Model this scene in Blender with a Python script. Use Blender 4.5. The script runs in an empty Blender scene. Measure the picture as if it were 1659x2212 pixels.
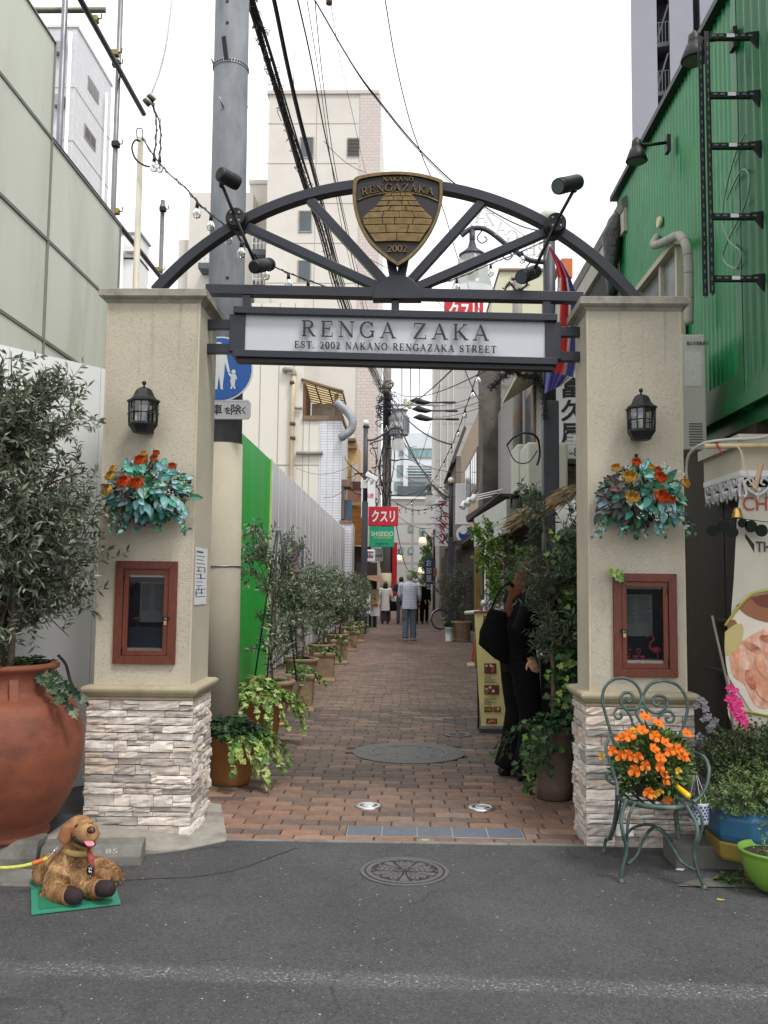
import bpy,bmesh,math,random
from mathutils import Vector,Matrix,Quaternion
# -- camera, sky, sun, exposure
scene=bpy.context.scene
COL=scene.collection
rad=math.radians
CAM_H=1.45
cam_data=bpy.data.cameras.new('camera')
cam=bpy.data.objects.new('camera',cam_data)
COL.objects.link(cam)
cam_data.sensor_fit='VERTICAL'
cam_data.sensor_height=36.0
cam_data.lens=36.0*1912.0/2212.0
cam_data.clip_start=0.05
cam_data.clip_end=2000.0
CAM_R=(Matrix.Rotation(rad(1.38),3,'Z')@Matrix.Rotation(rad(94.7),3,'X')@Matrix.Rotation(rad(0.6),3,'Z'))
cam.matrix_world=Matrix.Translation((0,0,CAM_H))@CAM_R.to_4x4()
scene.camera=cam
world=bpy.data.worlds.new('World')
scene.world=world
world.use_nodes=True
wn,wl=world.node_tree.nodes,world.node_tree.links
bg=wn['Background']
sky=wn.new('ShaderNodeTexSky')
sky.sky_type='NISHITA'
sky.sun_disc=False
sky.sun_elevation=rad(58)
sky.sun_rotation=rad(150)
sky.air_density=1.0
sky.dust_density=2.0
wtc=wn.new('ShaderNodeTexCoord')
wno=wn.new('ShaderNodeTexNoise')
wno.inputs['Scale'].default_value=2.6
wno.inputs['Detail'].default_value=6
wno.inputs['Roughness'].default_value=0.62
wl.new(wtc.outputs['Generated'],wno.inputs['Vector'])
wrm=wn.new('ShaderNodeMapRange')
wrm.inputs['From Min'].default_value=0.30
wrm.inputs['From Max'].default_value=0.46
wrm.inputs['To Min'].default_value=0.62
wrm.inputs['To Max'].default_value=1.0
wl.new(wno.outputs['Fac'],wrm.inputs['Value'])
wcr=wn.new('ShaderNodeMapRange')
wcr.inputs['From Min'].default_value=0.25
wcr.inputs['From Max'].default_value=0.75
wcr.inputs['To Min'].default_value=8.6
wcr.inputs['To Max'].default_value=12.0
wl.new(wno.outputs['Fac'],wcr.inputs['Value'])
wcl=wn.new('ShaderNodeVectorMath')
wcl.operation='SCALE'
wcl.inputs[0].default_value=(0.985,0.995,1.02)
wl.new(wcr.outputs['Result'],wcl.inputs['Scale'])
wmx=wn.new('ShaderNodeMix')
wmx.data_type='RGBA'
wl.new(wrm.outputs['Result'],wmx.inputs['Factor'])
wl.new(sky.outputs['Color'],wmx.inputs['A'])
wl.new(wcl.outputs['Vector'],wmx.inputs['B'])
wl.new(wmx.outputs['Result'],bg.inputs['Color'])
bg.inputs['Strength'].default_value=0.096
sun_data=bpy.data.lights.new('sun','SUN')
sun_data.energy=1.5
sun_data.angle=rad(14)
sun_data.color=(1.0,0.965,0.91)
sun=bpy.data.objects.new('sun',sun_data)
COL.objects.link(sun)
sun.rotation_euler=Vector((-0.33,0.42,-0.85)).to_track_quat('-Z','Y').to_euler()
vs=scene.view_settings
vs.view_transform='Standard'
vs.look='None'
vs.gamma=1.0
vs.use_curve_mapping=False
vs.exposure=0.58
scene.cycles.max_bounces=7
scene.cycles.transparent_max_bounces=12
scene.cycles.use_denoising=True
# -- helpers
def V(*a):
 return Vector(a)
def ray(x,y):
 return CAM_R@V((x-829.5)/1912.0,-(y-1106.0)/1912.0,-1.0)
def at(x,y,Y):
 d=ray(x,y);k=Y/d.y
 return V(d.x*k,Y,CAM_H+d.z*k)
def atx(x,y,X):
 d=ray(x,y);k=X/d.x
 return V(X,d.y*k,CAM_H+d.z*k)
def gr(x,y,z=0.0):
 d=ray(x,y);k=(z-CAM_H)/d.z
 return V(d.x*k,d.y*k,z)
def _l(c):
 c/=255.0
 return c/12.92 if c<=0.04045 else((c+0.055)/1.055)**2.4
def H(r,g,b):
 return(_l(r),_l(g),_l(b))
def lerp(a,b,t):
 return tuple(x+(y-x)*t for x,y in zip(a,b))
def frame(d,up=V(0,0,1)):
 d=d.normalized()
 x=d.cross(up)
 if x.length<1e-4:
  x=d.cross(V(1,0,0))
 x.normalize()
 return x,x.cross(d).normalized()
def smooth_pts(pts,n=6):
 pts=[Vector(p)for p in pts]
 if len(pts)<3:
  return pts
 out=[]
 for i in range(len(pts)-1):
  p0=pts[max(i-1,0)];p1=pts[i];p2=pts[i+1];p3=pts[min(i+2,len(pts)-1)]
  for k in range(n):
   t=k/n
   out.append(0.5*((2*p1)+(p2-p0)*t+(2*p0-5*p1+4*p2-p3)*t*t+(3*p1-p0-3*p2+p3)*t**3))
 out.append(pts[-1])
 return out
class MB:
 def __init__(s):
  s.v=[];s.f=[];s.m=[];s.c=[];s.cur=0;s.col=None;s.sm=[];s.smooth=False
 def face(s,ids):
  s.f.append(ids);s.m.append(s.cur);s.c.append(s.col);s.sm.append(s.smooth)
 def poly(s,pts):
  n=len(s.v);s.v.extend(tuple(p)for p in pts);s.face(tuple(range(n,n+len(pts))))
 def box(s,x0,x1,y0,y1,z0,z1):
  s.obox(V((x0+x1)/2,(y0+y1)/2,(z0+z1)/2),(abs(x1-x0)/2,abs(y1-y0)/2,abs(z1-z0)/2))
 def obox(s,c,h,R=None):
  n=len(s.v)
  for sx,sy,sz in((-1,-1,-1),(1,-1,-1),(1,1,-1),(-1,1,-1),(-1,-1,1),(1,-1,1),(1,1,1),(-1,1,1)):
   p=V(sx*h[0],sy*h[1],sz*h[2])
   if R is not None:
    p=R@p
   s.v.append(tuple(c+p))
  for q in((3,2,1,0),(4,5,6,7),(0,1,5,4),(1,2,6,5),(2,3,7,6),(3,0,4,7)):
   s.face(tuple(n+i for i in q))
 def bar(s,p,q,w,h,up=V(0,0,1)):
  p=Vector(p);q=Vector(q);d=q-p
  x,u=frame(d,up)
  R=Matrix((x,d.normalized(),u)).transposed()
  s.obox((p+q)/2,(w/2,d.length/2,h/2),R)
 def tube(s,pts,r,n=8,caps=True,flat=1.0,up=None):
  pts=[Vector(p)for p in pts]
  L=len(pts)
  rs=r if isinstance(r,(list,tuple))else[r]*L
  base=len(s.v)
  u=None
  for i,p in enumerate(pts):
   d=(pts[min(i+1,L-1)]-pts[max(i-1,0)])
   if d.length<1e-9:
    d=V(0,0,1)
   d.normalize()
   if u is None:
    x,u=frame(d,up or(V(0,0,1)if abs(d.z)<0.95 else V(0,1,0)))
   else:
    u=(u-d*u.dot(d))
    if u.length<1e-6:
     x,u=frame(d)
    u.normalize();x=d.cross(u)
   for k in range(n):
    a=2*math.pi*k/n
    s.v.append(tuple(p+x*(math.cos(a)*rs[i])+u*(math.sin(a)*rs[i]*flat)))
  sm=s.smooth;s.smooth=n>4
  for i in range(L-1):
   for k in range(n):
    a=base+i*n+k;b=base+i*n+(k+1)%n
    s.face((a,b,b+n,a+n))
  s.smooth=False
  if caps:
   s.face(tuple(base+k for k in range(n-1,-1,-1)))
   s.face(tuple(base+(L-1)*n+k for k in range(n)))
  s.smooth=sm
 def loft(s,rings,n=14,caps=True):
  base=len(s.v)
  for c,ax,ay in rings:
   for k in range(n):
    a=2*math.pi*k/n
    s.v.append(tuple(Vector(c)+ax*math.cos(a)+ay*math.sin(a)))
  sm=s.smooth;s.smooth=True
  for i in range(len(rings)-1):
   for k in range(n):
    a=base+i*n+k;b=base+i*n+(k+1)%n
    s.face((a,b,b+n,a+n))
  if caps:
   s.face(tuple(base+k for k in range(n-1,-1,-1)))
   s.face(tuple(base+(len(rings)-1)*n+k for k in range(n)))
  s.smooth=sm
 def torso(s,secs,n=14):
  s.loft([(V(x,y,z),V(rx,0,0),V(0,ry,0))for x,y,z,rx,ry in secs],n)
 def lathe(s,prof,c=(0,0,0),n=24,sx=1.0,sy=1.0,capb=True,capt=True):
  c=Vector(c)
  s.loft([(c+V(0,0,z),V(r*sx,0,0),V(0,r*sy,0))for r,z in prof],n,False)
  b=len(s.v)-len(prof)*n
  if capb:s.face(tuple(b+k for k in range(n-1,-1,-1)))
  if capt:s.face(tuple(b+(len(prof)-1)*n+k for k in range(n)))
 def ball(s,c,r,nu=12,nv=8,sc=(1,1,1),R=None):
  c=Vector(c);rings=[]
  for j in range(nv+1):
   t=-math.pi/2+math.pi*j/nv
   rr=max(math.cos(t),0.02)*r
   o=V(0,0,math.sin(t)*r*sc[2]);ax=V(rr*sc[0],0,0);ay=V(0,rr*sc[1],0)
   if R is not None:
    o=R@o;ax=R@ax;ay=R@ay
   rings.append((c+o,ax,ay))
  s.loft(rings,nu)
 def prism(s,pts,ext):
  pts=[Vector(p)for p in pts];ext=Vector(ext);n=len(pts);b=len(s.v)
  s.v.extend(tuple(p)for p in pts);s.v.extend(tuple(p+ext)for p in pts)
  s.face(tuple(range(b+n-1,b-1,-1)));s.face(tuple(range(b+n,b+2*n)))
  for i in range(n):
   j=(i+1)%n
   s.face((b+i,b+j,b+n+j,b+n+i))
 def ribbon(s,pts,ws,ext):
  pts=[Vector(p)for p in pts];ext=Vector(ext);nn=ext.normalized();L=len(pts);b=len(s.v)
  for i,p in enumerate(pts):
   d=(pts[min(i+1,L-1)]-pts[max(i-1,0)]).normalized()
   x=d.cross(nn)*(ws[i]/2)
   for q in(p+x,p-x,p+x+ext,p-x+ext):
    s.v.append(tuple(q))
  for i in range(L-1):
   a=b+4*i;c=a+4
   s.face((a,c,c+1,a+1));s.face((a+2,a+3,c+3,c+2))
   s.face((a,a+2,c+2,c));s.face((a+1,c+1,c+3,a+3))
  for a in(b,b+4*(L-1)):
   s.face((a,a+1,a+3,a+2))
 def grid(s,fn,nu,nv):
  b=len(s.v)
  for j in range(nv+1):
   for i in range(nu+1):
    s.v.append(tuple(fn(i/nu,j/nv)))
  for j in range(nv):
   for i in range(nu):
    a=b+j*(nu+1)+i
    s.face((a,a+1,a+nu+2,a+nu+1))
 def leaf(s,p,d,nrm,L,W,kind='lance'):
  d=d.normalized();x=d.cross(nrm)
  if x.length<1e-4:x=d.cross(V(0.3,0.5,0.8))
  x.normalize();u=x.cross(d).normalized()
  b=len(s.v)
  def q(a,t,h=0.0):s.v.append(tuple(p+d*(a*L)+x*(t*W)+u*(h*W)))
  if kind=='lance':
   q(0,0);q(0.45,0.5,0.18);q(1,0,-0.15);q(0.45,-0.5,0.18)
   s.face((b,b+1,b+2));s.face((b,b+2,b+3))
  elif kind=='oval':
   q(0,0);q(0.28,0.42,0.12);q(0.65,0.42,0.1);q(1,0,-0.2);q(0.65,-0.42,0.1);q(0.28,-0.42,0.12);q(0.45,0,-0.05)
   for k in range(6):s.face((b+k,b+(k+1)%6,b+6))
  elif kind=='ivy':
   for a,t,h in((0,0,0),(-0.12,0.3,0.05),(0.22,0.58,0.1),(0.38,0.3,0.0),(0.66,0.42,0.08),(0.68,0.17,0),(1,0,-0.1),(0.68,-0.17,0),(0.66,-0.42,0.08),(0.38,-0.3,0),(0.22,-0.58,0.1),(-0.12,-0.3,0.05)):
    q(a,t,h)
   q(0.32,0,-0.06)
   for k in range(12):s.face((b+k,b+(k+1)%12,b+12))
 def build(s,name,mats,parent=None,bevel=0.0,link=True):
  me=bpy.data.meshes.new(name)
  me.from_pydata(s.v,[],s.f)
  if not isinstance(mats,(list,tuple)):
   mats=[mats]
  for m in mats:
   me.materials.append(m)
  if len(mats)>1:
   me.polygons.foreach_set('material_index',s.m)
  me.polygons.foreach_set('use_smooth',s.sm)
  if any(c is not None for c in s.c):
   at_=me.attributes.new('Col','FLOAT_COLOR','FACE')
   buf=[]
   for c in s.c:
    c=c or(1,1,1)
    buf.extend((c[0],c[1],c[2],1.0))
   at_.data.foreach_set('color',buf)
  me.update()
  return put(name,me,parent,bevel,link)
def put(name,me,parent=None,bevel=0.0,link=True):
 o=bpy.data.objects.new(name,me)
 if link:
  COL.objects.link(o)
 if parent is not None:
  o.parent=parent
  o.matrix_parent_inverse=root_inv(parent)
 if bevel:
  md=o.modifiers.new('bevel','BEVEL');md.width=bevel;md.segments=2;md.limit_method='ANGLE'
 return o
def root_inv(p):
 M=Matrix.Identity(4)
 chain=[]
 while p is not None:
  chain.append(p);p=p.parent
 for q in reversed(chain):
  M=M@q.matrix_parent_inverse@q.matrix_basis
 return M.inverted()
def tag(o,label,cat,group=None):
 o['label']=label;o['category']=cat
 if group:o['group']=group
 return o
def kind(o,k):
 o['kind']=k
 return o
def thing(name,label,cat,loc=(0,0,0),group=None):
 o=bpy.data.objects.new(name,None)
 o.empty_display_size=0.1
 o.location=loc
 COL.objects.link(o)
 return tag(o,label,cat,group)
def clone(root,M,label=None):
 def rec(o,par):
  c=o.copy();COL.objects.link(c)
  if par is not None:c.parent=par
  for ch in o.children:rec(ch,c)
  return c
 c=rec(root,None)
 c.matrix_basis=M@root.matrix_basis
 if label:c['label']=label
 return c
def remesh(o,vox,smooth=4):
 md=o.modifiers.new('remesh','REMESH');md.mode='VOXEL';md.voxel_size=vox;md.use_smooth_shade=True
 if smooth:
  m2=o.modifiers.new('smooth','SMOOTH');m2.iterations=smooth;m2.factor=0.5
 return o
# -- materials
def nodes(m):
 m.use_nodes=True
 nt=m.node_tree
 return nt,nt.nodes,nt.links,nt.nodes['Principled BSDF']
MATS={}
def mat(name,col=(0.5,0.5,0.5),rough=0.65,metal=0.0,var=0.1,vs=5.0,bump=0.0,bs=80.0,src=None,spec=0.5,emis=0.0,alpha=1.0,transl=0.0,dirt=None,ds=1.3,damt=0.5,coat=0.0,stretch=None,bdist=0.004):
 if name in MATS:return MATS[name]
 m=bpy.data.materials.new(name);MATS[name]=m
 nt,N,Lk,P=nodes(m)
 tc=N.new('ShaderNodeTexCoord')
 vec=tc.outputs['Object']
 if stretch:
  mp=N.new('ShaderNodeMapping');mp.inputs['Scale'].default_value=stretch
  Lk.new(vec,mp.inputs['Vector']);vec=mp.outputs['Vector']
 if src=='attr':
  a=N.new('ShaderNodeAttribute');a.attribute_name='Col';c=a.outputs['Color']
 elif src=='obj':
  a=N.new('ShaderNodeObjectInfo');c=a.outputs['Color']
 else:
  a=N.new('ShaderNodeRGB');a.outputs[0].default_value=(*col,1);c=a.outputs[0]
 if dirt is not None:
  n2=N.new('ShaderNodeTexNoise');n2.inputs['Scale'].default_value=ds;n2.inputs['Detail'].default_value=8;n2.inputs['Roughness'].default_value=0.65
  Lk.new(vec,n2.inputs['Vector'])
  r2=N.new('ShaderNodeMapRange');r2.inputs['From Min'].default_value=0.48;r2.inputs['From Max'].default_value=0.72
  r2.inputs['To Max'].default_value=damt
  Lk.new(n2.outputs['Fac'],r2.inputs['Value'])
  mx=N.new('ShaderNodeMix');mx.data_type='RGBA'
  Lk.new(r2.outputs['Result'],mx.inputs['Factor']);Lk.new(c,mx.inputs['A']);mx.inputs['B'].default_value=(*dirt,1)
  c=mx.outputs['Result']
 if var:
  n1=N.new('ShaderNodeTexNoise');n1.inputs['Scale'].default_value=vs;n1.inputs['Detail'].default_value=6;n1.inputs['Roughness'].default_value=0.6
  Lk.new(vec,n1.inputs['Vector'])
  r1=N.new('ShaderNodeMapRange');r1.inputs['From Min'].default_value=0.3;r1.inputs['From Max'].default_value=0.7
  r1.inputs['To Min'].default_value=1-var;r1.inputs['To Max'].default_value=1+var
  Lk.new(n1.outputs['Fac'],r1.inputs['Value'])
  sc=N.new('ShaderNodeVectorMath');sc.operation='SCALE'
  Lk.new(c,sc.inputs[0]);Lk.new(r1.outputs['Result'],sc.inputs['Scale']);c=sc.outputs['Vector']
 Lk.new(c,P.inputs['Base Color'])
 P.inputs['Roughness'].default_value=rough
 P.inputs['Metallic'].default_value=metal
 P.inputs['Specular IOR Level'].default_value=spec
 if coat:P.inputs['Coat Weight'].default_value=coat
 if emis:
  Lk.new(c,P.inputs['Emission Color']);P.inputs['Emission Strength'].default_value=emis
 if alpha<1:P.inputs['Alpha'].default_value=alpha
 if bump:
  nb=N.new('ShaderNodeTexNoise');nb.inputs['Scale'].default_value=bs;nb.inputs['Detail'].default_value=5
  Lk.new(vec,nb.inputs['Vector'])
  b=N.new('ShaderNodeBump');b.inputs['Strength'].default_value=bump;b.inputs['Distance'].default_value=bdist
  Lk.new(nb.outputs['Fac'],b.inputs['Height']);Lk.new(b.outputs['Normal'],P.inputs['Normal'])
 if transl:
  t=N.new('ShaderNodeBsdfTranslucent');Lk.new(c,t.inputs['Color'])
  ms=N.new('ShaderNodeMixShader');ms.inputs[0].default_value=transl
  out=N['Material Output']
  Lk.new(P.outputs[0],ms.inputs[1]);Lk.new(t.outputs[0],ms.inputs[2]);Lk.new(ms.outputs[0],out.inputs['Surface'])
 return m
def glass_mat(name,tint=(0.9,0.95,0.95),rough=0.05,mixf=0.85,fk=0.9):
 if name in MATS:return MATS[name]
 m=bpy.data.materials.new(name);MATS[name]=m
 nt,N,Lk,P=nodes(m)
 g=N.new('ShaderNodeBsdfGlossy');g.inputs['Roughness'].default_value=rough
 t=N.new('ShaderNodeBsdfTransparent');t.inputs['Color'].default_value=(*tint,1)
 f=N.new('ShaderNodeFresnel');f.inputs['IOR'].default_value=1.45
 ad=N.new('ShaderNodeMath');ad.operation='MULTIPLY_ADD';ad.inputs[1].default_value=fk;ad.inputs[2].default_value=1-mixf
 ad.use_clamp=True
 Lk.new(f.outputs[0],ad.inputs[0])
 ms=N.new('ShaderNodeMixShader');Lk.new(ad.outputs[0],ms.inputs[0]);Lk.new(t.outputs[0],ms.inputs[1]);Lk.new(g.outputs[0],ms.inputs[2])
 Lk.new(ms.outputs[0],N['Material Output'].inputs['Surface'])
 return m
M_IRON=mat('blue_black_painted_steel',H(31,35,45),0.4,var=0.14,vs=9,bump=0.08,bs=140)
M_BLACK=mat('black_cast_metal',H(21,21,24),0.5,var=0.2,vs=20,bump=0.15,bs=160)
M_BRONZE=mat('antique_bronze',H(112,94,63),0.45,metal=0.75,var=0.3,vs=26,bump=0.1,bs=200)
M_DBROWN=mat('dark_emblem_field',H(28,23,23),0.55,var=0.15,vs=30,bump=0.2,bs=400)
M_WOOD=mat('red_brown_wood',H(100,46,27),0.5,var=0.3,vs=14,bump=0.1,bs=60,stretch=(6,6,0.8))
M_GLASS=glass_mat('window_glass')
M_WHITE=mat('white_paint',H(226,226,224),0.5,var=0.05)
M_GALV=mat('galvanised_steel',H(150,153,156),0.4,metal=0.6,var=0.18,vs=14)
M_CABLE=mat('black_cable',H(38,36,42),0.6,var=0.1)
M_LEAF=mat('leaf_foliage',rough=0.5,src='attr',var=0.12,vs=30,transl=0.22,spec=0.4)
M_BARK=mat('grey_bark',H(92,82,70),0.85,var=0.25,vs=40,bump=0.4,bs=90)
M_SOIL=mat('potting_soil',H(58,44,36),0.95,var=0.4,vs=60,bump=0.6,bs=120)
M_TERRA=mat('weathered_terracotta',H(158,132,108),0.85,var=0.14,vs=16,bump=0.25,bs=90,dirt=H(112,92,74),ds=7,damt=0.75)
M_PRINT=mat('printed_colour',rough=0.6,src='attr',var=0.06,vs=12)
M_DARKGLASS=mat('dark_window_glass',H(70,80,86),0.08,var=0.2,vs=2,spec=0.8)
# -- lettering
_TC={}
def text_mesh(s,bold=0.0,ext=0.02):
 key=(s,bold,ext)
 if key not in _TC:
  cu=bpy.data.curves.new('lettering','FONT')
  cu.body=s;cu.size=1.0;cu.offset=bold;cu.extrude=ext;cu.resolution_u=3
  cu.align_x='CENTER';cu.align_y='CENTER'
  o=bpy.data.objects.new('lettering_tmp',cu)
  COL.objects.link(o)
  dg=bpy.context.evaluated_depsgraph_get()
  me=bpy.data.meshes.new_from_object(o.evaluated_get(dg))
  vs_=[v.co.copy()for v in me.vertices];fs=[tuple(p.vertices)for p in me.polygons]
  xs=[v.x for v in vs_]or[0];ys=[v.y for v in vs_]or[0]
  cx,cy=(min(xs)+max(xs))/2,(min(ys)+max(ys))/2
  w,h=max(max(xs)-min(xs),1e-3),max(max(ys)-min(ys),1e-3)
  _TC[key]=([V((v.x-cx)/w,(v.y-cy)/h,v.z)for v in vs_],fs)
  bpy.data.objects.remove(o);bpy.data.curves.remove(cu);bpy.data.meshes.remove(me)
 return _TC[key]
def lettering(s,c,w,h,right=V(1,0,0),up=V(0,0,1),depth=0.002,bold=0.0,mb=None):
 """lettering s stretched to a w by h box centred on c"""
 vv,ff=text_mesh(s,bold)
 n=right.cross(up).normalized()
 mb=mb or MB();b=len(mb.v)
 for v in vv:
  mb.v.append(tuple(Vector(c)+right*(v.x*w)+up*(v.y*h)+n*(v.z/0.02*depth)))
 for f in ff:
  mb.face(tuple(b+i for i in f))
 return mb
TK,TN=0.135,0.05
def _arc(cx,cy,rx,ry,a0,a1,n=14):
 return[(cx+rx*math.cos(rad(a0+(a1-a0)*i/n)),cy+ry*math.sin(rad(a0+(a1-a0)*i/n)))for i in range(n+1)]
def _wv(pts,thick,thin,axis=0):
 out=[]
 for i,p in enumerate(pts):
  a=pts[max(i-1,0)];b=pts[min(i+1,len(pts)-1)]
  dx,dy=b[0]-a[0],b[1]-a[1];l=math.hypot(dx,dy)or 1
  out.append(thin+(thick-thin)*abs(dy/l)**1.3)
 return out
def _st(p,q,w):return([p,q],[w,w])
def _sf(x,y,w=0.26):return([(x-w/2,y),(x+w/2,y)],[TN,TN])
def glyph(ch):
 s=[];B,T=TN/2,1-TN/2
 if ch=='R':
  a=_arc(0.42,0.755,0.24,0.225,90,-90)
  pts=[(0.2,0.98)]+a+[(0.2,0.53)]
  s=[_st((0.2,0),(0.2,1),TK),(pts,[TN]+_wv(a,TK,TN)+[TN]),_st((0.42,0.53),(0.74,0.02),TK),_sf(0.2,B),_sf(0.14,T,0.2),_sf(0.78,B,0.2)];w=0.86
 elif ch=='E':
  s=[_st((0.2,0),(0.2,1),TK),_st((0.06,T),(0.68,T),TN),_st((0.06,B),(0.72,B),TN),_st((0.2,0.52),(0.55,0.52),TN),_st((0.68,1),(0.68,0.78),TN),_st((0.71,0),(0.71,0.25),TN),_st((0.55,0.63),(0.55,0.41),TN)];w=0.8
 elif ch=='N':
  s=[_st((0.17,0),(0.17,1),TN),_st((0.15,0.98),(0.81,0.02),TK),_st((0.81,0),(0.81,1),TN),_sf(0.17,B,0.24),_sf(0.12,T,0.2),_sf(0.81,T,0.26)];w=0.96
 elif ch=='G':
  a=_arc(0.48,0.5,0.38,0.49,42,325,22)
  s=[(a,_wv(a,TK,TN)),_st((0.79,0.05),(0.79,0.42),TK),_sf(0.77,0.42,0.28),_st((0.78,0.72),(0.78,0.98),TN)];w=0.95
 elif ch=='A':
  s=[_st((0.12,0),(0.46,1),TN),_st((0.44,1),(0.8,0),TK),_st((0.24,0.34),(0.68,0.34),TN),_sf(0.12,B,0.24),_sf(0.82,B,0.26)];w=0.94
 elif ch=='Z':
  s=[_st((0.1,T),(0.76,T),TN),_st((0.7,0.98),(0.12,0.03),TK),_st((0.06,B),(0.78,B),TN),_st((0.11,1),(0.11,0.76),TN),_st((0.77,0),(0.77,0.26),TN)];w=0.85
 elif ch=='K':
  s=[_st((0.2,0),(0.2,1),TK),_st((0.22,0.4),(0.74,0.98),TN),_st((0.38,0.56),(0.8,0.02),TK),_sf(0.2,B),_sf(0.2,T),_sf(0.74,T,0.24),_sf(0.82,B,0.24)];w=0.93
 elif ch=='S':
  p=[(0.6,0.78),(0.55,0.92),(0.36,0.97),(0.17,0.88),(0.14,0.72),(0.28,0.57),(0.46,0.47),(0.61,0.33),(0.58,0.13),(0.38,0.03),(0.18,0.07),(0.1,0.22)]
  s=[(p,[TN,TN,TN,0.09,0.11,TK,TK,0.11,0.09,TN,TN,TN]),_st((0.62,0.7),(0.62,0.98),TN),_st((0.09,0.02),(0.09,0.3),TN)];w=0.72
 elif ch=='T':
  s=[_st((0.42,0),(0.42,1),TK),_st((0.05,T),(0.79,T),TN),_st((0.06,1),(0.06,0.76),TN),_st((0.78,1),(0.78,0.76),TN),_sf(0.42,B,0.3)];w=0.84
 elif ch in 'O0':
  rx=0.4 if ch=='O' else 0.25
  a=_arc(rx+0.08,0.5,rx,0.475,0,360,28)
  s=[(a,_wv(a,TK,TN))];w=2*rx+0.16
 elif ch=='2':
  p=[(0.12,0.74),(0.15,0.9),(0.32,0.97),(0.5,0.88),(0.54,0.7),(0.42,0.46),(0.24,0.23),(0.1,0.03)]
  s=[(p,[0.06,0.06,TN,0.1,TK,0.12,0.07,TN]),_st((0.08,0.045),(0.56,0.045),0.09),_st((0.57,0.01),(0.57,0.2),TN)];w=0.66
 elif ch=='.':
  s=[_st((0.1,0),(0.1,0.12),0.12)];w=0.28
 else:
  w=0.45
 return s,w
def roman(text,pos,size,depth,mb=None,gap=0.1,width=None,right=V(1,0,0),up=V(0,0,1),curve=None,parent=None,m=None):
 """engraved capitals centred on pos(u): u runs along `right`; curve(u) lifts and tilts a letter"""
 each=[]if parent is not None else None
 mb=mb or MB();nrm=right.cross(up)
 ws=[glyph(c)[1]+gap for c in text];tot=sum(ws)-gap
 kx=(width/(tot*size))if width else 1.0
 x=-tot/2
 for i,c in enumerate(text):
  g,w=glyph(c)
  for j,(pts,wd)in enumerate(g):
   z=nrm*(0.0002*j)
   P3=[]
   for(a,b)in pts:
    uu=(x+a)*size*kx;vv=b*size
    if curve:
     h,tl=curve((x+w/2)*size*kx)
     du=(a-w/2)*size*kx
     uu+=-tl*vv*1.0;vv=vv+h+du*tl
    P3.append(Vector(pos)+right*uu+up*vv+z)
   mb.ribbon(P3,[k*size*(1.3 if size<.044 else 1)for k in wd],nrm*depth)
  if parent is not None and g:
   mb.build('letter',m,parent);mb=MB()
  x+=w+gap
 return mb
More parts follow.
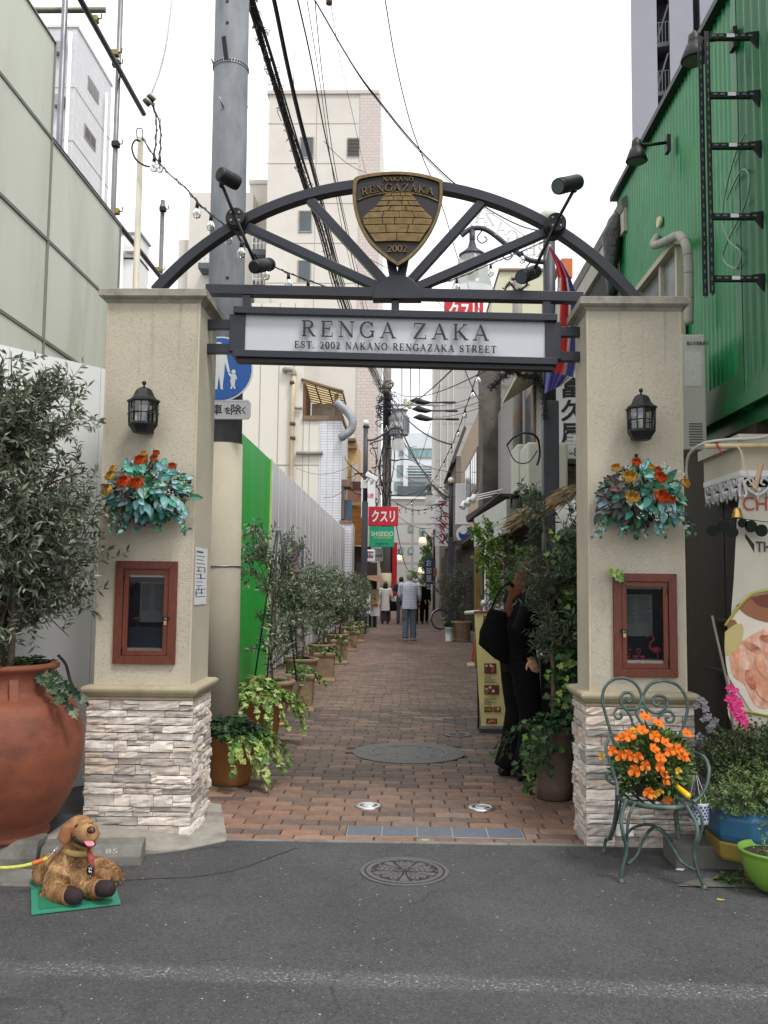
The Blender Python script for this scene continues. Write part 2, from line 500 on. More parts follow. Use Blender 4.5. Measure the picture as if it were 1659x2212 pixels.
# -- ground
def asphalt(name,worn=False):
 m=bpy.data.materials.new(name)
 nt,N,Lk,P=nodes(m)
 tc=N.new('ShaderNodeTexCoord');vec=tc.outputs['Object']
 def noise(sc,det=4,rough=0.6):
  n=N.new('ShaderNodeTexNoise');n.inputs['Scale'].default_value=sc;n.inputs['Detail'].default_value=det;n.inputs['Roughness'].default_value=rough
  Lk.new(vec,n.inputs['Vector']);return n.outputs['Fac']
 def mr(f,a,b,c,d):
  r=N.new('ShaderNodeMapRange');r.inputs[1].default_value=a;r.inputs[2].default_value=b;r.inputs[3].default_value=c;r.inputs[4].default_value=d
  Lk.new(f,r.inputs[0]);return r.outputs[0]
 def mix(f,a,b):
  x=N.new('ShaderNodeMix');x.data_type='RGBA';Lk.new(f,x.inputs['Factor'])
  for s_,k in((a,'A'),(b,'B')):
   if isinstance(s_,tuple):x.inputs[k].default_value=(*s_,1)
   else:Lk.new(s_,x.inputs[k])
  return x.outputs['Result']
 def mul(a,b):
  x=N.new('ShaderNodeMath');x.operation='MULTIPLY';Lk.new(a,x.inputs[0])
  if isinstance(b,float):x.inputs[1].default_value=b
  else:Lk.new(b,x.inputs[1])
  return x.outputs[0]
 c=mix(mr(noise(1.4,6),0.3,0.7,0,1),(0.043,0.043,0.047),(0.08,0.08,0.083))
 c=mix(mr(noise(4.2,5,.65),0.56,0.72,0,0.7),c,(0.032,0.032,0.033))
 vo=N.new('ShaderNodeTexVoronoi');vo.inputs['Scale'].default_value=130
 Lk.new(vec,vo.inputs['Vector'])
 sep=N.new('ShaderNodeSeparateColor');Lk.new(vo.outputs['Color'],sep.inputs[0])
 c=mix(mr(sep.outputs[1],0.0,1.0,0,0.24),c,(0.12,0.118,0.114))
 c=mix(mr(sep.outputs[2],0.0,0.45,0.62,0.0),c,(0.022,0.022,0.023))
 pale=mul(mr(sep.outputs[0],0.93,0.97,0,1),mr(vo.outputs['Distance'],0.30,0.50,0.55,0.0))
 c=mix(pale,c,(0.28,0.275,0.265))
 ve=N.new('ShaderNodeTexVoronoi');ve.feature='DISTANCE_TO_EDGE';ve.inputs['Scale'].default_value=0.75
 nd=N.new('ShaderNodeTexNoise');nd.inputs['Scale'].default_value=5;nd.inputs['Detail'].default_value=5;Lk.new(vec,nd.inputs['Vector'])
 av=N.new('ShaderNodeVectorMath');av.operation='MULTIPLY_ADD';av.inputs[1].default_value=(.35,.35,0);Lk.new(nd.outputs['Color'],av.inputs[0]);Lk.new(vec,av.inputs[2]);Lk.new(av.outputs[0],ve.inputs['Vector'])
 c=mix(mul(mr(ve.outputs['Distance'],0.002,0.008,.75,0),mr(noise(1.1,3),.5,.62,0,1)),c,(0.02,0.02,0.02))
 v2=N.new('ShaderNodeTexVoronoi');v2.inputs['Scale'].default_value=26;Lk.new(vec,v2.inputs['Vector'])
 s2=N.new('ShaderNodeSeparateColor');Lk.new(v2.outputs['Color'],s2.inputs[0])
 chip=mul(mr(s2.outputs[0],0.84,0.87,0,1),mr(v2.outputs['Distance'],0.07,0.12,1,0))
 c=mix(chip,c,(0.5,0.49,0.46))
 sx=N.new('ShaderNodeSeparateXYZ');Lk.new(vec,sx.inputs[0])
 if worn:
  y0=3.385
  dn=N.new('ShaderNodeMath');dn.operation='MULTIPLY_ADD';Lk.new(sx.outputs['X'],dn.inputs[0]);dn.inputs[1].default_value=0.028;Lk.new(sx.outputs['Y'],dn.inputs[2])
  db=N.new('ShaderNodeMath');db.operation='SUBTRACT';Lk.new(dn.outputs[0],db.inputs[0]);db.inputs[1].default_value=y0
  ab=N.new('ShaderNodeMath');ab.operation='ABSOLUTE';Lk.new(db.outputs[0],ab.inputs[0])
  wob=N.new('ShaderNodeMath');wob.operation='MULTIPLY_ADD';Lk.new(noise(9,4),wob.inputs[0]);wob.inputs[1].default_value=0.07;Lk.new(ab.outputs[0],wob.inputs[2])
  band=mr(wob.outputs[0],0.068,0.115,1,0)
  grit=mr(noise(62,4,0.75),0.53,0.63,0,1)
  keep=mr(noise(3.1,4),0.34,0.66,0.12,1)
  c=mix(mul(mul(mul(band,grit),keep),0.7),c,(0.55,0.55,0.54))
  c=mix(mul(band,0.04),c,(0.4,0.4,0.4))
 Lk.new(c,P.inputs['Base Color'])
 P.inputs['Roughness'].default_value=0.82
 b=N.new('ShaderNodeBump');b.inputs['Strength'].default_value=0.55;b.inputs['Distance'].default_value=0.006
 Lk.new(vo.outputs['Distance'],b.inputs['Height']);Lk.new(b.outputs['Normal'],P.inputs['Normal'])
 return m
M_ASPH=asphalt('street_asphalt',True)
M_ASPH2=asphalt('pavement_asphalt')
M_CONC=mat('weathered_concrete',H(122,120,114),0.88,var=0.22,vs=7,bump=0.3,bs=70,dirt=H(76,75,70),ds=4.5,damt=0.9)
M_MORTAR=mat('dark_brick_joint',H(58,46,38),0.95,var=0.3,vs=20,bump=0.4,bs=80)
M_EARTH=mat('town_ground',H(96,92,88),0.95,var=0.2,vs=0.5)
mb=MB();mb.box(-900,900,-900,900,-0.6,-0.035);kind(mb.build('ground',M_EARTH),'structure')
EDGE_Y=5.125
mb=MB();mb.poly([(-60,-40,0),(60,-40,0),(60,EDGE_Y,0),(-60,EDGE_Y,0)]);mb.poly([(60,EDGE_Y,0),(60,EDGE_Y,-0.035),(-60,EDGE_Y,-0.035),(-60,EDGE_Y,0)])
kind(mb.build('road',M_ASPH),'structure')
random.seed(11)
def brick_mb(L,W,col=None,mb=None,x=0,y=0,z=0.0,rot=0.0,tilt=(0,0)):
 mb=mb or MB();mb.col=col
 h=0.012;e=0.007;b=len(mb.v);ca,sa=math.cos(rot),math.sin(rot)
 def vx(px,py,pz):
  mb.v.append((x+px*ca-py*sa,y+px*sa+py*ca,z+pz+px*tilt[0]+py*tilt[1]))
 for(hx,hy,hz)in((L/2,W/2,-h),(L/2,W/2,-0.005),(L/2-e,W/2-e,0.0)):
  for sx,sy in((-1,-1),(1,-1),(1,1),(-1,1)):vx(sx*hx,sy*hy,hz)
 for r in(0,4):
  for i in range(4):
   j=(i+1)%4;mb.face((b+r+i,b+r+j,b+r+4+j,b+r+4+i))
 mb.face((b+8,b+9,b+10,b+11));mb.col=None
 return mb
BL,BW,JN=0.222,0.106,0.006
BRCOL=[H(124,102,89),H(116,97,86),H(128,104,90),H(108,92,83),H(119,98,87),H(130,111,98),H(104,89,81)]
BRORANGE=[H(140,108,89),H(133,103,86),H(128,100,86),H(147,117,99)]
BRDARK=[H(98,85,76),H(90,79,72),H(104,90,81),H(94,82,77)]
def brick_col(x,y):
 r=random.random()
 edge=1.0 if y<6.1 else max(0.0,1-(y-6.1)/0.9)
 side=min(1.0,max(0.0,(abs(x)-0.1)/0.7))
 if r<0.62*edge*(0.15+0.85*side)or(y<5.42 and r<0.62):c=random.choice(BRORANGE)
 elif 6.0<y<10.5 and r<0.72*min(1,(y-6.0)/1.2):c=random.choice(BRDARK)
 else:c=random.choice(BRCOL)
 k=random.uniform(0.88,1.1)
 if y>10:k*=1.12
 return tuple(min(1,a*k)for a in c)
slate_row_y=EDGE_Y+0.035+BW/2+1.5*(BW+JN)
def in_hole(x,y):
 if math.hypot(x-0.045,y-7.83)<0.47:return True
 return False
M_BRICK=mat('paving_brick',rough=0.78,src='obj',var=0.22,vs=24,bump=0.35,bs=110,dirt=H(70,58,50),ds=5,damt=0.45,spec=0.4)
M_BRICKA=mat('paving_brick_far',rough=0.74,src='attr',var=0.22,vs=24,bump=0.35,bs=110,dirt=H(70,58,50),ds=3,damt=0.4,spec=0.4)
mbm=MB();mbm.box(-2.3,2.6,EDGE_Y+0.03,120,-0.034,-0.0105)
paving=kind(mbm.build('brick_paving',M_MORTAR),'structure')
far=MB();near=[]
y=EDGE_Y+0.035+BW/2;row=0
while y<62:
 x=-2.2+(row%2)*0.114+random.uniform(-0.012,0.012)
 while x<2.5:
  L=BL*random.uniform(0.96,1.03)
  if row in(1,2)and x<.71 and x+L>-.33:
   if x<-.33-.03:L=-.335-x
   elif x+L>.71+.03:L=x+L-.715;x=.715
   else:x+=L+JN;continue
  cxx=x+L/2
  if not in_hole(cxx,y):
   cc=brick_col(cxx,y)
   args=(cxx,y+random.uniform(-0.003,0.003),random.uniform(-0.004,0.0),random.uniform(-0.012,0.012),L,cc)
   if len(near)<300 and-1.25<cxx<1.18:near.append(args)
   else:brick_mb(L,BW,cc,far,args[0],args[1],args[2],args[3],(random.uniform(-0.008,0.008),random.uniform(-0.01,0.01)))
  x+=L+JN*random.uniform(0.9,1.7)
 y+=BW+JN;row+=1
kind(far.build('bricks',M_BRICKA,paving),'stuff')
bme=brick_mb(BL,BW)
bme=bme.build('brick',M_BRICK,paving);shared=bme.data;bpy.data.objects.remove(bme)
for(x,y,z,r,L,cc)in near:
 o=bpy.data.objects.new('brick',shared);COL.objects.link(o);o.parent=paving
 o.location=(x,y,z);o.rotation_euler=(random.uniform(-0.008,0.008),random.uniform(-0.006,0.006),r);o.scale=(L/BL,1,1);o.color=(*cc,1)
M_SLATE=mat('blue_grey_slate',H(92,98,108),0.6,var=0.14,vs=9,bump=0.15,bs=60)
for i in range(5):
 mb=MB();x0=-0.325+i*0.2075;mb.box(x0,x0+0.2,slate_row_y-0.1,slate_row_y+0.1,-0.0104,-0.001)
 mb.build('slate_tile',M_SLATE,paving,bevel=0.003)
mb=MB();mb.box(-0.33,0.71,slate_row_y-0.108,slate_row_y+0.108,-0.0104,-0.005);mb.build('tile_bed',mat('pale_mortar',H(150,146,138),0.9,var=0.2,bump=0.3),paving)
mb=MB()
for i in range(4):
 x0=-1.2+i*0.6;mb.box(x0,x0+0.594,EDGE_Y-0.012+i*0.001,EDGE_Y+0.032,-0.03,0.003+0.0006*i)
kind(mb.build('edging_strip',M_CONC),'structure')
mk=thing('survey_marker','small brass survey plate in grey mortar at front edge of the bricks','marker',(0.13,5.185,0))
mb=MB();mb.lathe([(0.05,-0.01),(0.05,0.001),(0.045,0.003)],(0.13,5.185,0),14);mb.build('mortar_patch',M_CONC,mk)
mb=MB();mb.box(0.11,0.15,5.17,5.19,0.0032,0.006);mb.build('plate',mat('brass',H(206,190,130),0.45,metal=0.5),mk)
kb=gr(275,1845,0.1)
PAV=0.10
mb=MB()
n=18
pts=[(-30,4.62),(-1.9,4.655),(-1.8,4.76),(-1.78,5.9),(-2.0,5.9),(-2.0,9.0),(-30,9.0)]
mb.prism([V(a,b,-0.02)for a,b in pts],V(0,0,PAV+0.01));kind(mb.build('pavement',M_ASPH2),'structure')
mb=MB()
cr=[V(-1.9,4.72,.097),V(-1.5,4.77,.088),gr(300,1834,0.03),gr(345,1839,0.01),gr(400,1833,0.007),gr(487,1815,0.006),V(-1.0,5.16,0.006),V(-1.19,5.9,0.01),V(-1.9,5.9,0.097)]
m_=V(-1.5,5.15,.05)
for i in range(len(cr)):mb.poly([cr[i],cr[(i+1)%len(cr)],m_])
bm_c=[V(p.x,p.y,-0.03)for p in cr]
for i in range(len(cr)):
 j=(i+1)%len(cr);mb.poly([bm_c[i],bm_c[j],cr[j],cr[i]])
kind(mb.build('concrete_apron',mat('pale_concrete_patch',H(152,147,138),0.9,var=0.18,vs=6,bump=0.3,bs=60,dirt=H(100,97,90),ds=4,damt=0.85)),'structure')
kerb_pts=[(-6.0,4.62),(-4.2,4.62),(-2.4,4.63),(-1.86,4.655),(-1.35,4.73)]
for i in range(len(kerb_pts)-1):
 (x0,y0),(x1,y1)=kerb_pts[i],kerb_pts[i+1]
 mb=MB();d=V(x1-x0,y1-y0,0).normalized();nrm=V(-d.y,d.x,0)
 a=V(x0,y0,0)+d*0.006;b_=V(x1,y1,0)-d*0.006
 hs=0.125 if i<3 else 0.095
 prof=[(-0.075,-0.05),(-0.075,0.045),(-0.05,hs-0.012),(-0.03,hs),(0.1,hs),(0.1,-0.05)]
 mb.prism([a+nrm*u+V(0,0,w)for u,w in reversed(prof)],b_-a)
 k=kind(mb.build('kerb',M_CONC,bevel=0.006),'structure')
 if i==3:
  l=lettering('85',a+(b_-a)*0.72+V(0,-0.062,0.07),0.06,0.022,V(0.99,0.12,0),V(0,0.45,0.9),0.001)
  l.build('painted_number',mat('worn_white_paint',H(176,176,172),.8),k)
for i in range(5):
 x0=-4.6+i*0.62;mb=MB();mb.box(x0,x0+0.61,4.29+0.004*i,4.545,-0.03,0.006+0.001*(i%3))
 kind(mb.build('gutter_slab',M_CONC,bevel=0.004),'structure')
mb=MB();mb.box(1.42,1.78,4.76,5.0,-0.03,0.115);kind(mb.build('kerb',mat('dirty_gutter_concrete',H(104,103,98),0.9,var=0.2,vs=8,bump=0.3,dirt=H(66,68,62),ds=4,damt=0.9),bevel=0.012),'structure')
mb=MB();mb.box(1.78,1.9,4.8,5.0,-0.03,0.10);mb.box(1.9,9,4.9,5.02,-0.03,0.06);kind(mb.build('kerb',M_CONC,bevel=0.01),'structure')
mb=MB();a,b_=gr(1462,1916),gr(1700,1928);mb.poly([a+V(0,0,.006),b_+V(2,0,.006),V(4,4.62,.006),V(1.52,4.6,.006),V(1.42,4.55,.006)])
kind(mb.build('gutter_slab',mat('dirty_gutter_concrete',H(104,103,98),0.9,var=0.2,vs=8,bump=0.3,dirt=H(66,68,62),ds=4,damt=0.9)),'structure')
mb=MB();mb.box(1.72,30,5.03,9.0,-0.03,0.06);kind(mb.build('pavement',M_ASPH2),'structure')
mb=MB();mb.ribbon(smooth_pts([gr(262,1902,.0008),gr(330,1898,.0008),gr(430,1893,.0008),gr(520,1876,.0008),gr(590,1850,.0008),gr(640,1832,.0008)],6),[.012+.006*math.sin(i*1.7)for i in range(31)],V(0,0,.0012));kind(mb.build('tar_seam',mat('tar',(0.03,0.03,0.031),.8)),'structure')
# ---- manholes
def ring(mb,c,r0,r1,z0,z1,n=40):
 c=Vector(c);b=len(mb.v)
 for r,z in((r1,z0),(r1,z1),(r0,z1),(r0,z0)):
  for k in range(n):
   a=2*math.pi*k/n;mb.v.append((c.x+r*math.cos(a),c.y+r*math.sin(a),c.z+z))
 for j in range(3):
  for k in range(n):
   k2=(k+1)%n;mb.face((b+j*n+k,b+j*n+k2,b+(j+1)*n+k2,b+(j+1)*n+k))
def disc(mb,c,r,z0,z1,n=40):
 mb.lathe([(r,z0),(r,z1-0.001),(r-0.001,z1)],c,n,capb=False)
M_CASTI=mat('worn_cast_iron',H(96,92,94),0.5,metal=0.3,var=0.16,vs=14,bump=0.15,bs=120)
M_CASTD=mat('cast_iron_recess',H(52,49,50),0.7,metal=0.2,var=0.25,vs=20)
c=V(0.012,4.628,0.0)
t=thing('manhole_cover','cast iron manhole cover with a blossom relief in the asphalt','manhole',c)
mb=MB();ring(mb,c,0.205,0.225,-0.02,0.006);mb.build('frame',M_CASTI,t)
mb=MB();disc(mb,c,0.203,-0.02,0.003);mb.build('lid',M_CASTD,t)
mb=MB();ring(mb,c,0.172,0.196,0.002,0.0075);mb.build('rim',M_CASTI,t)
for k in range(5):
 a0=2*math.pi*k/5+0.3;mb=MB();pl=[]
 for(r,da)in((0.03,-0.25),(0.09,-0.42),(0.135,-0.36),(0.15,-0.14),(0.128,0.0),(0.15,0.14),(0.135,0.36),(0.09,0.42),(0.03,0.25)):
  pl.append(c+V(r*math.cos(a0+da),r*math.sin(a0+da),0.0025))
 mb.prism(pl,V(0,0,0.004));pet=mb.build('petal',M_CASTI,t)
 mb=MB()
 for r,n_ in((0.055,2),(0.08,3),(0.105,4),(0.13,3)):
  for j in range(n_):
   a=a0+(j-(n_-1)/2)*0.2
   mb.lathe([(0.006,0.006),(0.006,0.0072)],c+V(r*math.cos(a),r*math.sin(a),0),6)
 kind(mb.build('studs',M_CASTD,pet),'stuff')
 mb=MB();a=a0+math.pi/5
 mb.prism([c+V(0.04*math.cos(a),0.04*math.sin(a),0.0025)]+[c+V(r*math.cos(a+d),r*math.sin(a+d),0.0025)for r,d in((0.1,-0.12),(0.155,-0.16),(0.165,0),(0.155,0.16),(0.1,0.12))],V(0,0,0.003))
 mb.build('small_petal',M_CASTI,t)
 mb=MB();ring(mb,c+V(0.163*math.cos(a+.32),0.163*math.sin(a+.32),0),0.005,0.011,0.002,0.007,10);mb.build('loop',M_CASTI,t);mb=MB();ring(mb,c+V(0.163*math.cos(a-.32),0.163*math.sin(a-.32),0),0.005,0.011,0.002,0.007,10)
 mb.build('loop',M_CASTI,t)
mb=MB()
for k in range(10):
 a=2*math.pi*k/10+.3;mb.tube([c+V(.008*math.cos(a),.008*math.sin(a),.007),c+V(.05*math.cos(a),.05*math.sin(a),.007)],.0022,5);mb.ball(c+V(.05*math.cos(a),.05*math.sin(a),.007),.005,6,4)
mb.build('stamens',M_CASTI,t)
c=V(0.045,7.83,-0.004)
t=thing('concrete_manhole','large round concrete manhole surround set in the brick lane','manhole',c)
M_MANC=mat('grey_manhole_concrete',H(90,89,88),0.7,var=0.14,vs=10,bump=0.3,bs=90,dirt=H(86,88,88),ds=6)
mb=MB();ring(mb,c,0.345,0.485,-0.02,0.010,56);mb.build('surround',M_MANC,t)
mb=MB();ring(mb,c,0.318,0.342,-0.02,0.011,56);mb.build('frame',M_CASTI,t)
mb=MB();disc(mb,c,0.314,-0.02,0.009,56);ld=mb.build('lid',M_MANC,t)
for k in range(8):
 a=2*math.pi*k/8+0.35;mb=MB();d=V(math.cos(a+.5),math.sin(a+.5),0)
 p=c+V(0.235*math.cos(a),0.235*math.sin(a),0.0092);mb.bar(p-d*0.03,p+d*0.03,0.011,0.0016);mb.build('slot',M_CASTD,ld)
for a in(0.9,2.0,3.6,5.5):
 mb=MB();p=c+V(0.3*math.cos(a),0.3*math.sin(a),0.0092);mb.obox(p,(0.022,0.016,0.0012),Matrix.Rotation(a,3,'Z'));mb.build('lifting_hole',M_CASTD,ld)
c=gr(988,1588);c.z=0.001
t=thing('valve_cover','small oval-looking iron valve cover in bricks beside the yellow menu stand','manhole',c)
mb=MB();ring(mb,c,0.085,0.125,-0.02,0.006,28);mb.build('frame',M_CASTI,t)
mb=MB();disc(mb,c,0.082,-0.02,0.003,28);mb.build('lid',M_CASTD,t)
mb=MB();mb.box(c.x-.05,c.x+.05,c.y-.012,c.y+.012,.004,.008);mb.box(c.x-.012,c.x+.012,c.y-.05,c.y+.05,.0045,.0075);mb.build('handle',M_CASTI,t)
c=gr(920,1362);c.z=0.002
t=thing('manhole_cover','dark round manhole in the bricks beyond the man in the checked shirt','manhole',c)
mb=MB();ring(mb,c,0.42,0.5,-0.02,0.006,36);mb.build('frame',M_MANC,t)
mb=MB();disc(mb,c,0.41,-0.02,0.004,36);mb.build('lid',M_CASTI,t)
M_STEEL=mat('brushed_stainless',H(215,215,214),0.28,metal=0.9,var=0.06,vs=30)
for(px,lab)in((796,'left polished steel floor socket in the bricks behind the slate tiles'),(1040,'right polished steel floor socket in the bricks, nearer the woman in black')):
 c=gr(px,1742 if px<900 else 1746);c.z=0.001
 t=thing('floor_socket',lab,'floor fitting',c,'polished steel sockets set in the bricks')
 mb=MB();mb.lathe([(0.088,-0.01),(0.088,0.006),(0.082,0.010),(0.056,0.0115),(0.053,0.009)],c,32,capt=False);mb.build('flange',M_STEEL,t)
 mb=MB();disc(mb,c,0.054,-0.01,0.0075,28);mb.build('recess',M_CASTD,t)
 mb=MB();mb.lathe([(0.046,0.004),(0.046,0.0105),(0.04,0.0125)],c,24);mb.build('cap',M_STEEL,t)
 mb=MB();mb.bar(c+V(-.03,-.008,.016),c+V(.03,.010,.016),.012,.006);mb.build('key_bar',M_STEEL,t)
 for k in range(4):
  a=0.6+k*math.pi/2;mb=MB();mb.lathe([(0.006,.008),(.006,.0125)],c+V(.07*math.cos(a),.07*math.sin(a),0),8);mb.build('screw',M_GALV,t)
# -- gate pillars
def plaster(name,col):
 m=bpy.data.materials.new(name);nt,N,Lk,P=nodes(m)
 tc=N.new('ShaderNodeTexCoord')
 mp=N.new('ShaderNodeMapping');mp.inputs['Scale'].default_value=(1,1,1.7);Lk.new(tc.outputs['Object'],mp.inputs['Vector'])
 n1=N.new('ShaderNodeTexNoise');n1.inputs['Scale'].default_value=108;n1.inputs['Detail'].default_value=4;n1.inputs['Distortion'].default_value=0.4
 Lk.new(mp.outputs[0],n1.inputs['Vector'])
 r=N.new('ShaderNodeMapRange');r.inputs[1].default_value=0.30;r.inputs[2].default_value=0.46;Lk.new(n1.outputs['Fac'],r.inputs[0])
 n2=N.new('ShaderNodeTexNoise');n2.inputs['Scale'].default_value=2.2;n2.inputs['Detail'].default_value=7;Lk.new(tc.outputs['Object'],n2.inputs['Vector'])
 r2=N.new('ShaderNodeMapRange');r2.inputs[1].default_value=0.3;r2.inputs[2].default_value=0.7;r2.inputs[3].default_value=0.86;r2.inputs[4].default_value=1.06
 Lk.new(n2.outputs['Fac'],r2.inputs[0])
 m3=N.new('ShaderNodeMapping');m3.inputs['Scale'].default_value=(22,22,0.7);Lk.new(tc.outputs['Object'],m3.inputs['Vector'])
 n3=N.new('ShaderNodeTexNoise');n3.inputs['Scale'].default_value=1;n3.inputs['Detail'].default_value=3;Lk.new(m3.outputs[0],n3.inputs['Vector'])
 r3=N.new('ShaderNodeMapRange');r3.inputs[1].default_value=0.55;r3.inputs[2].default_value=0.75;Lk.new(n3.outputs['Fac'],r3.inputs[0])
 sx=N.new('ShaderNodeSeparateXYZ');Lk.new(tc.outputs['Object'],sx.inputs[0])
 r4=N.new('ShaderNodeMapRange');r4.inputs[1].default_value=2.55;r4.inputs[2].default_value=3.15;r4.inputs[4].default_value=0.55;Lk.new(sx.outputs['Z'],r4.inputs[0])
 mu=N.new('ShaderNodeMath');mu.operation='MULTIPLY';Lk.new(r3.outputs[0],mu.inputs[0]);Lk.new(r4.outputs[0],mu.inputs[1])
 c0=N.new('ShaderNodeVectorMath');c0.operation='SCALE';c0.inputs[0].default_value=col;Lk.new(r2.outputs[0],c0.inputs['Scale'])
 mx=N.new('ShaderNodeMix');mx.data_type='RGBA';Lk.new(mu.outputs[0],mx.inputs['Factor']);Lk.new(c0.outputs[0],mx.inputs['A']);mx.inputs['B'].default_value=(*H(98,90,78),1)
 Lk.new(mx.outputs['Result'],P.inputs['Base Color']);P.inputs['Roughness'].default_value=0.92
 b=N.new('ShaderNodeBump');b.inputs['Strength'].default_value=0.62;b.inputs['Distance'].default_value=0.005
 Lk.new(r.outputs[0],b.inputs['Height']);Lk.new(b.outputs['Normal'],P.inputs['Normal'])
 return m
M_PLAST=plaster('sand_coloured_plaster',H(194,185,166))
M_PLASTE=mat('plaster_edge_bead',H(192,181,158),0.85,var=0.06,vs=9)
M_CAP=mat('weathered_cap_stone',H(160,154,142),0.85,var=0.12,vs=10,bump=0.2,bs=70,dirt=H(104,100,92),ds=9,damt=0.7)
M_MOULD=mat('moulded_band',H(168,157,130),0.75,var=0.1,vs=10,dirt=H(128,116,94),ds=8,damt=0.5)
M_STONE=mat('split_stone',rough=0.9,src='attr',var=0.16,vs=30,bump=0.55,bs=70,bdist=0.006)
ST_COLS=[H(222,214,205),H(212,203,194),H(232,225,217),H(204,193,183),H(192,180,170),H(214,198,182),H(170,162,156),H(222,211,199)]
def stone(rng,o,ax,nrm,w,h,pr):
 """one split stone: o lower left corner, ax along the wall, nrm outward"""
 mb=MB();c=rng.choice(ST_COLS);k=rng.uniform(0.88,1.06);mb.col=tuple(min(1,a*k)for a in c)
 nu=max(2,min(6,int(w/0.035)));nv=3 if h>0.04 else 2
 def fn(u,v):
  e=0.0 if(0<u<1 and 0<v<1)else 1.0
  d=pr*rng.uniform(0.78,1.12)-(0.006*rng.random()if e else 0)
  ju=0 if u in(0,1)else rng.uniform(-0.1,0.1)/nu
  jv=0 if v in(0,1)else rng.uniform(-0.16,0.16)/nv
  eu=(0.0012 if u==0 else-0.0012 if u==1 else 0);ev=(0.001+rng.random()*0.0035)if v==0 else(-(0.001+rng.random()*0.0035)if v==1 else 0)
  return o+ax*(w*(u+ju)+eu)+V(0,0,h*(v+jv)+ev)+nrm*d
 mb.grid(fn,nu,nv)
 idx=[i for i in range(nu+1)]+[(j+1)*(nu+1)-1 for j in range(1,nv+1)]+[nv*(nu+1)+i for i in range(nu-1,-1,-1)]+[j*(nu+1)for j in range(nv-1,0,-1)]
 b=len(mb.v)
 for i in idx:
  p=Vector(mb.v[i]);p=p-nrm*(p-o).dot(nrm);mb.v.append(tuple(p))
 L=len(idx)
 for i in range(L):
  j=(i+1)%L;mb.face((idx[i],b+i,b+j,idx[j]))
 return mb
def cladding(rng,o,ax,nrm,W,Ht,parent,inset=0.0):
 z=0.0
 while z<Ht-0.012:
  h=rng.choice((0.026,0.033,0.041,0.05,0.066))*rng.uniform(0.9,1.12)
  if Ht-z-h<0.03:h=Ht-z
  x=inset
  while x<W-0.005:
   w=rng.uniform(0.07,0.25)
   if W-x-w<0.06:w=W-x
   pr=rng.uniform(0.010,0.034)
   if h>0.055 and rng.random()<0.3:
    h1=h*rng.uniform(0.4,0.6)
    stone(rng,o+ax*x+V(0,0,z),ax,nrm,w,h1,pr).build('stone',M_STONE,parent)
    stone(rng,o+ax*x+V(0,0,z+h1),ax,nrm,w,h-h1,rng.uniform(0.014,0.036)).build('stone',M_STONE,parent)
   else:
    stone(rng,o+ax*x+V(0,0,z),ax,nrm,w,h,pr).build('stone',M_STONE,parent)
   x+=w
  z+=h
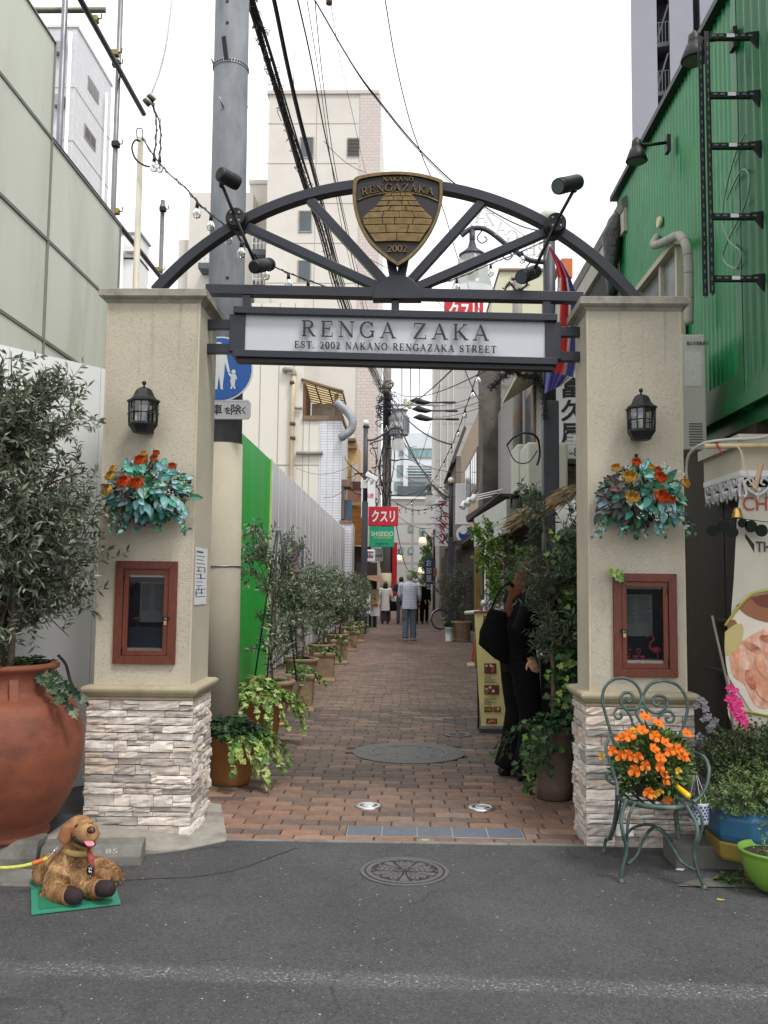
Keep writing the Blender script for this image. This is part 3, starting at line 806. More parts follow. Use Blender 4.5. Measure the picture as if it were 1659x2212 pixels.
def pillar(side,x0,x1,ztop,label,case,zb,yb=5.735):
 rng=random.Random(5+side)
 yf=5.145
 t=thing('gate_pillar',label,'pillar',((x0+x1)/2,5.44,0),'pillars of the lane gate')
 cx0,cz0,cx1,cz1=case
 mb=MB()
 zt,zl=ztop-0.075,0.80
 P_=lambda x,z:V(x,yf,z)
 xs=[x0,cx0,cx1,x1];zs=[zl,cz0,cz1,zt]
 for i in range(3):
  for j in range(3):
   if i==1 and j==1:continue
   mb.poly([P_(xs[i],zs[j]),P_(xs[i+1],zs[j]),P_(xs[i+1],zs[j+1]),P_(xs[i],zs[j+1])])
 mb.poly([V(x0,yb,zl),V(x0,yf,zl),V(x0,yf,zt),V(x0,yb,zt)]);mb.poly([V(x1,yf,zl),V(x1,yb,zl),V(x1,yb,zt),V(x1,yf,zt)])
 mb.poly([V(x1,yb,zl),V(x0,yb,zl),V(x0,yb,zt),V(x1,yb,zt)])
 d=0.13
 mb.poly([V(cx0,yf,cz0),V(cx1,yf,cz0),V(cx1,yf+d,cz0),V(cx0,yf+d,cz0)]);mb.poly([V(cx0,yf,cz1),V(cx0,yf+d,cz1),V(cx1,yf+d,cz1),V(cx1,yf,cz1)])
 mb.poly([V(cx0,yf,cz0),V(cx0,yf+d,cz0),V(cx0,yf+d,cz1),V(cx0,yf,cz1)]);mb.poly([V(cx1,yf,cz0),V(cx1,yf,cz1),V(cx1,yf+d,cz1),V(cx1,yf+d,cz0)])
 mb.poly([V(cx0,yf+d,cz0),V(cx1,yf+d,cz0),V(cx1,yf+d,cz1),V(cx0,yf+d,cz1)])
 mb.build('shaft',M_PLAST,t)
 for xx in(x0,x1):
  mb=MB();s=1 if xx==x1 else-1
  mb.box(xx-s*0.009,xx+s*0.0025,yf-0.0025,yf+0.009,zl+.05,zt);mb.build('corner_bead',M_PLASTE,t)
 mb=MB();o=0.045
 for(e,z)in((0.002,zt),(0.016,zt+0.018),(0.03,zt+0.024),(o,zt+0.034),(o,zt+0.074),(o-0.012,zt+0.08)):
  for(px,py)in((x0-e,yf-e),(x1+e,yf-e),(x1+e,yb+e),(x0-e,yb+e)):mb.v.append((px,py,z))
 for r in range(5):
  for i in range(4):
   j=(i+1)%4;mb.face((r*4+i,r*4+j,r*4+4+j,r*4+4+i))
 mb.face((20,21,22,23));mb.build('cap',M_CAP,t)
 mb=MB();prof=[(0.028,0.775),(0.03,0.786),(0.02,0.79),(0.036,0.80),(0.056,0.822),(0.060,0.836),(0.056,0.848),(0.04,0.856),(0.015,0.858),(0.0,0.862)]
 for(e,z)in prof:
  for(px,py)in((x0-e,yf-e),(x1+e,yf-e),(x1+e,yb+e),(x0-e,yb+e)):mb.v.append((px,py,z))
 for r in range(len(prof)-1):
  for i in range(4):
   j=(i+1)%4;mb.face((r*4+i,r*4+j,r*4+4+j,r*4+4+i))
 mb.face((3,2,1,0));mb.build('moulding',M_MOULD,t,bevel=0.003)
 bx0,bx1,by0,by1=x0-0.012,x1+0.012,yf-0.008,yb+0.008
 mb=MB();mb.box(bx0,bx1,by0,by1,-0.02,0.775);mb.build('core',mat('mortar_core',H(96,86,80),0.95,var=0.2),t)
 cladding(rng,V(bx0-0.018,by0,zb),V(1,0,0),V(0,-1,0),bx1-bx0+0.036,0.775-zb,t)
 cladding(rng,V(bx1,by0,zb),V(0,1,0),V(1,0,0),by1-by0,0.775-zb,t)
 cladding(rng,V(bx0,by1,zb),V(0,-1,0),V(-1,0,0),by1-by0,0.775-zb,t)
 return t
pillar(0,-1.79,-1.235,3.19,'stone-clad plaster pillar beside the huge terracotta urn',(-1.635,1.07,-1.375,1.48),0.01,5.61)
pillar(1,1.062,1.612,3.15,'stone-clad plaster pillar behind the wrought iron chair',(1.25,1.035,1.505,1.445),-0.01,5.50)
# -- notice cases in the pillars
M_CASEIN=mat('dark_case_lining',H(24,26,34),0.8,var=0.2)
M_PAPER=mat('printed_paper',H(150,146,136),0.8,var=0.05)
M_INK=mat('grey_print',H(84,82,82),0.8,var=0.1)
M_PINK=mat('flamingo_pink',H(188,62,78),0.5,var=0.15,vs=30)
def flamingo(base,h,parent_name,label,flip=1):
 t=thing(parent_name,label,'figurine',base)
 b=Vector(base);f=flip
 mb=MB();mb.ball(b+V(0,0,0.5*h),0.13*h,10,8,(1.35,0.8,0.85));mb.tube(smooth_pts([b+V(-.12*f*h,0,.5*h),b+V(-.2*f*h,0,.56*h),b+V(-.19*f*h,0,.72*h),b+V(-.1*f*h,0,.8*h),b+V(-.11*f*h,0,.92*h),b+V(-.17*f*h,0,.96*h)],4),[.045*h]*6+[.034*h]*15,7)
 mb.ball(b+V(-.19*f*h,0,.955*h),.05*h,8,6);mb.build('body',M_PINK,t)
 mb=MB();mb.tube([b+V(-.22*f*h,0,.95*h),b+V(-.29*f*h,0,.93*h),b+V(-.31*f*h,0,.87*h)],[.025*h,.022*h,.006*h],6);mb.build('beak',mat('beak_yellow',H(196,160,90),.5),t)
 for s_ in(-1,1):
  mb=MB();mb.tube([b+V(.02*h+s_*.03*h,s_*.03*h,.42*h),b+V(.05*h+s_*.02*h,s_*.03*h,.2*h),b+V(s_*.03*h,s_*.03*h,0)],.012*h,5);mb.build('leg',M_PINK,t)
def notice_case(x0,z0,x1,z1,side,label):
 yf=5.145;w=0.05
 t=thing('notice_case',label,'notice case',((x0+x1)/2,yf,z0),'wooden notice cases let into the pillars')
 def fr(name,a0,b0,a1,b1,w,y0,y1,par):
  o=[(a0,b0),(a1,b0),(a1,b1),(a0,b1)];i=[(a0+w,b0+w),(a1-w,b0+w),(a1-w,b1-w),(a0+w,b1-w)]
  for k in range(4):
   j=(k+1)%4;mb=MB();g=0.0006
   mb.prism([V(o[k][0],y1,o[k][1]),V(i[k][0],y1,i[k][1]),V(i[j][0],y1,i[j][1]),V(o[j][0],y1,o[j][1])],V(0,y0-y1,0))
   mb.build(name,M_WOOD,par,bevel=0.002)
 fr('frame_rail',x0,z0,x1,z1,0.046,yf-0.024,yf+0.02,t)
 dr_x0,dr_x1,dz0,dz1=x0+0.0485,x1-0.0485,z0+0.0485,z1-0.0485
 fr('door_rail',dr_x0,dz0,dr_x1,dz1,0.028,yf-0.014,yf+0.016,t)
 gx0,gx1,gz0,gz1=dr_x0+0.027,dr_x1-0.027,dz0+0.027,dz1-0.027
 mb=MB();mb.box(gx0,gx1,yf+0.0,yf+0.003,gz0,gz1);mb.build('glass',glass_mat('case_glass',(0.72,0.75,0.78),0.02,1.0,0.5),t)
 mb=MB();mb.box(x0+.05,x1-.05,yf+0.122,yf+0.128,z0+.05,z1-.05);mb.build('back_board',M_CASEIN,t)
 mb=MB();mb.box(x0+.05,x0+.055,yf+0.022,yf+0.121,z0+.05,z1-.05);mb.box(x1-.055,x1-.05,yf+0.022,yf+0.121,z0+.05,z1-.05);mb.box(x0+.0555,x1-.0555,yf+.022,yf+.121,z0+.05,z0+.055);mb.box(x0+.0555,x1-.0555,yf+.022,yf+.121,z1-.055,z1-.05)
 mb.build('lining',M_CASEIN,t)
 zm=gz0+(gz1-gz0)*(0.36 if side==0 else 0.34)
 pw=(gx0+0.01,gx1-0.03)if side else(gx0+0.035,gx1-0.008)
 mb=MB();mb.box(pw[0],pw[1],yf+0.108,yf+0.110,zm,gz1-0.045);mb.build('notice',M_PAPER,t)
 mb=MB();rr=random.Random(side)
 for k in range(15):
  z=gz1-0.065-k*0.0105
  if z<zm+0.01:break
  for(a,b_)in((0.06,0.42),(0.52,0.95)):
   e=rr.uniform(0.0,0.14);mb.box(pw[0]+(pw[1]-pw[0])*a,pw[0]+(pw[1]-pw[0])*(b_-e),yf+0.1075,yf+0.1079,z,z+0.0032)
 mb.build('print',M_INK,t)
 hx=(dr_x1-0.006)if side==0 else(dr_x0+0.006)
 hz=(z0+z1)/2-0.035
 mb=MB();mb.box(hx-0.02,hx+0.02,yf-0.029,yf-0.0235,hz-0.007,hz+0.012);mb.tube([V(hx-.008,yf-.03,hz+.003),V(hx-.008,yf-.045,hz+.003),V(hx+.008,yf-.045,hz+.003),V(hx+.008,yf-.03,hz+.003)],.0025,6);mb.build('hasp',M_BLACK,t)
 lk=MB();lk.box(hx-0.008,hx+0.008,yf-0.05,yf-0.04,hz-0.036,hz-0.014);lo=lk.build('padlock',mat('lock_brass',H(196,164,96),.35,metal=.7),t,bevel=0.002)
 mb=MB();mb.tube([V(hx-.005,yf-.045,hz-.015),V(hx-.005,yf-.045,hz+.002),V(hx+.005,yf-.045,hz+.002),V(hx+.005,yf-.045,hz-.015)],.0018,6);mb.build('shackle',M_STEEL,lo)
 for zz in(z0+0.09,z1-0.09):
  xx=(dr_x0+0.002)if side==0 else(dr_x1-0.002)
  mb=MB();mb.tube([V(xx,yf-.018,zz-.022),V(xx,yf-.018,zz+.022)],.004,8);mb.build('hinge',M_BLACK,t)
 if side==0:
  mb=MB();mb.box(gx0-.01,gx1+.01,yf+.03,yf+.12,gz0-0.01,gz0+(gz1-gz0)*0.3)
  mb.build('stone_slab',mat('case_slate',H(52,58,66),0.6,var=0.35,vs=9),t)
  ft=thing('artificial_flower','single pink flower inside the case on the urn side pillar','flower',(gx0+.04,yf+.06,gz0+.1))
  mb=MB();mb.tube([V(gx0+.04,yf+.06,gz0+.1),V(gx0+.035,yf+.06,gz0+.17)],.003,5);mb.build('stem',mat('stem_green',H(64,82,48),.6),ft)
  mb=MB();mb.smooth=True
  for k in range(9):
   a=k*2.4;mb.ball(V(gx0+.035+.012*math.cos(a),yf+.055+.01*math.sin(a),gz0+.178+.003*(k%3)),.011,7,5,(1,1,.6))
  mb.build('bloom',M_PINK,ft)
 else:
  flamingo((gx1-.022,yf+.06,gz0-.02),0.185,'flamingo_figurine','tall pink flamingo figurine at right inside the notice case')
  flamingo((gx0+.06,yf+.05,gz0-.02),0.105,'flamingo_figurine','small pink flamingo in the middle of the case, neck curved right',-1)
  flamingo((gx0+.105,yf+.06,gz0-.02),0.10,'flamingo_figurine','small pink flamingo between its curved-neck twin and the tall one')
  flamingo((gx0+.01,yf+.05,gz0-.02),0.10,'flamingo_figurine','small pink flamingo half hidden at the left edge of the case',-1)
def rect_at(xa,ya,xb,yb,Y):
 a,b_=at(xa,ya,Y),at(xb,yb,Y);return a,b_
notice_case(-1.682,0.98,-1.322,1.573,0,'red-brown notice case under the flowers on the urn side pillar')
notice_case(1.197,0.942,1.558,1.53,1,'red-brown notice case with flamingo figurines above the iron chair')
t=thing('paper_notice','white printed notice on the inner side of the left pillar','notice',(-1.232,5.4,1.3))
a,b_=atx(415,1225,-1.2325),atx(452,1345,-1.2325)
nz0,nz1=1.32,1.66
mb=MB();mb.box(-1.2328,-1.2312,5.19,5.50,nz0,nz1);mb.build('sheet',mat('white_paper',H(222,224,226),.7,var=.03),t)
mb=MB();rr=random.Random(3)
for k in range(13):
 z=nz1-0.03-k*0.022;mb.box(-1.2309,-1.2304,5.21,5.21+rr.uniform(.14,.27),z,z+(.010 if k==0 else.0035))
mb.build('print_lines',M_INK,t)
for k,(yy,zz,cc)in enumerate(((5.27,1.53,H(96,120,150)),(5.43,1.53,H(130,90,110)),(5.33,1.49,H(60,60,70)),(5.28,1.42,H(120,150,180)),(5.36,1.40,H(90,90,100)),(5.22,1.39,H(40,70,130)))):
 mb=MB();mb.loft([(V(-1.2308,yy,zz),V(0,.014,0),V(0,0,.02)),(V(-1.2300,yy,zz),V(0,.014,0),V(0,0,.02))],14);mb.col=None
 mb.build('picture',mat('notice_picture_%d'%k,cc,.7),t)
# -- arch with sign box and emblem
YA=5.40
t=arch=thing('entrance_arch','dark blue steel arch with RENGA ZAKA sign box and bronze emblem','archway',(-0.06,YA,2.4))
pl,pm,pr_=at(350,616,YA),at(860,399,YA),at(1362,636,YA)
def circle3(a,b,c):
 ax,ay,bx,by,cx,cy=a.x,a.z,b.x,b.z,c.x,c.z
 d=2*(ax*(by-cy)+bx*(cy-ay)+cx*(ay-by))
 ux=((ax*ax+ay*ay)*(by-cy)+(bx*bx+by*by)*(cy-ay)+(cx*cx+cy*cy)*(ay-by))/d
 uy=((ax*ax+ay*ay)*(cx-bx)+(bx*bx+by*by)*(ax-cx)+(cx*cx+cy*cy)*(bx-ax))/d
 return ux,uy,math.hypot(ax-ux,ay-uy)
ux,uy,R_=circle3(pl,pm,pr_)
a0=math.atan2(pl.z-uy,pl.x-ux);a1=math.atan2(pr_.z-uy,pr_.x-ux)
mb=MB();n=48;hw,hd=0.031,0.04
for i in range(n+1):
 a=a0+0.03+(a1-a0-0.06)*i/n
 for(r,yy)in((R_-hw,-hd),(R_+hw,-hd),(R_+hw,hd),(R_-hw,hd)):mb.v.append((ux+r*math.cos(a),YA+yy,uy+r*math.sin(a)))
for i in range(n):
 for k in range(4):
  j=(k+1)%4;mb.face((4*i+k,4*i+j,4*i+4+j,4*i+4+k))
mb.build('arch_bar',M_IRON,t,bevel=0.004)
hubc=at(858,640,YA)
hubL,hubR=at(515,483,YA),at(1196,494,YA)
def arch_pt(x):
 dx=x-ux;return V(x,YA,uy+math.sqrt(R_*R_-dx*dx))
sp=[(at(1048,440,YA).x),(at(662,432,YA).x)]
for k,q in enumerate((hubL,arch_pt(sp[1]),arch_pt(hubc.x-0.13),arch_pt(hubc.x+0.13),arch_pt(sp[0]),hubR)):
 mb=MB();d=(q-hubc).normalized();mb.bar(hubc+d*0.06+V(0,.001*k,0),q-d*0.03+V(0,.001*k,0),0.054,0.064,V(0,-1,0));mb.build('spoke',M_IRON,t,bevel=0.003)
mb=MB();pts=[hubc+V(0.152*math.cos(math.pi*i/24),-0.052,0.152*math.sin(math.pi*i/24)-0.03)for i in range(25)]
mb.prism(list(reversed(pts)),V(0,0.10,0));mb.build('hub_plate',M_IRON,t,bevel=0.003)
bl,br=at(436,627,YA),at(1262,644,YA)
mb=MB();mb.bar(V(-1.26,YA+.004,bl.z),V(1.09,YA+.004,br.z),0.075,0.062);mb.build('cross_beam',M_IRON,t,bevel=0.003)
YS=YA-0.07
c00,c11=at(506,669,YS),at(1203,783,YS)
sx0,sx1=c00.x,c11.x
szT,szB=(at(506,664,YS).z+at(1203,681,YS).z)/2,(at(506,772,YS).z+at(1203,790,YS).z)/2
tiltz=(at(1203,681,YS).z-at(506,664,YS).z)/(sx1-sx0)
def sz(x,z):return z+(x-(sx0+sx1)/2)*tiltz
for x in(at(534,650,YA).x,at(854,650,YA).x,at(1180,650,YA).x):
 mb=MB();zt_=bl.z+(br.z-bl.z)*(x+1.26)/2.35-0.03;mb.box(x-0.024,x+0.024,YA-0.025,YA+0.03,sz(x,szT)-0.002,zt_+0.001);mb.build('hanger',M_IRON,t,bevel=0.002)
sgn=MB()
sgn.prism([V(sx0+.03,YS+.02,sz(sx0,szB+.03)),V(sx1-.03,YS+.02,sz(sx1,szB+.03)),V(sx1-.03,YS+.02,sz(sx1,szT-.03)),V(sx0+.03,YS+.02,sz(sx0,szT-.03))],V(0,.1,0))
sb=sgn.build('sign_box',M_IRON,t)
fw=0.042
for(xa,za,xb,zb)in((sx0,szT-fw/2,sx1,szT-fw/2),(sx0,szB+fw/2,sx1,szB+fw/2)):
 mb=MB();mb.bar(V(xa,YS+.02,sz(xa,za)),V(xb,YS+.02,sz(xb,zb)),0.10,fw);mb.build('frame_rail',M_IRON,sb,bevel=0.002)
for xa in(sx0+fw/2,sx1-fw/2):
 mb=MB();mb.bar(V(xa,YS+.02,sz(xa,szB+fw-.001)),V(xa,YS+.02,sz(xa,szT-fw+.001)),fw,0.098);mb.build('frame_rail',M_IRON,sb,bevel=0.002)
mb=MB();mb.bar(V(sx0+.02,YS+.03,sz(sx0,szB-.014)),V(sx1-.02,YS+.03,sz(sx1,szB-.014)),0.07,0.026);mb.build('lamp_trough',M_BLACK,sb)
M_SIGNW=mat('opal_sign_panel',H(196,199,204),0.45,var=0.05,vs=3)
mb=MB();mb.prism([V(sx0+.035,YS+.012,sz(sx0,szB+.035)),V(sx1-.035,YS+.012,sz(sx1,szB+.035)),V(sx1-.035,YS+.012,sz(sx1,szT-.035)),V(sx0+.035,YS+.012,sz(sx0,szT-.035))],V(0,.006,0));mb.build('panel',M_SIGNW,sb)
M_LET=mat('dark_bronze_lettering',H(40,38,39),0.45,metal=0.2,var=0.15,vs=40)
rt=V(1,0,tiltz).normalized();upv=V(0,0,1)
p1,p2=at(650,726,YS-.012),at(1056,737,YS-.012)
roman('RENGA ZAKA',(p1+p2)/2,0.098,0.012,gap=0.26,width=(p2-p1).x,right=rt,up=upv,parent=sb,m=M_LET)
p1,p2=at(636,753,YS-.012),at(1072,762,YS-.012)
roman('EST. 2002 NAKANO RENGAZAKA STREET',(p1+p2)/2,0.043,0.010,gap=0.2,width=(p2-p1).x,right=rt,up=upv,parent=sb,m=M_LET)
for(px0,px1,ys_)in((440,507,(705,757)),(1202,1262,(721,774))):
 for yy in ys_:
  a,b_=at(px0,yy,YA),at(px1,yy,YA);z=(a.z+b_.z)/2
  x_a,x_b=(-1.24,sx0+.002)if px0<800 else(sx1-.002,1.066)
  mb=MB();mb.box(x_a,x_b,YA-.055,YA-.005,z-.029,z+.029);mb.build('side_bracket',M_IRON,t,bevel=0.002)
YE=YA-0.11
def E(x,y,dy=0.0):return at(x,y,YE-dy)
out=smooth_pts([(764,392,0),(763,432,0),(773,478,0),(797,522,0),(830,553,0),(859,574,0)],5)[:-1]+smooth_pts([(859,574,0),(890,553,0),(922,516,0),(945,472,0),(955,430,0),(956,394,0)],5)[:-1]+smooth_pts([(956,394,0),(950,387,0),(910,376,0),(862,371,0),(812,374,0),(772,382,0),(764,392,0)],4)[:-1]
ec=V(860,455,0)
mb=MB();mb.prism([E(p.x,p.y)for p in out],V(0,0.03,0));em=mb.build('emblem',M_DBROWN,t)
mb=MB();b=0;n=len(out)
for p in out:
 q=p+(ec-p)*0.065
 for(pp,dy)in((p+(p-ec)*0.012,-0.03),(p+(p-ec)*0.012,0.010),(p,0.014),(q,0.014),(q,-0.004)):mb.v.append(tuple(E(pp.x,pp.y,dy)))
for i in range(n):
 for k in range(4):mb.face((5*i+k,5*((i+1)%n)+k,5*((i+1)%n)+k+1,5*i+k+1))
mb.build('bronze_rim',M_BRONZE,em)
mb=MB();arcp=[(771,434),(800,423),(830,417.5),(862,415.5),(893,418.5),(922,425),(950,437)]
mb.tube(smooth_pts([E(x,y,.003)for x,y in arcp],4),.0055,6);mb.build('bronze_band',M_BRONZE,em)
rows=[(1255,1275,845,1000,4),(1275,1305,820,1022,3),(1305,1338,803,1042,4),(1338,1372,775,1068,3),(1372,1415,726,1100,4),(1415,1457,688,1146,4),(1457,1511,697,1134,3),(1511,1566,735,1096,2)]
rr=random.Random(8)
for ri,(ya,yb,xa,xb,k)in enumerate(rows):
 nx=rows[ri+1]if ri+1<len(rows)else(0,0,xa+36,xb-36,0)
 cuts=[0.0]+[((i+1)/k)+rr.uniform(-.05,.05)+(0.0 if ri%2 else 0.03)for i in range(k-1)]+[1.0]
 for i in range(k):
  mb=MB();g=0.55;pts=[]
  for(u,top,e)in((cuts[i],0,1),(cuts[i+1],0,-1),(cuts[i+1],1,-1),(cuts[i],1,1)):
   xl,xr=(xa,xb)if top else(min(xa,nx[2])if ri<5 else nx[2],max(xb,nx[3])if ri<5 else nx[3])
   x=553+(xl+(xr-xl)*u)/3.0+e*g;y_=(ya if top else yb)/3.0+(g if top else-g)
   y_+=4.0*((u-0.5)**2)*(1.0 if ri>2 else.3)*2
   pts.append(E(x,y_,.002))
  mb.prism(pts,V(0,-0.012,0));mb.build('stone',M_BRONZE,em,bevel=0.0022)
pE=E(860,392,.002)
roman('NAKANO',pE,0.025,0.009,gap=.14,width=(E(893,392)-E(827,392)).x,parent=em,m=M_BRONZE)
pE=E(859,413,.002)
def cv(u):return(-(u/0.2)**2*0.026,-u*0.026*2/0.04*0.55)
roman('RENGAZAKA',pE,0.045,0.009,gap=.07,width=(E(936,410)-E(781,410)).x,curve=cv,parent=em,m=M_BRONZE)
pE=E(858,545,.002)
roman('2002',pE,0.042,0.009,gap=.05,width=(E(880,545)-E(837,545)).x,parent=em,m=M_BRONZE)
for hb in(hubL,hubR):
 mb=MB();mb.tube([hb+V(0,.05,0),hb+V(0,-.10,0),hb+V(0,-.112,0)],[.062,.062,.055],28);h=mb.build('hub_disc',M_BLACK,t)
 mb=MB();mb.tube([hb+V(0,-.03,0),hb+V(0,-.06,0)],.068,28);mb.build('collar',M_BLACK,h)
 for k in range(4):
  a=math.pi/4+k*math.pi/2;p=hb+V(.035*math.cos(a),-.112,.035*math.sin(a));mb=MB();mb.tube([p,p+V(0,-.006,0)],.007,6);mb.build('bolt',M_GALV,h)
def spotlight(hub,elbow,la,lb,r,label):
 t=thing('spotlight',label,'spotlight',hub,'spotlights on the arch')
 mb=MB();mb.tube([hub+V(0,-.115,0),hub+V(0,-.13,0),elbow],.0105,8);mb.build('arm',M_BLACK,t)
 d=(lb-la).normalized()
 mb=MB();mb.tube([la,la+d*.008,la+d*.02,lb-d*.01,lb],[r*.8,r*.96,r,r,r*.97],20);h=mb.build('housing',M_BLACK,t)
 mb=MB();mb.tube([lb-d*.001,lb+d*.002],r*.85,20);mb.build('lens',M_DARKGLASS,h)
 for k in range(3):
  q=lb-d*(.02+k*.016);mb=MB();mb.tube([q,q+d*.004],r*1.03,20);mb.build('ridge',M_BLACK,h)
 mb=MB();mb.obox(elbow,(.014,.014,.02));mb.build('joint',M_BLACK,t,bevel=.004)
spotlight(hubL,at(479,398,YA-.2),at(473,374,YA-.28),at(513,396,YA-.18),.046,'black spotlight raised above the left hub of the arch')
spotlight(hubL,at(551,568,YA-.05),at(548,577,YA-.1),at(583,571,YA+.12),.042,'black spotlight hanging below the left hub of the arch')
spotlight(hubR,at(1241,408,YA-.2),at(1249,393,YA-.15),at(1205,403,YA-.30),.048,'black spotlight raised above the right hub of the arch')
spotlight(hubR,at(1152,588,YA-.05),at(1158,586,YA+.05),at(1126,599,YA-.12),.043,'black spotlight hanging below the right hub of the arch')
# -- lanterns
def lantern(px,pyb,pyt,rot,label):
 Y0=5.02
 c=at(px,pyb,Y0);top=at(px,pyt,Y0).z;Hh=top-c.z
 t=thing('wall_lantern',label,'lantern',(c.x,Y0,c.z),'lanterns on the pillars')
 k=Hh/0.30
 def hexr(r,z):return[V(c.x+r*k*math.cos(rot+math.pi/3*i),Y0+r*k*math.sin(rot+math.pi/3*i),c.z+z*k)for i in range(6)]
 def hexloft(secs,m,name,par,caps=True):
  mb=MB();b=0
  for r,z in secs:mb.v.extend(tuple(p)for p in hexr(r,z))
  for j in range(len(secs)-1):
   for i in range(6):mb.face((j*6+i,j*6+(i+1)%6,j*6+6+(i+1)%6,j*6+6+i))
  if caps:mb.face(tuple(range(5,-1,-1)));mb.face(tuple(len(secs)*6-6+i for i in range(6)))
  return mb.build(name,m,par)
 hexloft([(.045,0),(.055,.004),(.058,.012),(.066,.024),(.078,.04),(.082,.046),(.082,.058),(.076,.06)],M_BLACK,'base',t)
 hexloft([(.084,.172),(.092,.178),(.092,.186),(.084,.19),(.072,.196),(.058,.212),(.05,.232),(.042,.248),(.03,.256),(.012,.262)],M_BLACK,'roof',t)
 mb=MB();mb.tube([V(c.x,Y0,c.z+.258*k),V(c.x,Y0,c.z+.276*k)],.006*k,8);mb.ball(V(c.x,Y0,c.z+.286*k),.0125*k,12,8);mb.build('finial',M_BLACK,t)
 lo,hi=hexr(.076,.06),hexr(.080,.173)
 for i in range(6):
  mb=MB();mb.tube([lo[i],hi[i]],.0055*k,6);mb.build('corner_bar',M_BLACK,t)
  j=(i+1)%6
  mb=MB();mb.poly([lo[i].lerp(lo[j],.06),lo[j].lerp(lo[i],.06),hi[j].lerp(hi[i],.06),hi[i].lerp(hi[j],.06)]);mb.build('pane',glass_mat('lantern_glass',(.8,.82,.82),.15,.9),t)
  mb=MB();a,b_=(lo[i]+lo[j])/2,(hi[i]+hi[j])/2;o=(a-V(c.x,Y0,a.z)).normalized()*.003
  mb.tube([a+o,b_+o],.0028*k,5);mb.tube([lo[i].lerp(hi[i],.45)+o,lo[j].lerp(hi[j],.45)+o],.0035*k,5);mb.build('glazing_bar',M_BLACK,t)
 for u in(0,3):
  p=lo[u].lerp(hi[u],.45);o=(p-V(c.x,Y0,p.z)).normalized();mb=MB();mb.tube([p,p+o*.012],.003,5);mb.build('stud',M_BLACK,t)
 mb=MB();mb.lathe([(.006,.06),(.008,.1),(.02,.12),(.022,.135),(.014,.15),(.004,.156)],V(c.x,Y0,c.z),12);mb.build('bulb',mat('frosted_bulb',H(190,188,180),.4),t)
 mb=MB();mb.box(c.x-.03,c.x+.03,5.13,5.146,c.z+.02,c.z+.16);mb.tube(smooth_pts([V(c.x,5.135,c.z+.12),V(c.x,5.12,c.z+.09),V(c.x,5.08,c.z+.04),V(c.x,5.05,c.z+.03)],4),.011,8);mb.build('wall_arm',M_BLACK,t)
lantern(308,936,822,0.12,'black hexagonal lantern on the pillar beside the olive tree')
lantern(1386,951,838,0.45,'black hexagonal lantern on the pillar above the iron chair')
# -- plants: shared builders
OLIVE=[H(92,106,84),H(112,124,100),H(74,88,68),H(134,144,122),H(62,74,58),H(152,160,142)]
IVYG=[H(52,84,44),H(66,100,52),H(40,66,40),H(84,118,62)]
IVYY=[H(132,160,78),H(166,186,104),H(104,140,66),H(188,198,136),H(84,124,58)]
IVYD=[H(36,60,38),H(46,72,44),H(58,88,50),H(30,48,32)]
def rdir(rng,up=0.3):
 while True:
  v=V(rng.uniform(-1,1),rng.uniform(-1,1),rng.uniform(-1,1))
  if 0.05<v.length<1:break
 v.normalize();v.z+=up
 return v.normalized()
def twig(rng,wood,fol,p,d,L,nl,leafL,leafW,cols,kind_,wr=0.0022,pair=True):
 d=d.normalized();pts=[p]
 q=p.copy();dd=d.copy()
 for k in range(3):
  dd=(dd+rdir(rng,0.1)*0.22).normalized();q=q+dd*(L/3);pts.append(q.copy())
 if wood is not None:wood.tube(pts,[wr,wr*.9,wr*.7,wr*.4],3,False)
 for i in range(nl):
  t_=(i+0.4)/nl;k=min(2,int(t_*3));f=t_*3-k
  b=pts[k].lerp(pts[k+1],f);ax=(pts[k+1]-pts[k]).normalized()
  for s_ in((-1,1)if pair else(1,)):
   sd=rdir(rng,0.15);sd=(sd-ax*sd.dot(ax)).normalized()*s_
   ld=(ax*rng.uniform(0.35,0.9)+sd).normalized()
   c=rng.choice(cols);kk=rng.uniform(0.8,1.2);fol.col=(c[0]*kk,c[1]*kk,c[2]*kk)
   fol.leaf(b,ld,rdir(rng,0.8),leafL*rng.uniform(.7,1.15),leafW*rng.uniform(.8,1.15),kind_)
def env_r(env,z):
 for(z0,r0),(z1,r1)in zip(env,env[1:]):
  if z0<=z<=z1:return r0+(r1-r0)*(z-z0)/(z1-z0)
 return 0.02
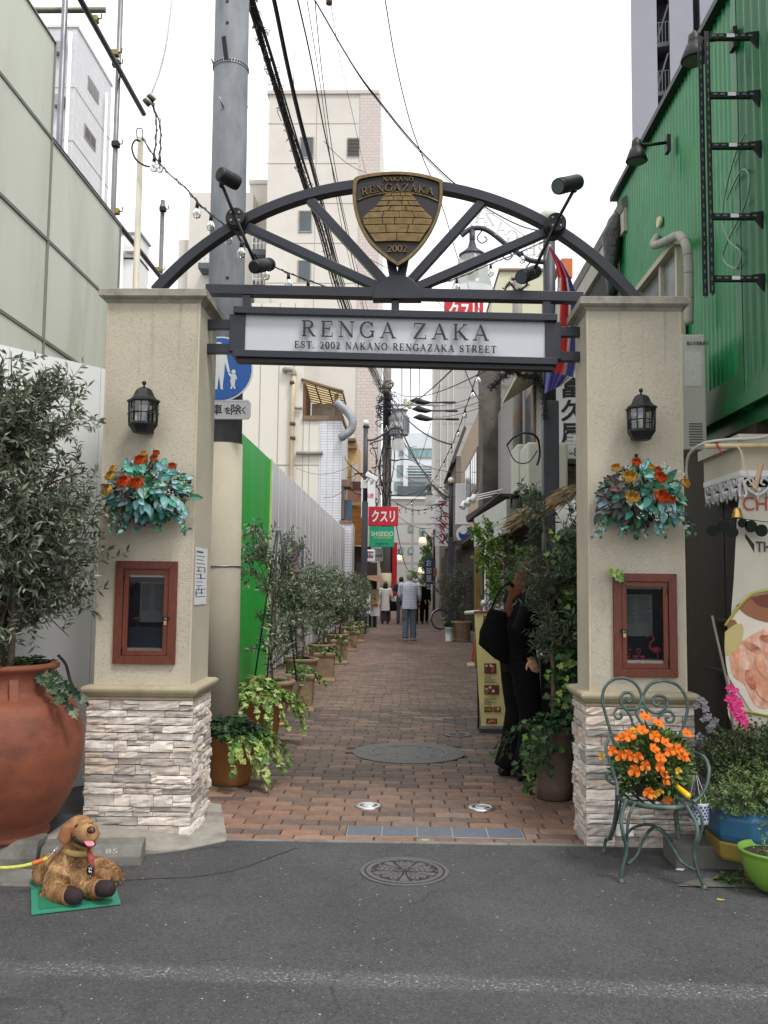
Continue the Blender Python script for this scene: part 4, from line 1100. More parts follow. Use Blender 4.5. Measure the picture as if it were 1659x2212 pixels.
def shrub(rng,base,trunk_h,env,n1,n2,n3,leafL=.05,leafW=.012,cols=OLIVE,kind_='lance',nl=6,tr=.016,tw=(.10,.2),stems=1,sy=1.0):
 """base: stem foot; env: [(z above base, radius)]"""
 wood,fol=MB(),MB();b=Vector(base);l1,l2=[],[]
 zmin,zmax=env[0][0],env[-1][0]
 tops=[]
 for s_ in range(stems):
  o=V(rng.uniform(-.04,.04),rng.uniform(-.04,.04),0)if stems>1 else V(0,0,0)
  pts=[b+o]
  for k in range(1,6):
   pts.append(b+o*(1+k*.5)+V(rng.uniform(-.03,.03),rng.uniform(-.03,.03),zmax*.85*k/5))
  wood.tube(pts,[tr*(1-.14*k)for k in range(6)],6,False);tops.append(pts)
 for i in range(n1):
  pts=rng.choice(tops);z0=max(trunk_h*.6,rng.uniform(zmin*.7,zmax*.75))
  f=z0/(zmax*.85)*5;k=min(4,int(f));p=pts[k].lerp(pts[k+1],min(1,f-k))
  z1=min(zmax,z0+rng.uniform(.05,.45)*(zmax-zmin));a=rng.uniform(0,6.283);r=env_r(env,max(zmin,z1))*rng.uniform(.7,1)
  q=b+V(r*math.cos(a),r*math.sin(a)*sy,z1);m=p.lerp(q,.5)+V(0,0,-.04)+rdir(rng,0)*.03
  w=tr*.45;L=[p,p.lerp(m,.5)+rdir(rng,0)*.015,m,m.lerp(q,.5)+rdir(rng,0)*.015,q]
  wood.tube(L,[w,w*.8,w*.65,w*.5,w*.3],4,False);l1.append(L)
 for i in range(n2):
  L=rng.choice(l1);k=rng.randint(1,3);p=L[k].lerp(L[k+1],rng.random())
  c=b+V(0,0,p.z-b.z);d=(p-c);d=(d.normalized()if d.length>.01 else V(0,0,1))+rdir(rng,.35)*.9
  Ln=rng.uniform(.12,.3)*(zmax-zmin)*.5+.05;q=p+d.normalized()*Ln;m=p.lerp(q,.5)+rdir(rng,0)*.02
  wood.tube([p,m,q],[tr*.22,tr*.18,tr*.1],3,False);l2.append([p,m,q])
 for i in range(n3):
  if rng.random()<.3:L=rng.choice(l1);k=rng.randint(1,3)
  else:L=rng.choice(l2);k=rng.randint(0,1)
  p=L[k].lerp(L[k+1],rng.random());z=p.z-b.z
  c=b+V(0,0,z);d=(p-c);d=(d.normalized()*.6 if d.length>.01 else V(0,0,1))+rdir(rng,.45)
  q=p+d.normalized()*.15;zz=q.z-b.z
  if zz>zmax+.06 or math.hypot(q.x-b.x,(q.y-b.y)/sy)>env_r(env,min(max(zz,zmin),zmax))*1.1+.05:d=d*.5+V(0,0,.2)
  twig(rng,wood,fol,p,d,rng.uniform(*tw),nl,leafL,leafW,cols,kind_)
 return wood,fol
def ivy_mound(rng,fol,c,r,h,n,cols,L=.05,trail=6,trail_len=.35,wood=None,bias=None):
 c=Vector(c)
 for i in range(n):
  a=rng.uniform(0,6.283);rr=r*math.sqrt(rng.random());z=h*(1-(rr/r)**2)*rng.uniform(.35,1.05)
  p=c+V(rr*math.cos(a),rr*math.sin(a),z)
  cc=rng.choice(cols);k=rng.uniform(.8,1.15);fol.col=tuple(x*k for x in cc)
  n_=(V(math.cos(a)*rr/r,math.sin(a)*rr/r,.9)+rdir(rng,0)*.5).normalized()
  fol.leaf(p,(V(math.cos(a),math.sin(a),-.3)+rdir(rng,0)*.7),n_,L*rng.uniform(.7,1.2),L*rng.uniform(.75,1.15),'ivy')
 for i in range(trail):
  a=rng.uniform(0,6.283)if bias is None else rng.gauss(bias,.7)
  p=c+V(r*.85*math.cos(a),r*.85*math.sin(a),.02);Lt=trail_len*rng.uniform(.5,1.2);pts=[p.copy()]
  d=V(math.cos(a),math.sin(a),.15)
  for k in range(8):
   d=(d+V(0,0,-.28)+rdir(rng,0)*.22).normalized();p=p+d*(Lt/8)
   if p.z<.02:p.z=.02
   pts.append(p.copy())
   for j in range(2):
    cc=rng.choice(cols);kk=rng.uniform(.85,1.2);fol.col=tuple(x*kk for x in cc)
    fol.leaf(p+rdir(rng,0)*.012,(V(math.cos(a),math.sin(a),-.6)+rdir(rng,0)*.9),(V(math.cos(a),math.sin(a),.5)+rdir(rng,0)*.4),L*rng.uniform(.55,1.0),L*rng.uniform(.6,.95),'ivy')
  if wood is not None:wood.tube(pts,.002,3,False)
# -- silk flower baskets under the lanterns
M_SILK=mat('silk_leaf',rough=0.55,src='obj',var=0.22,vs=40,transl=0.2)
def rose_mesh(name,m,rng):
 mb=MB()
 for ring_,(r,h,n,sz_)in enumerate(((.004,.02,3,.012),(.008,.018,4,.015),(.013,.015,5,.017),(.019,.009,6,.019),(.024,.003,6,.020))):
  for k in range(n):
   a=2*math.pi*k/n+ring_*.7;o=V(math.cos(a),math.sin(a),0);s_=V(-math.sin(a),math.cos(a),0)
   def fn(u,v,r=r,h=h,o=o,s_=s_,sz_=sz_):
    w=(u-.5)*2;curl=(w*w)*.25
    return o*(r*(1-.3*curl)*(.55+.5*math.sin(math.pi*(.12+.62*v))))+s_*(w*r*1.25*math.sin(math.pi*(.2+.6*v)))+V(0,0,v*sz_*1.3*(1-.25*curl))
   mb.smooth=True;mb.grid(fn,4,3)
 mb.ball(V(0,0,.006),.007,8,5)
 o=mb.build(name,m);me=o.data;bpy.data.objects.remove(o);return me
rngf=random.Random(21)
ROSE_O=rose_mesh('rose',mat('orange_rose_petal',H(212,98,44),.6,var=.25,vs=50,transl=.15),rngf)
ROSE_Y=rose_mesh('rose',mat('yellow_rose_petal',H(214,176,90),.6,var=.2,vs=50,transl=.15),rngf)
mb=MB();mb.col=None
def lf(u,v):
 w=(u-.5)*2;e=math.sin(math.pi*min(1,v**.8))**.75*.5*(1-.2*v)
 return V(w*e*.6,v,.12*w*w-.22*v*v+.02*math.sin(v*20)*abs(w))
mb.smooth=True;mb.grid(lf,4,6);o=mb.build('leaf',M_SILK);LEAF_ME=o.data;bpy.data.objects.remove(o)
TEAL=[H(104,172,162),H(78,152,132),H(128,188,188),H(70,132,96),H(92,162,138),H(158,204,206),H(62,116,80),H(176,208,206)]
PURP=[H(84,92,84),H(96,84,84),H(64,84,74),H(120,70,78),H(74,110,100)]
def basket(px,py,seed,roses,label,purple):
 rng=random.Random(seed);c=at(px,py,5.0);yw=5.14
 t=thing('flower_basket',label,'flower basket',(c.x,c.y,c.z),'silk flower baskets on the pillars')
 mb=MB();mb.lathe([(.02,-.10),(.06,-.085),(.09,-.04),(.10,0)],V(c.x,yw-.10,c.z-.03),18,1.3,.85);mb.build('basket',mat('moss_basket',H(62,56,44),.95,var=.4,vs=40,bump=.6),t)
 s0=V(c.x,yw-.012,c.z+.20);mb=MB()
 for s_ in(-1,1):
  mb.tube(smooth_pts([s0+V(0,0,.0),s0+V(s_*.02,-.005,-.02),s0+V(s_*.032,-.006,-.045),s0+V(s_*.02,-.006,-.06),s0+V(s_*.008,-.006,-.05),s0+V(s_*.014,-.006,-.04)],4),.0055,6)
  mb.tube(smooth_pts([s0+V(0,0,.012),s0+V(s_*.014,-.004,.02),s0+V(s_*.012,-.004,.004)],4),.005,6)
 mb.tube([s0+V(0,-.004,.035),s0+V(0,-.004,-.1)],.007,7);mb.ball(s0+V(0,-.006,.04),.011,8,6);mb.build('bracket',M_BLACK,t)
 def leafobj(p,d,nrm,L,col):
  o=bpy.data.objects.new('leaf',LEAF_ME);COL.objects.link(o);o.parent=t;o.matrix_parent_inverse=Matrix.Identity(4)
  d=d.normalized();x=d.cross(nrm).normalized();z=x.cross(d)
  M=Matrix((x,d,z)).transposed().to_4x4()@Matrix.Scale(L,4);M.translation=p-V(c.x,c.y,c.z)
  o.matrix_basis=M;o.color=(*col,1)
 n=190
 for i in range(n):
  a=rng.uniform(0,6.283);r=math.sqrt(rng.random());ex,ez=r*math.cos(a),r*math.sin(a)
  dep=math.sqrt(max(0,1-r*r))*.17
  p=V(c.x+ex*.235,yw-.06-dep*rng.uniform(.75,1.1),c.z+ez*(.15 if ez<0 else.16)-(.05*ex*ex))
  d=V(ex*1.0,-.5*(1-r),ez*.8-.35)+rdir(rng,0)*.55
  pal=PURP if((purple and ex<-.15 and rng.random()<.75)or(not purple and ex<-.4 and rng.random()<.5))else TEAL
  leafobj(p,d,V(ex*.5,-1,.55)+rdir(rng,0)*.35,rng.uniform(.045,.082),tuple(k_*rng.uniform(.85,1.15)for k_ in rng.choice(pal)))
 fol,wood=MB(),MB()
 for i in range(11):
  x0=rng.uniform(-.2,.22);p=V(c.x+x0,yw-.08-rng.random()*.08,c.z-.08);pts=[p.copy()]
  for k in range(6):
   p=p+V(x0*.06,rng.uniform(-.01,.005),-.024)+rdir(rng,0)*.006;pts.append(p.copy())
   for j in range(2):
    cc=rng.choice(TEAL[3:]+PURP[:3]);fol.col=tuple(x*rng.uniform(.7,1.1)for x in cc)
    fol.leaf(p,V(rng.uniform(-1,1),-.4,rng.uniform(-1,.2)),V(0,-1,.4),rng.uniform(.022,.04),.02,'oval')
  wood.tube(pts,.0016,3,False)
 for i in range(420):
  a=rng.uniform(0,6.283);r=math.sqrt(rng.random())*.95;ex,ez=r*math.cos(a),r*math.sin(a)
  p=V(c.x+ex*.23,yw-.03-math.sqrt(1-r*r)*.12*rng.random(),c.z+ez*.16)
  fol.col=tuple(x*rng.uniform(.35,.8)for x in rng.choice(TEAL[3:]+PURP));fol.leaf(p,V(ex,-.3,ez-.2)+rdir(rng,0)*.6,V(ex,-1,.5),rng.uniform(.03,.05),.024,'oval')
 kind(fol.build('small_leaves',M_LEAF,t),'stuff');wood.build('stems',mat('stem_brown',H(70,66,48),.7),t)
 gy=MB()
 for i in range(34):
  a=rng.uniform(0,6.283);r=rng.uniform(.3,1.1);q=V(c.x+r*math.cos(a)*.24,yw-.12*rng.random()-.14,c.z+.02+r*math.sin(a)*.16)
  for k in range(7):gy.ball(q+rdir(rng,0)*.016,.0042,5,4)
 kind(gy.build('gypsophila',mat('white_gypsophila',H(214,206,204),.7),t),'stuff')
 for(rx,ry,yel,s_)in roses:
  p=at(rx,ry,yw-.21);p.y=yw-.17-.12*max(0,1-((p.x-c.x)/.26)**2)
  p=at(rx,ry,p.y)
  d=V((p.x-c.x)*1.5,-1,.45+(p.z-c.z));q=d.to_track_quat('Z','Y')
  o=bpy.data.objects.new('rose',ROSE_Y if yel else ROSE_O);COL.objects.link(o);o.parent=t
  o.matrix_basis=Matrix.Translation(p-V(c.x,c.y,c.z))@q.to_matrix().to_4x4()@Matrix.Scale(s_,4)
basket(318,1058,31,[(270,1043,0,1.25),(297,1046,0,1.2),(304,997,0,1.1),(240,1030,1,.95),(234,1060,1,1.1),(338,980,0,.6),(331,992,0,.6),(246,1014,1,.7),(372,1008,0,.7),(312,981,1,.6)],'teal silk flower basket with orange roses on the left pillar',False)
basket(1388,1068,47,[(1360,1033,1,1.3),(1366,1077,1,1.2),(1428,1075,0,1.3),(1426,1034,0,1.1),(1331,1013,1,.9),(1406,1010,1,.6),(1375,1000,0,.8),(1420,1017,0,.7),(1478,1045,1,.9),(1449,1081,0,.7)],'teal and purple silk flower basket with yellow roses on the right pillar',True)
# -- giant urn with olive tree, left
UC=V(-2.15,4.80,PAV)
t=thing('urn_olive_tree','tall bushy olive tree in a huge round terracotta urn','potted tree',UC)
M_URN=mat('red_terracotta',H(122,66,45),0.68,var=0.22,vs=7,bump=0.3,bs=60,dirt=H(84,46,36),ds=3,damt=0.85,stretch=(1,1,1.6))
mb=MB();prof=[(a*1.06,b*1.045)for a,b in[(.20,0),(.235,.0),(.24,.02),(.225,.035),(.27,.09),(.335,.2),(.375,.32),(.388,.43),(.385,.52),(.365,.60),(.335,.66),(.333,.664),(.325,.675),(.275,.70),(.235,.715),(.225,.735),(.225,.81),(.232,.83),(.255,.845),(.255,.865),(.235,.872),(.21,.868)]]
mb.lathe(prof,UC,56,capt=False);mb.smooth=True;urn=mb.build('urn',M_URN,t)
mb=MB();mb.lathe([(.209,.83),(.05,.85),(.002,.86)],UC,24,capb=False);mb.build('soil',M_SOIL,t)
for a in(-1.0,-2.6):
 mb=MB();p=UC+V(.23*math.cos(a),.23*math.sin(a),.84);q=UC+V(.285*math.cos(a),.285*math.sin(a),.70);mb.bar(p,q,.05,.02,V(math.cos(a),math.sin(a),0));mb.build('lug',M_URN,t,bevel=.006)
lt=MB()
for k,ch in enumerate('RENGA ZAKA'):
 a=-1.80+k*.073;g,w=glyph(ch)
 o=V(math.cos(a),math.sin(a),0);rt_=V(-math.sin(a),math.cos(a),0);u_=(V(0,0,.6)-o*.36).normalized()
 for j,(pts,wd)in enumerate(g):
  lt.ribbon([UC+o*.374+V(0,0,.638)+rt_*((p[0]-w/2)*.026)+u_*((p[1]-.5)*.03)+o*.0003*j for p in pts],[x*.03 for x in wd],o*.002)
lt.build('letters',mat('faded_urn_print',H(92,66,64),.8),urn)
rng=random.Random(77)
wood,fol=shrub(rng,UC+V(0,0,.8),.35,[(.06,.26),(.3,.36),(.7,.39),(1.1,.36),(1.35,.28),(1.52,.18),(1.66,.1)],60,280,1250,.058,.0165,nl=7,tr=.024,stems=4,tw=(.12,.24))
for i in range(90):
 a=rng.uniform(0,6.28);r=rng.uniform(.05,.22);fol.col=tuple(x*.8 for x in rng.choice(IVYG));fol.leaf(UC+V(r*math.cos(a),r*math.sin(a),.87+rng.random()*.06),V(math.cos(a),math.sin(a),.1),V(0,0,1),.07,.065,'ivy')
for(a,n_)in((-.35,9),(-.5,8),(-.15,8)):
 p=UC+V(.22*math.cos(a),.22*math.sin(a),.88)
 for k in range(n_):
  p=p+V(.028*math.cos(a),.028*math.sin(a)-.004,-.012-.002*k)+rdir(rng,0)*.01;fol.col=rng.choice(OLIVE[:3]+IVYD);fol.leaf(p,V(1,-.3,-.4)+rdir(rng,0)*.6,V(0,-1,.6),.055,.05,'ivy')
wood.build('trunk',M_BARK,t);kind(fol.build('crown',M_LEAF,t),'stuff')
mb=MB();mb.tube(smooth_pts([at(125,1415,5.1),at(142,1435,5.1),at(152,1470,5.1),at(168,1500,5.05),at(192,1522,5.12),at(215,1540,5.3)],5),.0085,7)
tag(mb.build('water_hose',M_CABLE),'black hose curving down between the urn and the pillar','hose')
# -- dog figure on green mat
fl,fr,brr,blk=gr(68,1973,.012),gr(261,1950,.012),gr(246,1899,.012),gr(66,1897,.012)
t=thing('door_mat','green rectangular mat under the dog figure','mat',(fl+brr)/2-V(0,0,.012))
M_MAT=mat('green_mat',H(24,112,84),.85,var=.15,vs=30,bump=.5,bs=300);M_MATE=mat('green_mat_edge',H(48,132,104),.7,var=.08)
cm=(fl+fr+brr+blk)/4
mb=MB();mb.prism([p+V(0,0,-.0075)for p in(fl,fr,brr,blk)],V(0,0,.006));mb.build('border',M_MATE,t)
mb=MB();mb.prism([p+(cm-p)*.17+V(0,0,-.001)for p in(fl,fr,brr,blk)],V(0,0,.005));mb.build('pile',M_MAT,t)
def Z(x,y,Y):return at(x*.1838,1728.1+y*.1838,Y)
dog=thing('dog_figure','golden retriever figure lying on the green mat, mouth open','dog',gr(165,1930,.0))
def dog_fur():
 m=bpy.data.materials.new('golden_fur');nt,N,Lk,P=nodes(m)
 tc=N.new('ShaderNodeTexCoord');mp=N.new('ShaderNodeMapping');mp.inputs['Scale'].default_value=(1,1,.3);mp.inputs['Rotation'].default_value=(.3,.5,0);Lk.new(tc.outputs['Object'],mp.inputs['Vector'])
 n=N.new('ShaderNodeTexNoise');n.inputs['Scale'].default_value=75;n.inputs['Detail'].default_value=5;n.inputs['Distortion'].default_value=.8;Lk.new(mp.outputs[0],n.inputs['Vector'])
 n2=N.new('ShaderNodeTexNoise');n2.inputs['Scale'].default_value=17;n2.inputs['Detail'].default_value=4;Lk.new(mp.outputs[0],n2.inputs['Vector'])
 cr=N.new('ShaderNodeValToRGB');e=cr.color_ramp.elements
 e[0].position=.36;e[0].color=(*H(62,42,26),1);e[1].position=.68;e[1].color=(*H(190,152,106),1)
 for pos,c in((.45,H(132,92,54)),(.55,H(148,112,72))):x=e.new(pos);x.color=(*c,1)
 ad=N.new('ShaderNodeMath');ad.operation='MULTIPLY_ADD';ad.inputs[1].default_value=.4;Lk.new(n.outputs['Fac'],ad.inputs[0])
 sc=N.new('ShaderNodeMath');sc.operation='MULTIPLY';sc.inputs[1].default_value=.66;Lk.new(n2.outputs['Fac'],sc.inputs[0]);Lk.new(sc.outputs[0],ad.inputs[2])
 Lk.new(ad.outputs[0],cr.inputs[0]);Lk.new(cr.outputs[0],P.inputs['Base Color']);P.inputs['Roughness'].default_value=.7
 b=N.new('ShaderNodeBump');b.inputs['Strength'].default_value=.9;b.inputs['Distance'].default_value=.008;Lk.new(n.outputs['Fac'],b.inputs['Height']);Lk.new(b.outputs[0],P.inputs['Normal'])
 return m
M_FUR=dog_fur();M_FURH=mat('golden_head_fur',H(152,112,70),.65,var=.28,vs=30,bump=.35,bs=140,dirt=H(206,164,116),ds=16,damt=.7)
mb=MB()
mb.tube([Z(900,500,4.24),Z(880,600,4.25),Z(850,740,4.25),Z(790,880,4.28),Z(740,960,4.34),Z(800,950,4.48),Z(900,930,4.58)],[.055,.068,.092,.104,.10,.105,.075],16)
mb.tube([Z(620,700,4.3),Z(560,860,4.33),Z(560,980,4.36)],[.05,.075,.062],12)
mb.tube([Z(735,790,4.2),Z(660,960,4.2),Z(640,1080,4.17),Z(700,1120,4.11),Z(840,1130,4.05)],[.062,.062,.056,.050,.044],12)
mb.ball(Z(560,1125,4.15),.032,8,6,(1.3,1,.7))
mb.tube([Z(940,850,4.2),Z(980,980,4.18),Z(1040,1040,4.15),Z(1190,1045,4.09)],[.058,.056,.048,.042],12)
mb.tube([Z(1000,880,4.5),Z(1130,830,4.44),Z(1270,840,4.38),Z(1390,890,4.33)],[.08,.072,.052,.03],12)
mb.tube([Z(1060,900,4.36),Z(1200,905,4.3),Z(1260,900,4.27)],[.045,.04,.028],10)
remesh(mb.build('body',M_FUR,dog),.0065,5)
mb=MB()
mb.ball(Z(945,325,4.23),.058,16,12,(1.1,1,1.0));mb.tube([Z(960,345,4.22),Z(1000,385,4.16),Z(1050,400,4.11),Z(1072,404,4.09)],[.052,.050,.043,.032],14)
mb.tube([Z(900,420,4.25),Z(930,480,4.21),Z(1020,520,4.15),Z(1050,522,4.13)],[.045,.034,.022,.014],12)
mb.tube([Z(915,420,4.26),Z(900,520,4.26)],[.055,.06],12)
mb.ball(Z(1000,270,4.195),.03,10,8,(1.3,1,.7))
remesh(mb.build('head',M_FURH,dog),.0045,4)
fb=MB();rgd=random.Random(70);FB=[H(162,126,84),H(142,108,70),H(184,150,108),H(116,87,56),H(90,68,45)]
SEG=[(Z(880,600,4.25),Z(850,740,4.25),.07,.094),(Z(850,740,4.25),Z(790,880,4.28),.094,.106),(Z(790,880,4.28),Z(740,960,4.34),.106,.102),(Z(620,700,4.3),Z(560,980,4.36),.06,.07),(Z(735,790,4.2),Z(660,960,4.2),.063,.063),(Z(660,960,4.2),Z(640,1080,4.17),.063,.057),(Z(640,1080,4.17),Z(800,1125,4.07),.055,.046),(Z(940,850,4.2),Z(1040,1040,4.15),.058,.049),(Z(1040,1040,4.15),Z(1170,1045,4.1),.049,.043),(Z(1000,880,4.5),Z(1270,840,4.38),.078,.053),(Z(1270,840,4.38),Z(1390,890,4.33),.053,.03)]
for i in range(4200):
 a,b_,ra,rb=rgd.choice(SEG);u=rgd.random();p=a.lerp(b_,u);d=(b_-a).normalized();x,y_=frame(d);an=rgd.uniform(0,6.283);nr_=x*math.cos(an)+y_*math.sin(an);p=p+nr_*((ra+(rb-ra)*u)*.97)
 if p.z<.02:continue
 cc=rgd.choice(FB)if math.sin(p.x*60)+math.sin(p.z*75)<.5 else rgd.choice(FB[2:]);fb.col=cc
 fb.leaf(p,d*.8+nr_*.32+V(0,-.1,-.5)+rdir(rgd,0)*.25,nr_,rgd.uniform(.011,.021),.0028,'lance')
kind(fb.build('fur_tufts',mat('fur_strands',rough=.7,src='attr',var=.1),dog),'stuff')
for side,pts in((0,((846,250,4.20),(800,300,4.18),(762,400,4.17),(758,470,4.165),(778,515,4.165))),(1,((1085,290,4.22),(1120,330,4.24),(1136,390,4.22),(1136,430,4.21),(1128,466,4.20)))):
 mb=MB();w=.03 if side==0 else.016
 mb.smooth=True;mb.loft([(Z(*p),V(ww,.006,0),V(-.002,.010,.004))for p,ww in zip(pts,(w*.35,w*.85,w*1.05,w*.95,w*.3))],12);remesh(mb.build('ear',mat('ear_fur',H(132,82,50),.65,var=.2,vs=30,bump=.2,bs=160),dog),.004,4)
M_EYE=mat('dark_glass_eye',H(30,20,14),.12,var=0);M_NOSE=mat('brown_nose',H(64,36,30),.3,var=.1,bump=.2,bs=400)
for p in((912,314,4.153),(1056,292,4.143)):
 mb=MB();mb.ball(Z(p[0],p[1],p[2]-.004),.0118,10,8,(1.2,.8,.85));mb.build('eye',M_EYE,dog)
mb=MB();mb.ball(Z(1070,355,4.06),.0195,12,8,(1.0,.8,.85));mb.ball(Z(1052,368,4.052),.008,8,6);mb.ball(Z(1090,368,4.052),.008,8,6);remesh(mb.build('nose',M_NOSE,dog),.002,3)
mb=MB();mb.ball(Z(985,485,4.13),.04,12,8,(1.45,.6,.6),Matrix.Rotation(.26,3,'Y'));mb.build('mouth',mat('dark_mouth',H(44,28,26),.5),dog)
mb=MB();mb.smooth=True;mb.loft([(Z(1010,480,4.10),V(.016,0,0),V(0,.006,.003)),(Z(1042,488,4.07),V(.022,0,0),V(0,.006,.003)),(Z(1058,515,4.055),V(.022,0,0),V(0,.006,.003)),(Z(1060,546,4.052),V(.014,0,0),V(0,.004,.002))],12);mb.build('tongue',mat('pink_tongue',H(206,128,144),.35,var=.1),dog)
M_SOCK=mat('dark_brown_sock',H(42,28,30),.85,var=.2,vs=60,bump=.4,bs=250)
for pts in(((800,1100,4.07),(870,1130,4.035),(930,1150,4.02)),((1180,1040,4.1),(1250,1040,4.06),(1330,1060,4.05))):
 mb=MB();mb.tube([Z(*p)for p in pts],[.038,.037,.028],14);mb.ball(Z(*pts[1]),.037,12,8,(1.25,1,1));remesh(mb.build('sock',M_SOCK,dog),.005,5)
mb=MB();cpts=[Z(905+175*math.cos(a),582+52*math.sin(a)+14*math.cos(a),4.245-.075*math.sin(a))for a in[2*math.pi*i/26 for i in range(26)]]
mb.tube(cpts+cpts[:1],.009,8,False,1.6);mb.build('collar',mat('tan_leather',H(172,146,92),.6,var=.15),dog)
mb=MB();mb.tube([Z(1040,600,4.15),Z(1068,660,4.13),Z(1085,780,4.12),Z(1095,900,4.12)],[.012,.014,.012,.009],8,True,.4);mb.build('neckerchief',mat('red_check_cloth',H(148,62,58),.8,var=.5,vs=90),dog)
mb=MB();cc_=Z(1062,820,4.10);mb.smooth=True;mb.loft([(cc_+V(0,.002,0),V(.0165,0,.002),V(0,0,.023)),(cc_+V(0,-.002,0),V(.0165,0,.002),V(0,0,.023))],18);tg=mb.build('name_tag',M_BLACK,dog)
mb=MB()
for a,b_ in(((-.008,.010),(-.002,.004)),((-.002,.004),(-.006,-.002)),((.002,.012),(.006,.002)),((-.008,-.006),(.008,-.009)),((-.004,-.002),(-.002,-.014)),((.003,-.003),(.006,-.013))):
 mb.tube([cc_+V(a[0],-.003,a[1]),cc_+V(b_[0],-.003,b_[1])],.0012,4)
mb.build('scribble',M_WHITE,tg)
t=thing('dog_leash','yellow rope leash with orange sleeve clipped to the dog collar','leash',Z(500,690,4.2))
pts=smooth_pts([Z(700,535,4.22),Z(640,600,4.2),Z(560,680,4.19),Z(420,735,4.18),Z(300,770,4.17),Z(120,795,4.17),Z(-60,800,4.17),Z(-500,830,4.2)],6)
mb=MB();mb.tube(pts[12:],.0085,8);mb.build('rope',mat('yellow_rope',H(196,198,92),.7,var=.25,vs=120,bump=.5,bs=200),t)
mb=MB();mb.tube(pts[14:21],.0105,8);mb.build('sleeve',mat('orange_sleeve',H(206,104,52),.6),t)
mb=MB();mb.tube(pts[:13],.004,6);mb.ball(pts[6],.009,8,6);mb.build('clip',M_STEEL,t)
# -- wrought iron chair
def W(x,y,Y):return at(1253.7+x*.2298,1423.2+y*.2298,Y)
chair=thing('garden_chair','green wrought iron garden chair with scrolled heart back by the right pillar','chair',(1.3,4.72,0))
M_CHAIR=mat('worn_green_iron',H(66,84,80),0.55,metal=0.2,var=0.2,vs=18,bump=0.15,bs=120,dirt=H(128,150,140),ds=16,damt=0.55)
def rod(name,pts,r=.0085,n=8,par=chair,k=6):
 mb=MB();mb.tube(smooth_pts(pts,k),r,n);return mb.build(name,M_CHAIR,par)
YB=4.93
def bk(pts):return[W(x,y,YB-max(0,(y-200))*.00009-.0)for x,y in pts]
rod('back_scroll',bk([(335,1180),(330,1000),(325,830),(285,690),(225,480),(205,380),(230,270),(300,200),(390,180),(480,205),(550,280),(575,370),(545,450),(470,478),(400,445),(375,385),(395,335),(440,315),(485,335),(492,378),(462,405),(432,390),(437,366)]))
rod('back_scroll',bk([(885,1180),(888,1000),(890,830),(930,740),(975,620),(1005,480),(1000,390),(960,300),(900,240),(820,210),(740,210),(660,240),(600,320),(588,400),(630,470),(700,510),(770,490),(815,430),(800,370),(740,345),(690,365),(686,415),(718,438),(748,412)]))
rod('back_scroll',bk([(500,1150),(505,900),(500,720),(490,600),(460,520),(410,465),(350,465),(320,510),(335,555),(370,562),(392,530),(370,508)]),.0075)
rod('back_scroll',bk([(680,1150),(672,900),(682,700),(720,580),(770,510),(840,495),(880,540),(865,590),(820,592),(803,560),(832,548)]),.0075)
rod('back_scroll',bk([(590,1150),(590,900),(585,640),(550,570),(523,500),(560,452),(612,470),(620,515),(580,515),(582,490)]),.0075)
rod('arm_rest',[W(285,690,4.9),W(240,830,4.82),W(268,930,4.72),W(310,1060,4.62),W(345,1190,4.56),W(345,1290,4.53)],.009)
rod('arm_rest',[W(930,740,4.88),W(980,810,4.82),W(1080,880,4.72),W(1165,925,4.62),W(1208,1030,4.56),W(1190,1180,4.52),W(1130,1290,4.5),W(1060,1350,4.48)],.009)
rod('arm_curl',[W(345,1180,4.6),W(290,1165,4.62),W(250,1130,4.63),W(250,1085,4.63),W(285,1065,4.63),W(305,1090,4.63),W(285,1110,4.63)],.008)
rod('arm_curl',[W(900,1180,4.9),W(960,1215,4.88),W(1005,1180,4.86),W(1000,1130,4.86),W(965,1125,4.86),W(955,1150,4.86)],.008)
SZ=.372
seat_rim=[]
sc_=V(1.305,4.70,SZ)
for i in range(36):
 a=2*math.pi*i/36;seat_rim.append(sc_+V(.19*math.cos(a)*(1.06 if math.sin(a)<0 else 1),.215*math.sin(a),0))
mb=MB();mb.tube(seat_rim+seat_rim[:1],.010,8,False,1.3);mb.build('seat_ring',M_CHAIR,chair)
for i in range(7):
 xx=-.15+i*.05;l_=.215*math.sqrt(max(.02,1-(xx/.2)**2));mb=MB();mb.bar(sc_+V(xx,-l_,.002),sc_+V(xx,l_,.002),.016,.004);mb.build('seat_slat',M_CHAIR,chair)
for i in range(4):
 yy=-.14+i*.09;l_=.19*math.sqrt(max(.02,1-(yy/.22)**2));mb=MB();mb.bar(sc_+V(-l_,yy,-.004),sc_+V(l_,yy,-.004),.014,.004);mb.build('seat_slat',M_CHAIR,chair)
flf,frf=gr(1342,1903,.006),gr(1521,1917,.006)
blf,brf=gr(1305,1838,.006),gr(1487,1868,.006)
brf=V(1.50,4.86,.006)
def leg(pts,foot):
 r=rod('leg',pts,.0095,8);mb=MB();mb.lathe([(.019,0),(.017,.006),(.011,.02)],foot-V(0,0,.006),12);mb.build('foot',M_CHAIR,r)
leg([W(430,1320,4.53),W(385,1500,4.5),W(400,1640,4.5),W(432,1800,4.53),flf+V(.004,0,.05),flf],flf)
rod('leg_strut',[W(520,1345,4.52),W(458,1480,4.51),W(440,1650,4.52),W(434,1800,4.545),flf+V(.008,.01,.06)],.0075)
leg([W(990,1370,4.48),W(1080,1530,4.43),W(1102,1650,4.42),W(1066,1800,4.44),W(1090,1960,4.45),frf],frf)
rod('leg_strut',[W(1055,1370,4.49),W(1130,1450,4.45),W(1142,1600,4.44),W(1100,1730,4.44),W(1068,1820,4.45)],.0075)
leg([V(1.15,4.88,SZ),W(325,1500,4.92),W(275,1680,4.96),blf+V(.01,0,.06),blf],blf)
